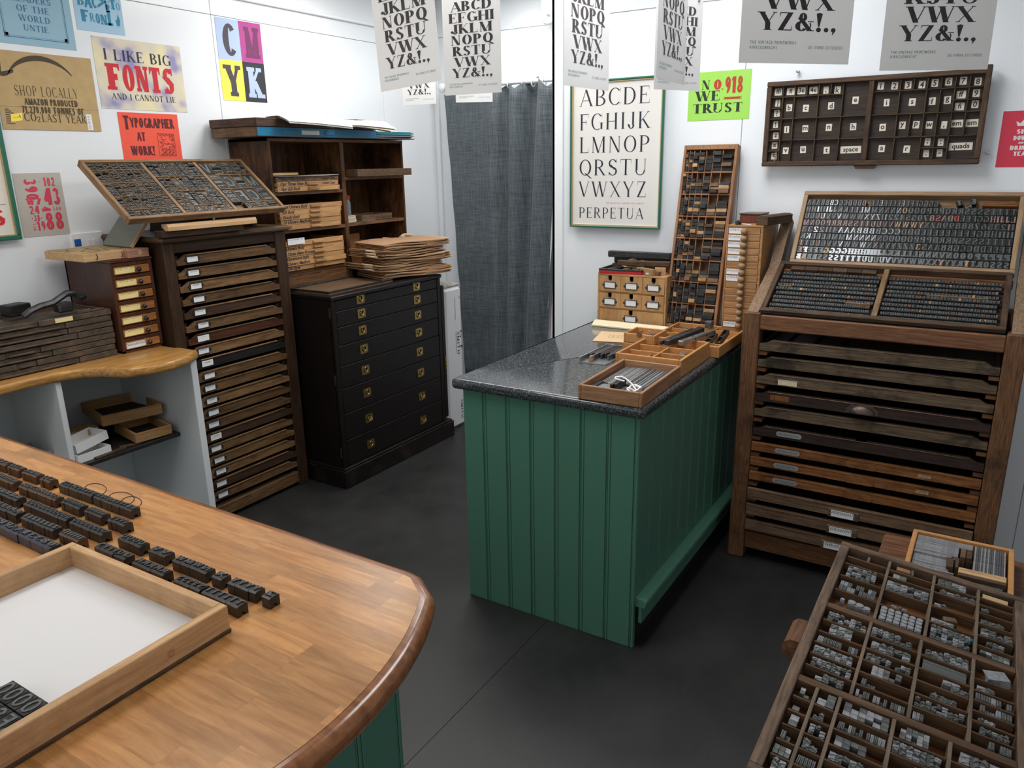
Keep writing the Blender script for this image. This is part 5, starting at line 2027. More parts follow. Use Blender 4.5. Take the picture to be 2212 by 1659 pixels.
MT3 = T(2.935, .866, GT)
t3 = wood_case('divided_tray', 'far orange divided tray holding black metal frames on granite', MT3, .395, .315, .046, .010, W_BEECH, W_BEECH, W_BEECH, 'tray')
dividers(t3, [(.01, .125, .385, .125, .006), (.01, .215, .385, .215, .006), (.07, .01, .07, .125, .005), (.325, .01, .325, .125, .005), (.12, .125, .12, .305, .005), (.20, .125, .20, .305, .005), (.29, .125, .29, .305, .005)], .040, W_BEECH, W_BEECH)


def open_frame(label, M, L_, w_, h_):
    o = thing('hollow_spacer', label, 'frame', M, 'black metal frames in the far tray')
    t_ = .005
    MB().box((0, 0, 0), (L_, t_, h_), .001).build('side', M_BLACK, o)
    MB().box((0, w_ - t_, 0), (L_, w_, h_), .001).build('side', M_BLACK, o)
    for x in (0, L_ * .45, L_ - t_):
        MB().box((x, t_, 0), (x + t_, w_ - t_, h_), .001).build('rib', M_BLACK, o)


open_frame('hollow black metal spacer standing tilted in far tray, nearest aisle', MT3 @ T(.13, .035, .012) @ RY(-14), .13, .024, .022)
open_frame('hollow black metal spacer lying in far tray beside the tilted one', MT3 @ T(.10, .075, .010) @ RY(-8), .13, .026, .022)
furniture_bar('flat dark metal plate across the far orange tray', MT3 @ T(.14, .128, .043) @ RZ(8) @ RY(-4), .12, .035, .006, M_IRON, ())
o = MB().prism([(0, 0), (.055, 0), (.055, .006), (.030, .030)], 0, .03).build('metal_wedge', M_IRON, None, M=MT3 @ T(.018, .06, .0068) @ RX(90))
tag(o, 'dark metal wedge in the front cell of the far tray', 'wedge')
for k in range(34):
    cx_, cy_ = rr.choice(((.015, .135), (.13, .225), (.21, .225), (.30, .225), (.21, .135), (.30, .135)))
    L_ = rr.uniform(.02, .05)
    o = MB().box((0, 0, 0), (L_, rr.uniform(.008, .014), rr.uniform(.008, .016)), .001).build('metal_spacer', rr.choice((M_IRON, M_BLACK, M_LEAD)), None,
        M=MT3 @ T(cx_ + rr.uniform(0, .022), cy_ + rr.uniform(0, .058), .0066 + .004 * (k % 4)))
    tag(o, 'dark metal spacer lying in the cells of the far tray', 'spacer', 'metal spacers in the far tray')
tag(MB().box((0, 0, 0), (.035, .03, .03), .002).build('metal_block', M_LEAD, None, M=MT3 @ T(.335, .14, .043)), 'grey metal block standing on the edge of far tray', 'block')
tag(MB().box((0, 0, 0), (.02, .03, .018), .001).build('white_tag', M_PAPER, None, M=MT3 @ T(.21, .13, .032)), 'small white tag in the far orange tray', 'tag')

for k, z in enumerate((0, .040)):
    M_ = T(2.865, 1.115 - .004 * k, GT + z + .0004 * k) @ RZ(2 - 2 * k)
    tk = wood_case('small_tray', ('lower small orange tray, under another on the granite', 'upper small orange tray of metal scraps on the granite')[k], M_, .135, .135, .039, .008, W_BEECH, W_BEECH, W_BEECH, 'tray')
    if k:
        MB().lathe([(0, 0), (.012, 0), (.012, .0006), (0, .0006)], 16, M=T(-.0006, .065, .037) @ RY(-90)).build('thumb_mark', W_TYPEBRN, tk)
        for q in range(26):
            o = MB().box((0, 0, 0), (rr.uniform(.012, .032), .004, .004), .0005).build('metal_scrap', rr.choice((M_LEAD, M_STEEL, M_LEADL)), None, M=M_ @ T(rr.uniform(.035, .08), rr.uniform(.015, .095), .008 + .0011 * q) @ RZ(rr.uniform(-40, 60)))
            tag(o, 'thin metal scrap heaped in the upper small orange tray', 'scrap', 'metal scraps in the small orange tray')

# galley with a few dark strips, on the granite
MG = frame((2.622, 1.212, GT), (1, .0, 0), (0, 1, 0))
gal = thing('galley', 'flat steel galley of dark metal strips lying on granite', 'galley', MG)
MB().box((0, 0, 0), (.262, .118, .003)).build('plate', M_STEEL, gal)
MB().box((0, .110, .003), (.262, .118, .020), .001).build('raised_edge', M_STEEL, gal)
MB().box((.255, 0, .003), (.262, .110, .020), .001).build('raised_edge', M_STEEL, gal)
y = .008
for k in range(9):
    L_ = rr.uniform(.10, .20)
    w_ = rr.uniform(.007, .011)
    o = MB().box((0, 0, 0), (L_, w_, .019), .001).build('metal_strip', rr.choice((M_BLACK, M_IRON, M_LEAD)), None, M=MG @ T(.25 - L_ - rr.uniform(0, .04), y, .0035))
    tag(o, 'dark metal strip lying in the steel galley on granite', 'strip', 'metal strips in the galley')
    y += w_ + .0012
tag(MB().box((0, 0, 0), (.022, .012, .020), .001).build('wood_block', W_TYPETAN, None, M=MG @ T(.02, .070, .0035)), 'small pale wood block in the steel galley', 'block')

# brown envelopes
ev = at(1316, 724, Z=GT)
M_ENV = plain('buff_envelope', srgb(212, 180, 140), .8)
o = thing('envelope', 'buff envelope with stamped print lying on the granite', 'envelope', T(3.01, 1.29, GT) @ RZ(14))
MB().box((0, 0, .0), (.20, .155, .003), .0008).build('paper', M_ENV, o)
p = Print(.0034)
for k in range(3):
    p.border(.07 + .002 * k, .04 + .022 * k, .13, .056 + .022 * k, .0012)
p.build('stamp', M_BROWNINK, o)
for k in range(6):
    o = MB().box((0, 0, 0), (.115, .16, .0012), .0004).build('envelope', M_ENV, None, M=T(3.145, 1.165 + .004 * k, GT + .003 + .0036 * k) @ RZ(14 - 4 * k) @ RX(-2 - 3.0 * k) @ T(0, 0, .010))
    tag(o, 'buff envelope in the fan of envelopes beside the far tray', 'envelope', 'fan of buff envelopes on the counter')

# ------------------------------------------------------------------ seven drawer mini chest with labels
MD = T(3.345, 1.248, GT)
mc = thing('mini_drawers', 'small pale wooden set of seven drawers with white card labels', 'drawers', MD)
mw, mdp, mh = .348, .20, .245
W_MC = wood('honey_plywood', (.36, .19, .075), (.58, .35, .16), 1, scale=5, stretch=6, rand=.06, rough=.45)
for lo, hi in (((0, 0, 0), (mdp, .008, mh)), ((0, mw - .008, 0), (mdp, mw, mh)), ((0, .008, mh - .009), (mdp, mw - .008, mh)), ((0, .008, 0), (mdp, mw - .008, .006)),
               ((.004, .008, .075), (mdp, mw - .008, .081)), ((.004, .008, .153), (mdp, mw - .008, .159))):
    MB().box(lo, hi, .001).build('panel', W_MC, mc)
MB().box((mdp - .006, .008, .006), (mdp, mw - .008, mh - .009)).build('back_panel', W_MC, mc)
FR_YZ = lambda x, y, z: Matrix(((0, 0, -1, x), (-1, 0, 0, y), (0, 1, 0, z), (0, 0, 0, 1)))    # local xy upright, facing the camera end


def notched(w, h):
    mb = MB()
    n_ = [( -w / 2, 0), (w / 2, 0), (w / 2, h), (.010, h), (.010, h - .016)]
    n_ += [(.010 * cos(radians(-a)), h - .016 + .010 * sin(radians(-a))) for a in range(0, 181, 30)]
    n_ += [(-.010, h), (-w / 2, h)]
    return mb.prism(n_, 0, .008)


hold2 = MB()
for a, b, c, d in ((-.031, -.017, .031, -.0125), (-.031, .0125, .031, .017), (-.031, -.0125, -.026, .0125), (.026, -.0125, .031, .0125)):
    hold2.box((a, b, 0), (c, d, .003), .0008)
for s in (-1, 1):
    hold2.lathe([(0, 0), (.0065, 0), (.0065, .002), (0, .003)], 10, M=T(s * .033, 0, 0))
hold2 = hold2.mesh('label_holder', M_IRON)
card2 = MB().box((-.027, -.014, 0), (.027, .014, .0015)).mesh('label_card', M_CARD)
for r_, (z0, h_, cols) in enumerate(((.160, .075, 3), (.082, .070, 3), (.007, .067, 1))):
    wd = (mw - .018) / cols
    for c in range(cols):
        yc = mw - .009 - wd * (c + .5)
        d = notched(wd - .0016, h_).build('drawer', W_MC, mc, M=FR_YZ(.008, yc, z0))
        MB().box((-wd / 2 + .003, .002, -.17), (wd / 2 - .003, h_ - .02, -.002)).build('drawer_body', M_SHADOWBOX, d)
        link('label_holder', hold2, d).matrix_basis = T(0, h_ * .40, .008)
        link('label_card', card2, d).matrix_basis = T(0, h_ * .40, .0083)
        link('label_writing', card_meshes(.036, .018, 1 + (c == 2 or cols == 1), 60 + c + 3 * r_), d).matrix_basis = T(0, h_ * .40 + .004, .0098)
MTZ = GT + mh + .0004
W_MOULD = plain('cream_moulding', srgb(232, 218, 184), .5)
o = thing('moulding_strip', 'pale cream moulding lying before the set of seven drawers', 'moulding', T(3.268, 1.205, GT))
MB().prism([(0, 0), (.052, 0), (.052, .022), (.034, .022), (.030, .017), (.018, .016), (.012, .008), (0, .006)], 0, .385, M=Matrix(((1, 0, 0, 0), (0, 0, 1, 0), (0, 1, 0, 0), (0, 0, 0, 1)))).build('strip_body', W_MOULD, o)

o = thing('ink_tray', 'shallow red edged black inking tray on the mini drawers', 'tray', T(3.348, 1.375, MTZ) @ RZ(2))
MB().box((0, 0, 0), (.165, .215, .012), .001).build('red_base', plain('bright_red', srgb(190, 24, 36), .4), o)
for lo, hi in (((0, 0, .012), (.165, .010, .022)), ((0, .205, .012), (.165, .215, .022)), ((0, .010, .012), (.010, .205, .022)), ((.155, .010, .012), (.165, .205, .022))):
    MB().box(lo, hi, .001).build('black_rim', M_BLACK, o)
MB().box((.010, .010, .012), (.155, .205, .0135)).build('inside', M_TYPEDARK if 'M_TYPEDARK' in globals() else M_IRON, o)
for k in range(9):
    q = MB().box((0, 0, 0), (rr.uniform(.03, .06), rr.uniform(.02, .04), .009), .001).build('printing_block', rr.choice((W_TYPE, W_TYPE, W_TYPE, W_TYPEBRN)), None, M=T(3.36 + .045 * (k % 3), 1.395 + .055 * (k // 3), MTZ + .0145) @ RZ(rr.uniform(-20, 20)))
    tag(q, 'dark printing block lying in the red edged tray', 'block', 'blocks in the red edged tray')
for k, (y0, x0, z0, L_, w_, h_, rz, m, s) in enumerate(((1.285, 3.50, .062, .315, .03, .030, 92, W_TYPE, 'long black wooden rule, topmost of the pile on mini drawers'),
                                                     (1.272, 3.455, .034, .25, .032, .024, 100, W_TYPEBRN, 'grey brown wooden bar lying under the long black rule'),
                                                     (1.268, 3.53, .0, .32, .04, .030, 91, W_TYPEBRN, 'brown wooden bar at the back of the mini drawers'),
                                                     (1.268, 3.54, .031, .32, .03, .030, 90, W_TYPE, 'black wooden bar resting on the brown bar'),
                                                     (1.268, 3.57, .062, .30, .02, .018, 88, W_TYPE, 'thin black rule behind the topmost black rule'))):
    tag(MB().box((0, 0, 0), (L_, w_, h_), .003).build('wooden_bar', m, None, M=T(x0, y0, MTZ + z0 + .0005) @ RZ(rz)), s, 'bar')
o = thing('printing_block', 'old wooden printing block shaped like a label on mini drawers', 'block', T(3.47, 1.40, MTZ + .032) @ RZ(60) @ RX(-22))
MB().prism([(0, 0), (.03, 0), (.035, .012), (.06, .012), (.065, 0), (.11, 0), (.11, .07), (.05, .085), (0, .06)], 0, .024).build('block_body', W_TYPETAN, o)
MB().prism([(.005, .02), (.05, .025), (.10, .02), (.10, .062), (.05, .076), (.005, .052)], .024, .0265).build('block_face', plain('worn_block_face', srgb(92, 90, 80), .6, var=.4, vscale=90), o)
for k, (x, y, L_, w_, h_, rz, m, s) in enumerate(((3.36, 1.31, .12, .018, .030, 62, W_TYPETAN, 'yellowish wood strip standing on the mini drawers'), (3.40, 1.275, .05, .05, .032, 20, W_TYPETAN, 'tan wood block near the tower of furniture'),
                                                   (3.37, 1.285, .07, .02, .020, 70, W_TYPEBRN, 'brown wood strip beside the yellowish strip'), (3.44, 1.262, .035, .02, .045, 5, W_TYPEBRN, 'upright brown wood block against the tower'))):
    tag(MB().box((0, 0, 0), (L_, w_, h_), .001).build('wood_block', m, None, M=T(x, y, MTZ) @ RZ(rz)), s, 'block')
tag(MB().lathe([(0, 0), (.02, .001), (.022, .006), (.014, .012), (0, .013)], 16).build('round_stone', M_LEADL, None, True, T(3.37, 1.345, MTZ)), 'round grey metal disc on the mini drawers', 'disc')
tag(MB().lathe([(0, 0), (.03, .001), (.03, .006), (0, .008)], 14).build('metal_lid', M_STEEL, None, True, T(3.372, 1.262, MTZ) ), 'flat grey metal lid at the front of mini drawers', 'lid') if False else None


# ================================================================== end wall: framed alphabet, green print, lay of the case, red sign
M_POSTER = plain('pale_grey_poster', srgb(224, 221, 216), .3, spec=.5, coat=.3)
M_BLUEBLACK = plain('blue_black_ink', srgb(30, 34, 48), .6)
t = picture('framed_poster', 'green framed alphabet poster with the word PERPETUA below', WALL_B(1.876, 1.352, .018), .492, .702, .010, M_FRGREEN, M_GILT, M_POSTER, .017)
p = Print(.0066)
for s, y, x0, x1, h in (('ABCDE', .583, .050, .418, .077), ('FGHIJK', .472, .050, .424, .075), ('LMNOP', .364, .050, .424, .075), ('QRSTU', .256, .050, .414, .075), ('VWXYZ', .152, .048, .414, .074)):
    p.text(ROMAN, s, x0, y, h, 0, width=x1 - x0)
p.text(ROMAN, 'PERPETUA', .050, .047, .052, 0, width=.352)
p.text(ROMAN, 'THE MONOTYPE CORPORATION LIMITED', .200, .118, .007, 1, width=.205)
p.build('lettering', [M_BLUEBLACK, M_REDINK], t)

M_LIME = plain('lime_green_paper', srgb(158, 214, 92), .8)
t, w_, h_ = poster('text_poster', 'lime green print reading No.918 WE TRUST beside framed alphabet', 1.280, 1.847, .997, 2.054, M_LIME, wall='B')
M_GINK = plain('dark_green_black_ink', srgb(34, 46, 34), .7, var=.5, vscale=220)
M_RED918 = plain('brick_red_ink', srgb(178, 58, 40), .7, var=.2, vscale=200)
p = Print()
p.text(BOOK, 'I', .020, .132, .040).text(FAT, 'N', .060, .132, .040, width=.040).text(FAT, 'WE', .036, .084, .042, width=.112).text(FAT, 'TRUST', .024, .032, .040, width=.228)
p.text(GOTHW, 'O', .116, .130, .042, 1, width=.036).text(GOTHW, '.', .154, .128, .03, 1).text(GOTHW, '918', .168, .112, .068, 1, width=.080).rect(.168, .086, .240, .096, 1)
p.rect(.164, .084, .166, .098, 1).rect(.2425, .084, .2445, .098, 1)
p.build('lettering', [M_GINK, M_RED918], t)

t, w_, h_ = poster('small_sign', 'crimson sign reading SIT DOWN AND DRINK TEA cut by frame', .032, 1.629, -.112, 1.834, plain('crimson_sign', srgb(214, 48, 74), .45), 'sign', wall='B')
p = Print()
for s, y, h in (('SIT', .122, .016), ('DOWN', .099, .016), ('AND', .086, .007), ('DRINK', .063, .016), ('TEA', .041, .016)):
    p.text(GOTHW, s, w_ / 2, y, h, 0, align='c', width=FACE_W(s, h) if 'FACE_W' in globals() else len(s) * h * .82)
p.poly([(.052, .150), (.092, .150), (.098, .168), (.084, .160), (.072, .176), (.060, .160), (.046, .168)])
p.build('lettering', M_PAPER, t)

for nm, y, z, lb in (('wall_hook', .798, 2.028, 'small metal hook in the wall above the lettered case'), ('wall_hook', .064, 1.684, 'tiny metal eye in the wall between case and red sign')):
    o = thing(nm, lb, 'hook', WALL_B(y, z, 0))
    MB().lathe([(0, 0), (.004, 0), (.004, .018), (.008, .020), (.008, .024), (0, .026)], 12).build('hook_body', M_STEEL, o, True)

LM = WALL_B(.909, 1.642, .036)
LW, LH = .822, .346
lay = thing('lay_case', 'old dark type case on the wall with lettered paper slips', 'type case', LM)
fw = .020
MB().box((0, 0, 0), (LW, fw, .036), .003).build('bottom_rail', W_OLD, lay)
MB().box((0, LH - fw, 0), (LW - .012, LH, .034), .003).build('top_rail', W_OLD, lay)
MB().box((0, fw, 0), (fw, LH - fw, .034), .003).build('side_rail', W_OLDY, lay)
MB().box((LW - fw, fw, 0), (LW, LH + .012, .034), .003).build('side_rail', W_OLDY, lay)
MB().box((.004, .004, .001), (LW - .004, LH - .004, .006)).build('back_panel', wood('dark_case_floor', (.026, .018, .014), (.060, .043, .033), 0, rand=0, rough=.45), lay)
MB().prism([(.375, 0), (.46, 0), (.452, -.014), (.383, -.014)], .006, .030).build('handle', W_OLD, lay)
mid = .020
hw_ = (LW - 2 * fw - mid) / 2
MB().box((fw + hw_, fw, .006), (fw + hw_ + mid, LH - fw, .032), .002).build('middle_bar', W_OLDY, lay)
U, V_ = hw_ / 8, (LH - 2 * fw) / 7
HALF = {0: [('ffl', 0, 6, 1, 1), ('fl', 1, 6, 1, 1), ('3e', 2, 6, 1, 1), ('4e', 3, 6, 1, 1), (',', 4, 6, 1, 1), ('k', 5, 6, 1, 1), ('e', 6, 4, 2, 3),
            ('j', 0, 5, 1, 1), ('?', 0, 4, 1, 1), ('b', 1, 4, 1, 2), ('c', 2, 4, 2, 2), ('d', 4, 4, 2, 2), ('!', 0, 3, 1, 1), ('z', 0, 2, 1, 1), ('l', 1, 2, 1, 2), ('m', 2, 2, 2, 2), ('n', 4, 2, 2, 2), ('h', 6, 2, 2, 2),
            ('x', 0, 1, 1, 1), ('q', 0, 0, 1, 1), ('v', 1, 0, 1, 2), ('u', 2, 0, 2, 2), ('t', 4, 0, 2, 2), ('space', 6, 0, 2, 2)],
        1: [('1', 0, 6, 1, 1), ('2', 1, 6, 1, 1), ('3', 2, 6, 1, 1), ('4', 3, 6, 1, 1), ('5', 4, 6, 1, 1), ('6', 5, 6, 1, 1), ('7', 6, 6, 1, 1), ('8', 7, 6, 1, 1),
            ('i', 0, 4, 2, 2), ('s', 2, 4, 2, 2), ('f', 4, 4, 1, 2), ('g', 5, 4, 1, 2), ('ff', 6, 5, 1, 1), ('fi', 6, 4, 1, 1), ('9', 7, 5, 1, 1), ('0', 7, 4, 1, 1),
            ('o', 0, 2, 2, 2), ('y', 2, 2, 1, 2), ('p', 3, 2, 1, 2), ('w', 4, 2, 1, 2), (',', 5, 2, 1, 2), ('em', 6, 2, 1, 2), ('em', 7, 2, 1, 2),
            ('a', 0, 0, 2, 2), ('r', 2, 0, 2, 2), (';', 4, 1, 1, 1), (':', 5, 1, 1, 1), ('.', 4, 0, 1, 1), ('-', 5, 0, 1, 1), ('quads', 6, 0, 2, 2)]}
M_SLIP = plain('ivory_slip', srgb(226, 216, 200), .8)
seen = set()
for hf, lst in HALF.items():
    ox = fw + hf * (hw_ + mid)
    for s, c, r_, w1, h1 in lst:
        x0, y0 = ox + c * U, fw + r_ * V_
        x1, y1 = x0 + w1 * U, y0 + h1 * V_
        for key, a, b in (((hf, 'v', c, r_, h1), (x0, y0), (x0, y1)), ((hf, 'h', c, r_, w1), (x0, y0), (x1, y0))):
            if key[1] == 'v' and (c == 0 or (hf == 1 and s == '2')):
                continue
            if key[1] == 'h' and r_ == 0:
                continue
            if key[1] == 'v':
                MB().box((a[0] - .002, a[1] + .001, .006), (a[0] + .002, b[1] - .001, .026), .001).build('divider', W_OLDY, lay)
            else:
                MB().box((a[0] + .001, a[1] - .002, .006), (b[0] - .001, a[1] + .002, .027), .001).build('divider', W_OLD, lay)
        n = len(s)
        cw_ = {1: .0235, 2: .032 if s not in ('em',) else .042, 3: .030, 5: .080}[n]
        if s in ".,;:!ijl-":
            cw_ = .020
        chh = .028
        cx_, cy_ = (x0 + x1) / 2 + R.uniform(-.003, .003), (y0 + y1) / 2 + R.uniform(-.004, .004)
        sl = MB().box((-cw_ / 2, -chh / 2, 0), (cw_ / 2, chh / 2, .0008)).build('letter_slip', M_SLIP, lay, M=T(cx_, cy_, .0062) @ RZ(R.uniform(-2, 2)))
        me = soft_text(s, .026 if n > 1 else .028, 'letter', M_INK, bold=.0006)
        xs_ = [v.co.x for v in me.vertices]
        ys_ = [v.co.y for v in me.vertices]
        link('letter', me, sl).matrix_basis = T(-(min(xs_) + max(xs_)) / 2, -(min(ys_) + max(ys_)) / 2 if n == 1 and s not in '.,-' else -.007, .0012)
MB().box((0, 0, 0), (.004, .040, .003)).build('loose_divider', W_TYPETAN, lay, M=T(.050, .022, .024) @ RZ(-7))

# ================================================================== tower of wood furniture leaning in the corner
MTW = frame((3.405, 1.263, GT + .004), (0, -1, 0), (.185, 0, .810))
TW, TH_, TD = .248, .831, .046
W_TW = wood('reddish_rack_wood', (.20, .085, .040), (.37, .19, .095), 1, scale=8, rand=.05)
W_TWX = wood('reddish_rack_cross', (.22, .10, .045), (.39, .205, .105), 0, scale=8, rand=.05)
tw = thing('furniture_rack', 'tall leaning wooden rack packed with short wood furniture pieces', 'rack', MTW)
MB().box((0, 0, 0), (.012, TH_, TD), .002).build('side_rail', W_TW, tw)
MB().box((TW - .014, .0, 0), (TW, TH_, TD), .002).build('side_rail', W_TW, tw)
MB().box((.012, TH_ - .022, 0), (TW - .014, TH_, TD), .002).build('top_rail', W_TWX, tw)
MB().box((.012, 0, 0), (TW - .014, .014, TD), .002).build('bottom_rail', W_TWX, tw)
MB().box((.004, .004, .001), (TW - .004, TH_ - .004, .006)).build('back_panel', W_TYPEBRN, tw)
p = Print(.0004)
for k, s in enumerate(('2', '3', '4', '5', '6', '8', '10')):
    p.text(SANS, s, (.024, .040, .064, .088, .118, .155, .205)[k], TH_ - .014, .008)
p.build('lettering', M_BROWNINK, tw).matrix_basis = T(0, 0, TD)
cols = [0, .055, .12, .205, .31, .43, .585, .79]
cols = [.014 + (TW - .030) * c / .99 for c in cols] + []
cols.append(TW - .015)
cols = [cols[0]] + cols[2:] if False else cols
colx = [.013, .030, .050, .076, .106, .140, .182, TW - .015]
rowh = (TH_ - .036) / 8
W_OFF = .006
rr = random.Random(40)
for r_ in range(8):
    y0 = .014 + rowh * r_
    if r_:
        MB().box((.012, y0 - .004, .006), (TW - .014, y0 + .003, TD - .003), .001).build('shelf', W_TWX, tw)
    for c in range(7):
        x0, x1 = colx[c], colx[c + 1]
        if c:
            MB().box((x0 - .002, y0 + .003, .006), (x0 + .002, y0 + rowh - .004, TD - .004), .0008).build('partition', W_TW, tw)
        y = y0 + .0042
        n = rr.choice((3, 4, 5, 5, 5))
        for k in range(n):
            hgt = rr.choice((.0145, .0165, .0165, .018)) if c > 1 else rr.choice((.013, .016, .022))
            if y + hgt > y0 + rowh - .006:
                break
            v = rr.random()
            m, nm = (W_TYPE, 'black') if v < .70 else (W_TYPETAN, 'tan') if v < .83 else (W_TYPEBRN, 'brown')
            zf = TD + .004 - rr.uniform(0, .010) + (.012 if rr.random() < .25 else 0)
            o = MB().box((x0 + .0026, y, .0065), (x1 - .0026, y + hgt - .0004, zf), .0009).build('furniture_block', m, None, M=MTW)
            tag(o, '%s wood furniture block in the %s of the leaning rack' % (nm, ('lowest row', 'second row up', 'third row up', 'fourth row up', 'fourth row down', 'third row down', 'second row down', 'top row')[r_]), 'furniture block', 'wood furniture in the leaning rack')
            y += hgt
o = tag(MB().box((0, 0, 0), (.03, .01, .26), .001).build('wood_lath', W_PINE, None, M=frame((3.385, 1.018, GT), (1, 0, 0), (0, 1, 0)) @ RY(9)), 'pale wood lath standing at the foot of the leaning rack', 'lath')

# ================================================================== fifteen drawer knob cabinet
KX, KY0, KY1 = 3.302, .820, .972
kc = thing('drawer_cabinet', 'narrow tall wooden cabinet of fifteen drawers with round wooden knobs', 'cabinet', T(KX, KY1, GT))
W_KC = wood('honey_cabinet', (.30, .14, .050), (.52, .28, .115), 1, scale=7, rand=.05, rough=.4, coat=.1)
W_KD = wood('honey_drawer', (.27, .13, .052), (.46, .26, .115), 1, scale=7, rand=.10, rough=.4)
kw, kh, kd = KY1 - KY0, .484, .265
MB().box((0, -.006, 0), (kd, 0, kh), .001).build('side_panel', W_KC, kc)
MB().box((0, -kw, 0), (kd, -kw + .010, kh), .001).build('side_panel', W_KC, kc)
MB().box((-.002, -kw, kh), (kd, 0, kh + .007), .001).build('top_panel', W_KC, kc)
MB().box((0, -kw + .01, 0), (kd, -.006, .050)).build('base_panel', W_KC, kc)
MB().box((kd - .006, -kw + .01, .05), (kd, -.006, kh)).build('back_panel', W_KC, kc)
kn = MB().lathe([(0, 0), (.006, 0), (.007, .004), (.0125, .009), (.0145, .016), (.0125, .024), (.007, .029), (0, .0305)], 18).mesh('knob', wood('turned_knob', (.22, .13, .065), (.42, .28, .155), 2, scale=40, rand=.1))
for p_ in kn.polygons:
    p_.use_smooth = True
pit = (kh - .052) / 15
for k in range(15):
    z = .051 + pit * (14 - k)
    d = MB().box((-.001, -kw + .0115, z + .001), (.008, -.0075, z + pit - .0035), .001).build('drawer', W_KD, kc)
    MB().box((.008, -kw + .014, z + .0015), (kd - .02, -.010, z + pit - .008)).build('drawer_body', W_KD, d)
    MB().box((.001, -kw + .01, z + pit - .0035), (.006, -.006, z + pit + .0005)).build('rail', W_KC, kc)
    zc_ = z + (pit - .003) / 2
    link('knob', kn, d).matrix_basis = Matrix(((0, 0, -1, -.001), (-1, 0, 0, -.078), (0, 1, 0, zc_), (0, 0, 0, 1)))
    if k in (0, 1, 2, 3, 4, 6, 7, 14):
        MB().box((-.0018, -.064, z + .002), (-.001, -.009, z + pit - .0045)).build('label_card', M_CARD, d)
        link('label_writing', card_meshes(.042, .018, 2, 90 + k), d).matrix_basis = FR_YZ(-.0024, -.036, zc_ - .002)
KZ = GT + kh + .0075
o = thing('long_box', 'dark worn wooden box with rounded lid on knob drawer cabinet', 'box', T(3.325, .858, KZ) @ RZ(-14))
MB().box((0, -.052, 0), (.22, 0, .028), .002).build('box_body', W_OLD, o)
MB().prism([(-.052, .0285), (0, .0285), (0, .034), (-.012, .040), (-.040, .040), (-.052, .034)], 0, .22, M=Matrix(((0, 0, 1, 0), (1, 0, 0, 0), (0, 1, 0, 0), (0, 0, 0, 1)))).build('box_lid', W_OLD, o)
o = thing('book_box', 'red brown tooled box lying at back of knob cabinet top', 'box', T(3.44, .960, KZ) @ RZ(-6))
MB().box((0, -.085, 0), (.12, 0, .034), .002).build('box_body', plain('red_brown_leather', srgb(96, 42, 30), .45, var=.4, vscale=80, bump=.4), o)
MB().box((-.002, -.087, .034), (.122, .002, .040), .001).build('box_lid', W_SC, o)
pts = [(.018 * cos(a) * (1 + .1 * sin(3 * a)), .010 * sin(a) - .01, .006 + .004 * sin(a * .37)) for a in [k * .5 for k in range(64)]]
o = thing('cord_bundle', 'small black cord bundle with a pale tag on knob cabinet', 'cord', T(3.335, .945, KZ))
MB().tube(pts, .0026, 6).build('cord_loops', M_BLACK, o, True)
MB().box((-.012, -.016, .008), (.012, .0, .018), .003).build('cord_plug', M_BLACK, o)
MB().tube([(.01, -.02, .002), (.0, -.045, .002), (-.02, -.07, .002)], .0012, 5).build('cord_end', M_PAPER, o)

# ================================================================== heavy composing frame with twelve cases
FX = 3.07
fr = thing('composing_frame', 'heavy reddish wooden composing frame holding twelve worn type cases', 'cabinet', T(0, 0, 0))
for y0, y1 in ((.748, .815), (-.150, -.084)):
    MB().box((FX - .004, y0, 0), (FX + .062, y1, 1.086), .005).build('post', W_FRAMEZ, fr)
    MB().box((3.53, y0, 0), (3.595, y1, 1.086), .003).build('rear_post', W_FRAMEZ, fr)
    MB().box((FX + .062, y0 + .01, 1.02), (3.53, y1 - .01, 1.08), .003).build('side_rail', W_FRAME, fr)
    MB().box((FX + .062, y0 + .02, .04), (3.53, y1 - .03, 1.02)).build('side_panel', W_DARK, fr)
    arm = [(FX + .004, 1.087), (FX + .075, 1.087), (3.425, 1.192), (3.59, 1.40), (3.545, 1.424), (3.375, 1.226)]
    MB().prism(arm, min(y0, y1) + .012, max(y0, y1) - .012, M=Matrix(((1, 0, 0, 0), (0, 0, 1, 0), (0, 1, 0, 0), (0, 0, 0, 1)))).build('sloping_arm', wood('weathered_arm', (.13, .078, .046), (.30, .20, .125), 0, scale=12, stretch=14, rand=.05), fr)
W_RAIL = wood('reddish_front_rail', (.085, .034, .016), (.25, .118, .058), 1, scale=12, stretch=22, rand=0, stain=(.03, .02, .015), stain_amt=.3)
MB().box((FX - .002, -.084, 1.018), (FX + .04, .748, 1.078), .004).build('top_rail', W_RAIL, fr)
MB().box((FX + .016, -.084, .045), (FX + .045, .748, .122), .003).build('bottom_rail', W_FRAME, fr)
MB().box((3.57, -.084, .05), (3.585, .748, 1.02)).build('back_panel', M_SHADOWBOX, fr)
MB().box((3.36, -.084, 1.195), (3.395, .748, 1.225), .002).build('upper_rail', W_FRAME, fr)
zt_ = [.978, .911, .841, .768, .702, .618, .541, .476, .410, .336, .264, .190]
M_OVAL = plain('pewter_oval', (.46, .47, .46), .35, metal=.6)


def case_front(w, h, kind):
    """front board seen from the aisle: shoulders let down at both ends"""
    if kind == 'flat':
        prof = [(0, 0), (w, 0), (w, h), (0, h)]
    else:
        prof = [(0, 0), (w, 0), (w, h * .62), (w - .022, h * .66), (w - .048, h), (.048, h), (.022, h * .66), (0, h * .62)]
        if kind == 'notch':
            prof[5:5] = [(w * .5 + .02, h), (w * .5 + .014, h - .007), (w * .5 - .014, h - .007), (w * .5 - .02, h)]
    return MB().prism(prof, 0, .018)


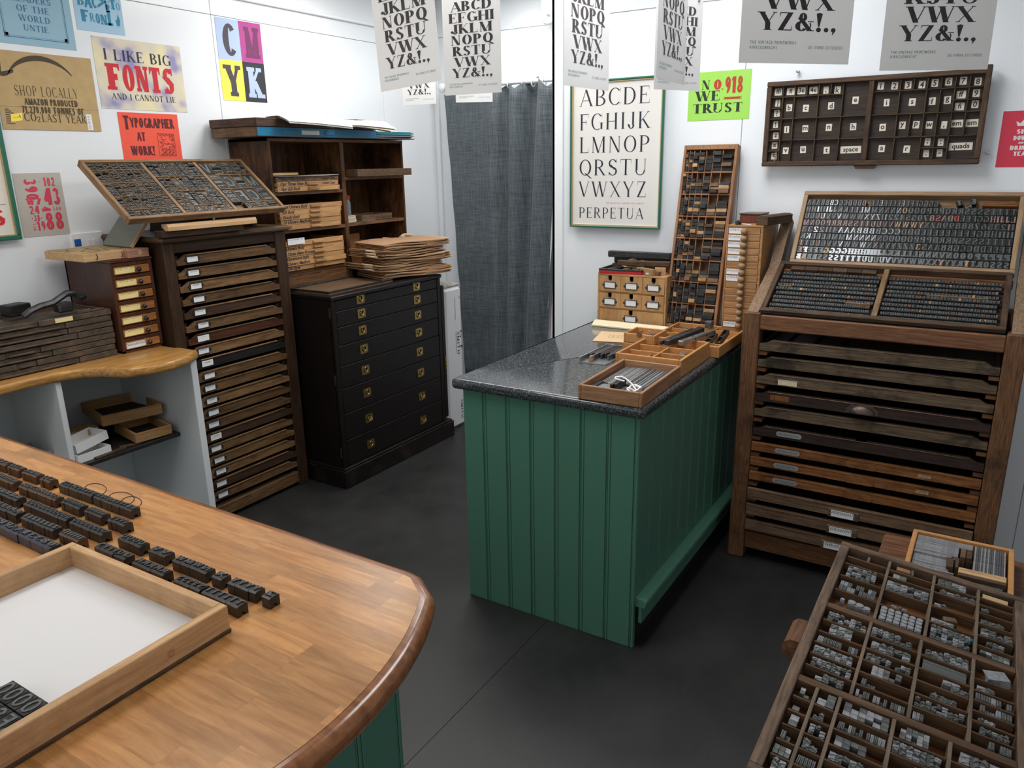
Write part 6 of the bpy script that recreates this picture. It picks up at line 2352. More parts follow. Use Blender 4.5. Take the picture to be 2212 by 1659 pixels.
W_LOWER = wood('plain_brown_case_front', (.080, .048, .029), (.24, .150, .090), 0, scale=9, stretch=16, rand=.15, stain=(.03, .022, .016), stain_amt=.5)
W_CF = wood('grey_brown_front', (.042, .028, .018), (.165, .115, .070), 0, scale=9, stretch=16, rand=.25, stain=(.012, .011, .010), stain_amt=.8)
W_CR = wood('red_brown_front', (.12, .040, .013), (.33, .140, .046), 0, scale=9, stretch=12, rand=.12, stain=(.04, .016, .009), stain_amt=.55)
W_CD = wood('dark_plum_front', (.022, .013, .011), (.060, .036, .028), 0, scale=9, stretch=14, rand=.1, stain=(.012, .010, .010), stain_amt=.5, rough=.4)
fw_ = .826
for k, z in enumerate(zt_):
    kind = 'flat' if k in (6, 7, 8, 9, 10, 11) else 'notch' if k == 5 else 'shoulder'
    mat = W_CD if k in (3, 5) else W_CR if k in (6, 7, 8) else W_LOWER if k >= 9 else W_CF
    h_ = .044 if k < 6 else .036 if k < 9 else .046
    pull = .012 if k in (9, 10, 11) else .0
    d = case_front(fw_, h_, kind).build('case', mat, fr, M=FR_YZ(FX + .022 - pull - R.uniform(0, .006), .745, z - h_))
    MB().box((0, 0, -.42), (.014, h_ * .60, -.0005)).build('case_side', W_DARK, d)
    MB().box((fw_ - .014, 0, -.42), (fw_, h_ * .60, -.0005)).build('case_side', W_DARK, d)
    MB().box((.014, 0, -.42), (fw_ - .014, .006, -.0005)).build('case_floor', W_DARK, d)
    MB().box((.05, h_ - .004, .018), (fw_ - .05, h_ - .0015, .0205), .001).build('worn_lip', W_TYPEBRN if k < 6 else W_CASERED, d)
    if k < 9:
        for q in range(7):
            MB().box((.08 + .1 * q, .006, -.40), (.083 + .1 * q, h_ * .55, -.002)).build('divider', W_DARK, d)
    if k in (5, 6, 7, 8):
        el = []
        for q in range(24):
            a = 2 * pi * q / 24
            el.append((.048 * (1 if cos(a) > 0 else -1) * .82 + .0105 * cos(a), .0105 * sin(a)))
        pl = MB().prism(el, .018, .0200).build('oval_label', M_OVAL, d, M=T(.145, h_ * .46, 0))
        sm_ = Print(.0006)
        sm_.text(BOOK, ('60pt. OLD STYLE No.6', '48pt. OLD STYLE No.6', '36pt. OLD STYLE No.6', '30pt. OLD STYLE No.6')[k - 5].upper(), 0, -.003, .006, align='c', width=.078)
        sm_.build('lettering', M_INK, d).matrix_basis = T(.145, h_ * .46, .0200)
        if k > 5:
            q = MB().prism([(0, .004), (.012, .0), (.10, .0), (.108, .008), (.104, h_ - .008), (.012, h_ - .004), (0, h_ - .010)], .018, .0215).build('finger_plate', W_CR, d, M=T(.37, 0, 0))
    if k in (6, 7):
        MB().box((.62, .008, .018), (.665, .022, .0188)).build('worn_label', plain('worn_paper_%d' % k, srgb(150, 126, 98), .8, var=.5, vscale=90), d)
    if k == 2:
        lb = MB().box((.085, .004, .018), (.158, .026, .0188)).build('paper_label', plain('ivory_case_label', srgb(214, 200, 168), .8, var=.12, vscale=70), d)
        link('label_writing', card_meshes(.06, .018, 1, 5), d).matrix_basis = T(.122, .014, .0192)
    if k == 3:
        MB().box((.06, .010, .018), (.135, .032, .0186)).build('bare_patch', W_CASERED, d)
        hd = MB()
        rings = []
        for j in range(7):
            a = pi / 2 * j / 6
            rr_ = cos(a * .96)
            rings.append([(.046 * rr_ * cos(pi * q / 14), .032 * rr_ * sin(pi * q / 14) * .95 - .008, .018 + .024 * sin(a)) for q in range(15)])
        hd.loft(rings, closed=False, caps=False)
        hd.prism([(-.056, -.012), (.056, -.012), (.060, .0), (.05, .012), (.03, .026), (-.03, .026), (-.05, .012), (-.060, 0)], .018, .0205)
        cp = hd.build('cup_pull', plain('bronze_cup_pull', (.11, .080, .065), .4, metal=.8, bump=1.0, vscale=140), d, True, M=T(.405, .016, 0))
    if k >= 9:
        px_ = .325 if k < 11 else .31
        pl = MB().box((px_, -.004, .018), (px_ + .115, .032, .024), .002).build('label_plate', W_LOWER, d)
        MB().box((px_ + .012, .0, .024), (px_ + .095, .027, .0248)).build('paper_label', M_CARD, d)
        link('label_writing', card_meshes(.070, .024, 3, 40 + k), d).matrix_basis = T(px_ + .053, .010, .0254)
        for s in (.007, .107):
            MB().lathe([(0, .024), (.0028, .024), (.0028, .0252), (0, .0256)], 8, M=T(px_ + s, .006, 0)).build('screw', M_BLACK, d)
for k in range(11):
    z = (zt_[k + 1] + zt_[k] - .044) / 2
    for y in (.728, -.070):
        MB().box((FX + .01, y - .014, z - .010), (FX + .45, y + .020, z + .006), .002).build('runner', W_FRAME, fr)

# sloping case of small wood letters on the frame
LF = frame((3.098, .757, 1.062), (0, -1, 0), (.300, 0, .158))
low = wood_case('type_case', 'dark sloping case crowded with rows of small wood letters', LF, .836, .345, .040, .020, W_OLD, W_OLDY, W_OLD, 'type case')
MB().box((.405, .020, .006), (.425, .325, .038), .002).build('middle_bar', W_CASEY, low)
MB().box((.0, -.004, -.012), (.836, .0, .030), .002).build('front_board', W_BLACK, low)
for q in range(6):
    MB().box((.05 + .055 * q, .300, .006), (.103 + .055 * q, .324, .030)).build('back_block', W_OLD, low)
rr = random.Random(77)
cnt = 0
small = {}
grp_small = MB()
SMATS = [W_TYPE, M_FACE_DK, M_FACE_TAN, plain('brownish_letter_face', (.16, .085, .05), .5, var=.3, vscale=200), plain('bluish_letter_face', (.07, .10, .14), .4, var=.3, vscale=200)]
for half, x0, x1 in ((0, .022, .403), (1, .427, .814)):
    for r_ in range(10):
        y = .022 + .0275 * r_
        hgt = .0235 - (.001 if r_ % 2 else 0)
        x = x0 + rr.uniform(0, .006)
        zt = .0255 + rr.uniform(-.001, .002)
        while x < x1 - .013:
            wd = rr.choice((.0095, .0105, .012, .0115, .013)) if r_ > 2 else rr.choice((.007, .008, .0085))
            grp_small.box((x, y, .007), (x + wd * .95, y + hgt * .88, zt), .0006, 0)
            mi = 2 if rr.random() < .025 else 3 if rr.random() < .12 else 4 if rr.random() < .03 else 1
            ch_ = rr.choice('ABCDEFGHILMNOPRSTU')
            for q in FACES['slab'].polys(ch_, 0, 0, hgt * .64, width=wd * .76):
                q = [(x + wd * .86 - a, y + hgt * .12 + b) for a, b in q][::-1]
                grp_small.add([(a, b, zt + .0012) for a, b in q], [tuple(range(len(q)))], mi)
            x += wd
            cnt += 1
o = grp_small.build('small_wood_letters', SMATS, None, M=LF)
tag(o, 'hundreds of small dark wood letters packed in rows in the sloping case', 'wood type', kind='stuff')
for k, (x, y, l) in enumerate(((.03, .187, .05), (.05, .021, .06), (.30, .105, .09), (.57, .187, .20), (.12, .0195, .05))):
    tag(MB().box((0, 0, 0), (l, .002, .022)).build('brass_lead', W_TYPETAN, None, M=LF @ T(x, y - .0035, .007)), 'thin pale strip set between rows in the sloping case', 'strip', 'pale strips between the rows of small letters')

# large wood letters in the case leaning on the wall
UF = frame((3.408, .722, 1.232), (0, -1, 0), (.188, 0, .280))
W_UF = wood('tan_case_wood', (.22, .13, .072), (.42, .28, .165), 0, rand=.05, scale=8)
W_UFY = wood('tan_case_cross', (.24, .145, .08), (.44, .30, .18), 1, rand=.05, scale=8)
up = wood_case('type_case', 'tan case of large reversed wood letters leaning on the wall', UF, .806, .345, .036, .018, W_UF, W_UFY, W_CASE, 'type case')
rows = ['AAABBBCCCDDDD EEEEEEEEEFFGGGG',
        'HHIIIIJJKKLLLMMNNNNOOOOPPPQRRSSSSTTTT',
        'UUUUVVVWWWXYZ1122455078SADDEFFGGHIJJL',
        'MNOOPRRRSSTTUUVVWWWYXZ8998887653211',
        '3322114AAABBBBCCCDDDEEEEEEEEEGHHIIII',
        'KKLLLLMMMNNNNNOOOOOPPPDRRRSSSSTTTT',
        'TTUUUVVVWWWXXYYYZZZ35AABBGCCDDEEFF',
        'EFFFFGGGGHHHIIIJJKKLLLNNNVNOOOPPPPP',
        'BBBRSSSSTTTTUUUUVVVVWWXXYYYRTTROSSS']
TMATS['dtan'] = [W_TYPE, M_FACE_TAN]
rr = random.Random(55)
wmul = {'I': .55, '1': .6, 'J': .8, 'M': 1.25, 'W': 1.35, 'E': .9, 'F': .9, 'L': .9, ' ': .8}
nrow = len(rows)
rh = .0322
ordn = ('top', 'second', 'third', 'fourth', 'fifth', 'sixth', 'seventh', 'eighth', 'bottom')
for r_, s in enumerate(rows):
    y = .020 + rh * (nrow - 1 - r_)
    tot = sum(wmul.get(c, 1) for c in s)
    full = .766 if r_ else .50
    u_ = full / tot
    x = .0195
    for i, c in enumerate(s):
        wd = round(u_ * wmul.get(c, 1), 4)
        f_ = x / .766
        if c != ' ':
            key = 'dk'
            v = rr.random()
            if r_ == 3 and i < 11:
                key = 'pink'
            elif r_ == 3 and i in (16, 17, 18):
                key = 'dtan'
            elif r_ == 3 and i == 15:
                key = 'red'
            elif r_ == 2 and i in (23, 24, 25, 26):
                key = 'red' if i in (23, 26) else 'pink'
            elif r_ == 2 and i > 31:
                key = 'pink'
            elif (r_ >= 7 and 5 < i < 14) or (r_ in (4, 5) and 7 < i < 13):
                key = 'sh'
            elif v < .03:
                key = 'dtan'
            elif v < .07:
                key = 'pink'
            elif v < .35:
                key = 'gr'
            elif v < .55 and f_ < .5:
                key = 'sh'
            k2 = {'dk': 'dark', 'gr': 'greenish black', 'sh': 'sheen painted grey', 'pink': 'pinkish faced', 'dtan': 'tan faced', 'red': 'red faced'}[key]
            what = ('letter ' if c.isalpha() else 'figure ') + c
            place_type(c, 'roman' if r_ < 7 else 'slab', round(wd * .965, 3), round(rh * .965, 4), round(.0215 + rr.choice((0, 0, .0004, -.0004)), 4), key, UF @ T(x, y, .0065),
                       '%s wood %s in the %s row of the leaning tan case' % (k2, what, ordn[r_]), 'wood letters in the leaning case')
        x += wd
for k in range(3):
    tag(MB().box((0, 0, 0), (.115 - .003 * k, .006, .020), .0006).build('wood_strip', W_CR, None, M=UF @ T(.668, .288 + .0072 * k, .0068)), 'thin reddish wood strip at the top right of leaning case', 'strip', 'reddish strips in the leaning case')
for k in range(3):
    place_type('TZE'[k], 'slab', .018, .026, .0205, 'dk', UF @ T(.585 + .022 * k, .284 + .004 * k, .0068) @ RZ((20, -75, 8)[k]), 'loose dark wood letter lying askew at top of leaning case', 'loose letters in the leaning case')


# ================================================================== alphabet sheets hung from the ceiling
M_SHEET = plain('white_sheet_paper', (.78, .78, .79), .8)
_nt = M_SHEET.node_tree
_tr = _nt.nodes.new('ShaderNodeBsdfTranslucent')                                # thin paper lets some light through
_tr.inputs['Color'].default_value = (.80, .79, .77, 1)
_mx = _nt.nodes.new('ShaderNodeMixShader')
_mx.inputs[0].default_value = .45
_nt.links.new(_nt.nodes['Principled BSDF'].outputs[0], _mx.inputs[1])
_nt.links.new(_tr.outputs[0], _mx.inputs[2])
_nt.links.new(_mx.outputs[0], _nt.nodes['Material Output'].inputs['Surface'])
SWD, SHT = .297, .42
p = Print(.0007)
for k, (s, wd) in enumerate((('YZ&!.,', .206), ('VWX', .182), ('RSTU', .200), ('NOPQ', .220), ('JKLM', .208), ('EFGHI', .230), ('ABCD', .210))):
    p.text(FAT, s, .150, .072 + .0452 * k, .0390, 0, width=wd, align='c')
p.text(SANS, 'THE VINTAGE PRINTWORKS', .026, .0420, .0068, 1, width=.122).text(SANS, 'KIRKCUDBRIGHT', .026, .0310, .0068, 1, width=.072)
p.text(SANS, 'DE VINNE EXTENDED', .182, .0330, .0066, 2, width=.094)
LET = p.mesh('lettering', [plain('speckled_ink', srgb(58, 52, 56), .7, var=.8, vscale=420), plain('teal_small_type', srgb(50, 124, 116), .7), M_SCRIB])
SHM = sheet_mb(SWD, SHT, .0003).mesh('sheet', M_SHEET)
THR = MB()
for x in (.03, SWD - .03):
    THR.cyl((x, SHT, 0), (x, SHT + .30, 0), .0008, 4)
THR = THR.mesh('thread', M_TRIM)
CLIP = MB()
for x in (.03, SWD - .03):
    CLIP.box((x - .006, SHT - .012, -.004), (x + .006, SHT + .012, .004), .001)
CLIP = CLIP.mesh('clip', M_STEEL)
for pos, yaw, roll, sc, lb in (
        ((2.324, 2.008, 1.936), -93.8, 4.0, 1.0, 'white alphabet sheet hanging tilted before the bookcase wall'),
        ((3.010, 2.219, 1.974), -87.0, 0, 1.0, 'white alphabet sheet hanging straight before the curtain top'),
        ((3.79, 2.72, 2.01), -62, 0, .71, 'small alphabet sheet almost hidden behind the sheet at the curtain'),
        ((3.47, 2.845, 1.985), -84.4, 0, .71, 'small faint alphabet sheet behind the tilted sheet by the curtain'),
        ((2.311, 1.233, 1.912), -3.6, 0, 1.0, 'alphabet sheet seen slantwise above the framed alphabet poster'),
        ((2.49, 1.300, 2.062), 7, 0, .71, 'small narrow alphabet sheet overlapping the slanting sheet'),
        ((2.655, 1.066, 1.912), -27.7, 0, .71, 'alphabet sheet hanging behind the narrow edge-on sheet'),
        ((2.353, .938, 1.918), 3.2, 0, 1.0, 'alphabet sheet seen nearly edge-on beside the lime green print'),
        ((1.923, .563, 1.894), -43.7, 0, 1.0, 'grey shaded alphabet sheet hanging above the lettered wall case, nearer the curtain'),
        ((2.393, .321, 1.898), -55.9, 0, 1.0, 'grey shaded alphabet sheet overlapping the top of the lettered wall case')):
    u = Vector((cos(radians(yaw)) * cos(radians(roll)), sin(radians(yaw)) * cos(radians(roll)), sin(radians(roll))))
    n = Vector((u.y, -u.x, 0)).normalized()
    v = n.cross(u)
    t = thing('hanging_sheet', lb, 'hanging print', frame(pos, u, v) @ Matrix.Diagonal((sc, sc, sc, 1)))
    link('sheet', SHM, t)
    link('lettering', LET, t)
    link('thread', THR, t)
    link('clip', CLIP, t)

# ================================================================== butcher block table in the foreground
TT = .930
R_ = .69
tcx, tcy = .600, .672 + R_
pts = []
for k in range(0, 29):
    a = radians(-90 - 36.65 + 73.3 * k / 28)
    pts.append((tcx + R_ * cos(a), tcy + R_ * sin(a)))
# ease the two corners
c0, c1 = pts[0], pts[-1]
pts = pts[2:-2]
pts = [(c0[0], c0[1] + .055), (c0[0] + .006, c0[1] + .028)] + pts + [(c1[0] - .006, c1[1] + .028), (c1[0], c1[1] + .055)]
pts += [(c1[0], 2.80), (c0[0], 2.80)]
if area2(pts) < 0:
    pts = pts[::-1]


def table_wood():
    m = wood('butcher_block', (.36, .150, .044), (.60, .30, .105), 1, scale=6, stretch=10, rough=.30, rand=.20, coat=.35, bump=.08, stain=(.22, .12, .055), stain_amt=.25)
    b = m.node_tree.nodes['Principled BSDF']
    b.inputs['Coat Roughness'].default_value = .22
    return m


W_TABLE = table_wood()
W_NOSE = wood('table_edge_wood', (.17, .060, .022), (.34, .135, .052), 1, scale=6, stretch=8, rough=.25, coat=.5, rand=0)
tb = thing('work_table', 'butcher block work table with bowed end over green panelling', 'table', T(0, 0, 0))
o = slab(MB(), pts, .886, TT - .0008, .019, 5).build('table_edge', W_NOSE, tb)
sm(o, 40)
clip_poly = inset(pts, .026)


def clip(poly, cp):
    out = poly
    for i in range(len(cp)):
        a, b = cp[i - 1], cp[i]
        res = []
        for j in range(len(out)):
            p0, p1 = out[j - 1], out[j]
            s0 = (b[0] - a[0]) * (p0[1] - a[1]) - (b[1] - a[1]) * (p0[0] - a[0])
            s1 = (b[0] - a[0]) * (p1[1] - a[1]) - (b[1] - a[1]) * (p1[0] - a[0])
            if (s0 >= 0) != (s1 >= 0):
                t = s0 / (s0 - s1)
                res.append((p0[0] + (p1[0] - p0[0]) * t, p0[1] + (p1[1] - p0[1]) * t))
            if s1 >= 0:
                res.append(p1)
        out = res
        if len(out) < 3:
            return []
    return out


rr = random.Random(2)
sw = .0425
for c in range(20):
    x0 = .188 + sw * c
    y = .60 + rr.uniform(-.25, 0)
    while y < 2.8:
        L_ = rr.choice((.22, .30, .36, .42))
        q = clip([(x0 + .00004, y + .00005), (x0 + sw - .00004, y + .00005), (x0 + sw - .00004, y + L_ - .00005), (x0 + .00004, y + L_ - .00005)], clip_poly)
        if len(q) > 2 and abs(area2(q)) > 1e-4:
            MB().prism(q, TT - .003 - .0002 * 0, TT).build('stave', W_TABLE, tb)
        y += L_
TX0, TX1, TY0 = .28, .945, .86
MB().box((TX0 + .016, TY0 + .016, 0), (TX1, 2.75, .886)).build('carcass', M_GREEN, tb)
n = 6
bw = (TX1 - TX0) / n
bm3 = board(bw, .886, 0)
for k in range(n):
    link('board', bm3, tb).matrix_basis = T(TX0 + bw * k, TY0, 0)

# ------------------------------------------------------------------ rows of type set out on the table


def sort_mesh(ch, w, d, h, face, key, mats):
    """cast letter: arched foot, sloped shoulder, reversed letter on top"""
    k = ('sort', ch, round(w, 4), round(d, 4), face, key)
    if k in _tm:
        return _tm[k]
    mb = MB()
    n = 6
    arch = [(d * .5 + d * .22 * cos(pi * i / n), h * .34 * sin(pi * i / n)) for i in range(n + 1)]
    prof = [(0, 0)] + arch[::-1] + [(d, 0), (d, h * .86), (d * .93, h * .92), (d * .20, h * .92), (0, h * .84)]
    P3 = Matrix(((0, 0, 1, 0), (1, 0, 0, 0), (0, 1, 0, 0), (0, 0, 0, 1)))
    mb.prism(prof, .0002, w - .0002, 0, P3)
    hh = h * .92
    for kq, q in enumerate(FACES[face].polys(ch, 0, 0, d * .58, width=w * .80, slant=0)):
        q = [(w * .9 - a, d * .26 + b) for a, b in q][::-1]
        n = len(q)
        vs = [(a, b, hh - .0002) for a, b in q] + [(a, b, h + .0006 + .000012 * kq) for a, b in q]
        mb.add(vs, [tuple(range(n, 2 * n))] + [(i, (i + 1) % n, n + (i + 1) % n, n + i) for i in range(n)], 1)
    me = mb.mesh('type_sort', mats)
    _tm[k] = me
    return me


M_SORT = plain('inked_type_body', (.022, .021, .021), .38, metal=.0, var=.5, vscale=60, spec=.6)
M_SORTB = plain('reflection_tinted_type_body', (.085, .048, .028), .45, metal=.2, var=.5, vscale=50)  # brown reflected from the table top is put into the body colour
M_SORTF = plain('inked_type_face', (.075, .077, .078), .38, metal=.2, var=.4, vscale=150, spec=.6)
M_SORTBLUE = plain('blue_black_type_body', (.018, .026, .050), .35, var=.4, vscale=60, spec=.6)
SROWS = [
    (.860, [(2.30, 2.078, 'JIIIIIAVVV'), (2.068, 2.012, 'J2?A'), (1.996, 1.930, 'LKIAA'), (1.912, 1.868, '23E')], 'b'),
    (.864, [(1.836, 1.697, '1234567890'), (1.691, 1.543, 'RPO6KLFTIL')], 'k'),
    (.809, [(2.20, 1.936, 'MMNNNNNNNNNNN'), (1.911, 1.750, 'GGGSGGAAAASG')], 'b'),
    (.812, [(1.730, 1.655, 'HHHHHH'), (1.636, 1.570, 'NNNNN'), (1.547, 1.487, 'VVVV')], 'k'),
    (.763, [(2.10, 1.826, 'WWWWMMMMMMMM'), (1.795, 1.621, 'UUUUUUUUUUU'), (1.608, 1.488, 'OOOOOOOO')], 'k'),
    (.722, [(2.02, 1.746, 'KKKKKKRRRRAAA'), (1.726, 1.597, 'JJJJJJJJ')], 'k'),
    (.722, [(1.575, 1.503, 'IIIIIII')], 'b'),
    (.676, [(1.99, 1.522, 'CCDDEEEFGGPPAA13380')], 'u'),
    (.773, [(1.446, 1.369, 'UUUU'), (1.343, 1.290, 'VV'), (1.266, 1.166, 'WMWN'), (1.149, 1.121, 'X'), (1.104, 1.030, 'YYYY'), (1.014, .993, 'Z')], 'k'),
    (.727, [(1.452, 1.389, 'SPPP'), (1.386, 1.350, 'QJ'), (1.326, 1.230, 'RRRRR'), (1.198, 1.124, 'SSSSS'), (1.118, 1.020, 'TTTTTT')], 'k')]
rown = ('farthest row', 'farthest row', 'second row', 'second row', 'third row', 'fourth row', 'fourth row', 'row behind the tray', 'row passing the tray corner', 'row along the tray edge')
for ri, (X_, grps, key) in enumerate(SROWS):
    body = {'b': M_SORTB, 'k': M_SORT, 'u': M_SORTBLUE}[key]
    for y0, y1, s in grps:
        wd = round((y0 - y1) / len(s), 4)
        for i, c in enumerate(s):
            dep = .0225 if key != 'u' else .0245
            hgt = .0233
            o = link('type_sort', sort_mesh(c, wd, dep, hgt, 'sans' if key != 'u' else 'fat', key, [body, M_SORTF]), None,
                     frame((X_ + R.uniform(-.0008, .0008) + .00017 * 1000 * 0, y0 - wd * i, TT + .0002), (0, -1, 0), (1, 0, 0)))
            what = ('letter ' if c.isalpha() else 'figure ' if c.isdigit() else 'sign ') + c
            tag(o, '%s metal type %s in the %s on table' % ({'b': 'reflection tinted brown', 'k': 'black inked', 'u': 'blue black'}[key], what, rown[ri]), 'type', 'metal type set out on the table')
for k, (y, r1, r2, t_) in enumerate(((1.745, .030, .014, 35), (1.640, .034, .015, 30), (1.600, .026, .013, 25))):
    ring_ = [(r1 * cos(2 * pi * i / 28), r2 * sin(2 * pi * i / 28), 0) for i in range(29)]
    o = MB().tube(ring_, .0011, 6).build('wire_loop', M_IRON, None, True, T(.902, y, TT + .0135) @ RZ(-70) @ RX(58))
    tag(o, 'thin dark wire loop standing behind the farthest row of type', 'wire loop', 'wire loops on the table')

# ------------------------------------------------------------------ white lined tray in front
W_FRT = wood('knotty_pine', (.46, .255, .12), (.66, .42, .22), 0, scale=7, rand=.06, stain=(.20, .11, .06), stain_amt=.35, rough=.5)
W_FRTX = wood('knotty_pine_cross', (.46, .255, .12), (.66, .42, .22), 1, scale=7, rand=.06, stain=(.20, .11, .06), stain_amt=.35, rough=.5)
MF = frame((.225, .994, TT + .0004), (1, .012, 0), (-.012, 1, 0))
ft = thing('type_tray', 'shallow knotty pine tray lined with white board on the table', 'tray', MF)
FW, FD, FH, FT_ = .470, .452, .050, .0165
MB().box((0, 0, .006), (FW, FT_, FH), .0015).build('side_rail', W_FRT, ft)
MB().box((0, FD - FT_, .006), (FW, FD, FH), .0015).build('side_rail', W_FRT, ft)
MB().box((FW - FT_, FT_, .006), (FW, FD - FT_, FH), .0015).build('end_rail', W_FRTX, ft)
MB().box((0, FT_, .006), (FT_, FD - FT_, FH), .0015).build('end_rail', W_FRTX, ft)
MB().box((-.001, -.001, 0), (FW + .001, FD + .001, .0065), .001).build('base_board', W_TYPEBRN, ft)
MB().box((FT_, FT_, .0065), (FW - FT_, FD - FT_, .009)).build('white_lining', plain('white_board_lining', (.74, .73, .73), .55), ft)
MB().box((FW - FT_ - .022, FT_ + .001, .009), (FW - FT_ - .0003, FD - FT_ - .001, .034), .004).build('paper_edge', plain('pinkish_paper_edge', srgb(214, 196, 190), .8), ft) if False else None
for x, y in ((.18, -.0004), (.36, -.0004)):
    MB().lathe([(0, 0), (.007, 0), (.006, .0006), (0, .0007)], 12, M=T(x, y, .026) @ RX(90)).build('knot', W_TRAY, ft)
big = [('O', .26, .0), ('O', .235, 0), ('O', .21, 0), ('W', .262, .036), ('N', .226, .036), ('D', .285, 0), ('S', .290, .036)]
rr = random.Random(61)
for k, c in enumerate('OOOOWNDSEA'):
    i, j = k % 5, k // 5
    bw_, bd_ = .0235, .033
    o = link('wood_letter', type_mesh(c, 'sans', bw_ * .97, bd_, .0225, TMATS['gr'], 'gr', .0014), None,
             frame((.388 - .0345 * j, 1.135 - .0240 * i, TT + .0096), (0, -1, 0), (1, 0, 0)))
    tag(o, 'greenish black wood letter %s inside the white lined tray' % c, 'wood type', 'wood letters in the white lined tray')


# ================================================================== low bench, ornament case and lead box on the right
bn = thing('bench', 'low worn red brown bench under the ornament case', 'bench', T(0, 0, 0))
W_BENCH = wood('red_brown_bench', (.06, .026, .013), (.20, .090, .040), 1, scale=7, rand=0, stain=(.02, .012, .010), stain_amt=.6)
MB().box((.85, -.235, .632), (2.205, .150, .660), .006).build('bench_top', W_BENCH, bn)
for x in (.92, 2.08):
    for y in (-.20, .07):
        MB().box((x, y, 0), (x + .05, y + .04, .632), .003).build('leg', W_DARK, bn)
MB().box((.97, -.17, .56), (2.08, -.145, .63)).build('apron', W_DARK, bn)
tag(MB().box((0, 0, 0), (.80, .03, .045), .002).build('wood_batten', W_DARK, None, M=T(1.05, .105, .6605)), 'dark batten propping up the aisle side of ornament case', 'batten')

W_ORN = wood('worn_ornament_case', (.050, .030, .019), (.19, .125, .082), 0, scale=9, rand=.1, stain=(.03, .024, .022), stain_amt=.6)
W_ORNY = wood('worn_ornament_case_cross', (.050, .030, .019), (.19, .125, .082), 1, scale=9, rand=.1, stain=(.03, .024, .022), stain_amt=.6)
MO = frame((1.030, .2247, .7185), (0, -.9945, -.105), (1, 0, 0))
OW, OD, OH = .395, .875, .034
oc = wood_case('ornament_case', 'large dark case of metal ornaments and stars on the low bench', MO, OW, OD, OH, .021, W_ORN, W_ORNY, wood('orange_case_floor', (.09, .035, .012), (.20, .085, .03), 0, rand=0), 'type case')
for ch_ in oc.children:
    pass
MB().prism([(-.030, .008), (-.026, -.004), (0, -.012), (0, .033), (-.018, .032), (-.028, .022)], .385, .470, M=Matrix(((1, 0, 0, 0), (0, 0, 1, 0), (0, 1, 0, 0), (0, 0, 0, 1)))).build('pull_handle', W_BENCH, oc)
ys = [(.021, .274), (.292, .557), (.575, .854)]
div = [(.021, .283, OW - .021, .283, .018), (.021, .566, OW - .021, .566, .018)]
secs = [
    # (column edges, row cuts measured from the far side)
    ([.021, .058, .098, .188, .276, OW - .021], [.048, .090, .132, .172, .212]),
    ([.021, .112, .208, .302, OW - .021], [.052, .100, .142, .184, .226]),
    ([.021, .115, .212, .303, OW - .021], [.042, .078, .142, .212])]
ocells = []
for si, ((y0, y1), (cx_, cuts)) in enumerate(zip(ys, secs)):
    for x in cx_[1:-1]:
        div.append((x, y0, x, y1, .0065))
    for c in range(len(cx_) - 1):
        cu = list(cuts)
        if si == 2 and c == 3:
            cu = [.036, .068, .104, .150, .200, .240]
        if si == 1 and c == 3:
            cu = [.066, .104, .136, .168, .198, .232]
        edges = [y1] + [y1 - q for q in cu] + [y0]
        for e in edges[1:-1]:
            div.append((cx_[c] + .003, e, cx_[c + 1] - .003, e, .004))
        for r_ in range(len(edges) - 1):
            ocells.append((si, c, r_, cx_[c] + .0045, edges[r_ + 1] + .004, cx_[c + 1] - .0045, edges[r_] - .004))
W_PART = wood('dark_partition', (.048, .026, .014), (.15, .085, .046), 0, scale=9, rand=.1)
W_PARTY = wood('grey_partition', (.070, .050, .034), (.20, .150, .105), 1, scale=9, rand=.1)
dividers(oc, div, OH - .003, W_PART, W_PARTY, name='partition')
for (x, y) in ((.066, .82), (.163, .826), (.258, .826)):
    MB().box((x, y, .006), (x + .006, y + .030, OH - .008), .001).build('partition', W_PARTY, oc)

OM = [M_LEAD, M_LEADG, M_LEADL]
OTOP = [plain('worn_ornament_face', (.15, .148, .14), .45, metal=.5, var=.6, vscale=260), plain('greenish_ornament_face', (.125, .14, .13), .45, metal=.5, var=.5, vscale=260), M_LEADL]


def orn_mesh(kind, w, d, h, seed):
    k = ('orn', kind, round(w, 3), round(d, 3), round(h, 3), seed)
    if k in _tm:
        return _tm[k]
    r = random.Random(seed)
    mb = MB().box((0, 0, 0), (w, d, h), .0005)
    if kind == 'star':
        pts = []
        for i in range(10):
            a = pi / 2 + i * pi / 5
            q = (.48 if i % 2 == 0 else .20) * min(w, d)
            pts.append((w / 2 + q * cos(a), d / 2 + q * sin(a)))
        mb.prism(pts, h - .0004, h + .0020, 1)
    elif kind == 'disc':
        pts = [(w / 2 + w * .49 * cos(2 * pi * i / 18), d / 2 + d * .49 * sin(2 * pi * i / 18)) for i in range(18)]
        mb.prism(pts, h - .0004, h + .0022, 1)
    elif kind == 'flower':
        for i in range(7):
            a = r.uniform(0, 6.28)
            q = r.uniform(.05, .34)
            cx, cy = w / 2 + w * q * cos(a), d / 2 + d * q * sin(a)
            s = r.uniform(.06, .16) * min(w, d) + .0005
            L_ = s * r.uniform(1, 2.4)
            c, sn = cos(a), sin(a)
            pts = [(cx + c * L_, cy + sn * L_), (cx - sn * s, cy + c * s), (cx - c * L_, cy - sn * L_), (cx + sn * s, cy - c * s)]
            mb.prism(pts, h - .0003, h + r.uniform(.0010, .0022), 1)
    elif kind == 'lines':
        n = max(2, int(w / .0035))
        for i in range(n):
            mb.box((w * (i + .15) / n, d * .06, h - .0003), (w * (i + .65) / n, d * .94, h + .0014), 0, 1)
    me = mb.mesh('ornament', [OM[seed % 3 if kind != 'disc' else 2], OTOP[seed % 3 if kind != 'disc' else 2]])
    _tm[k] = me
    return me


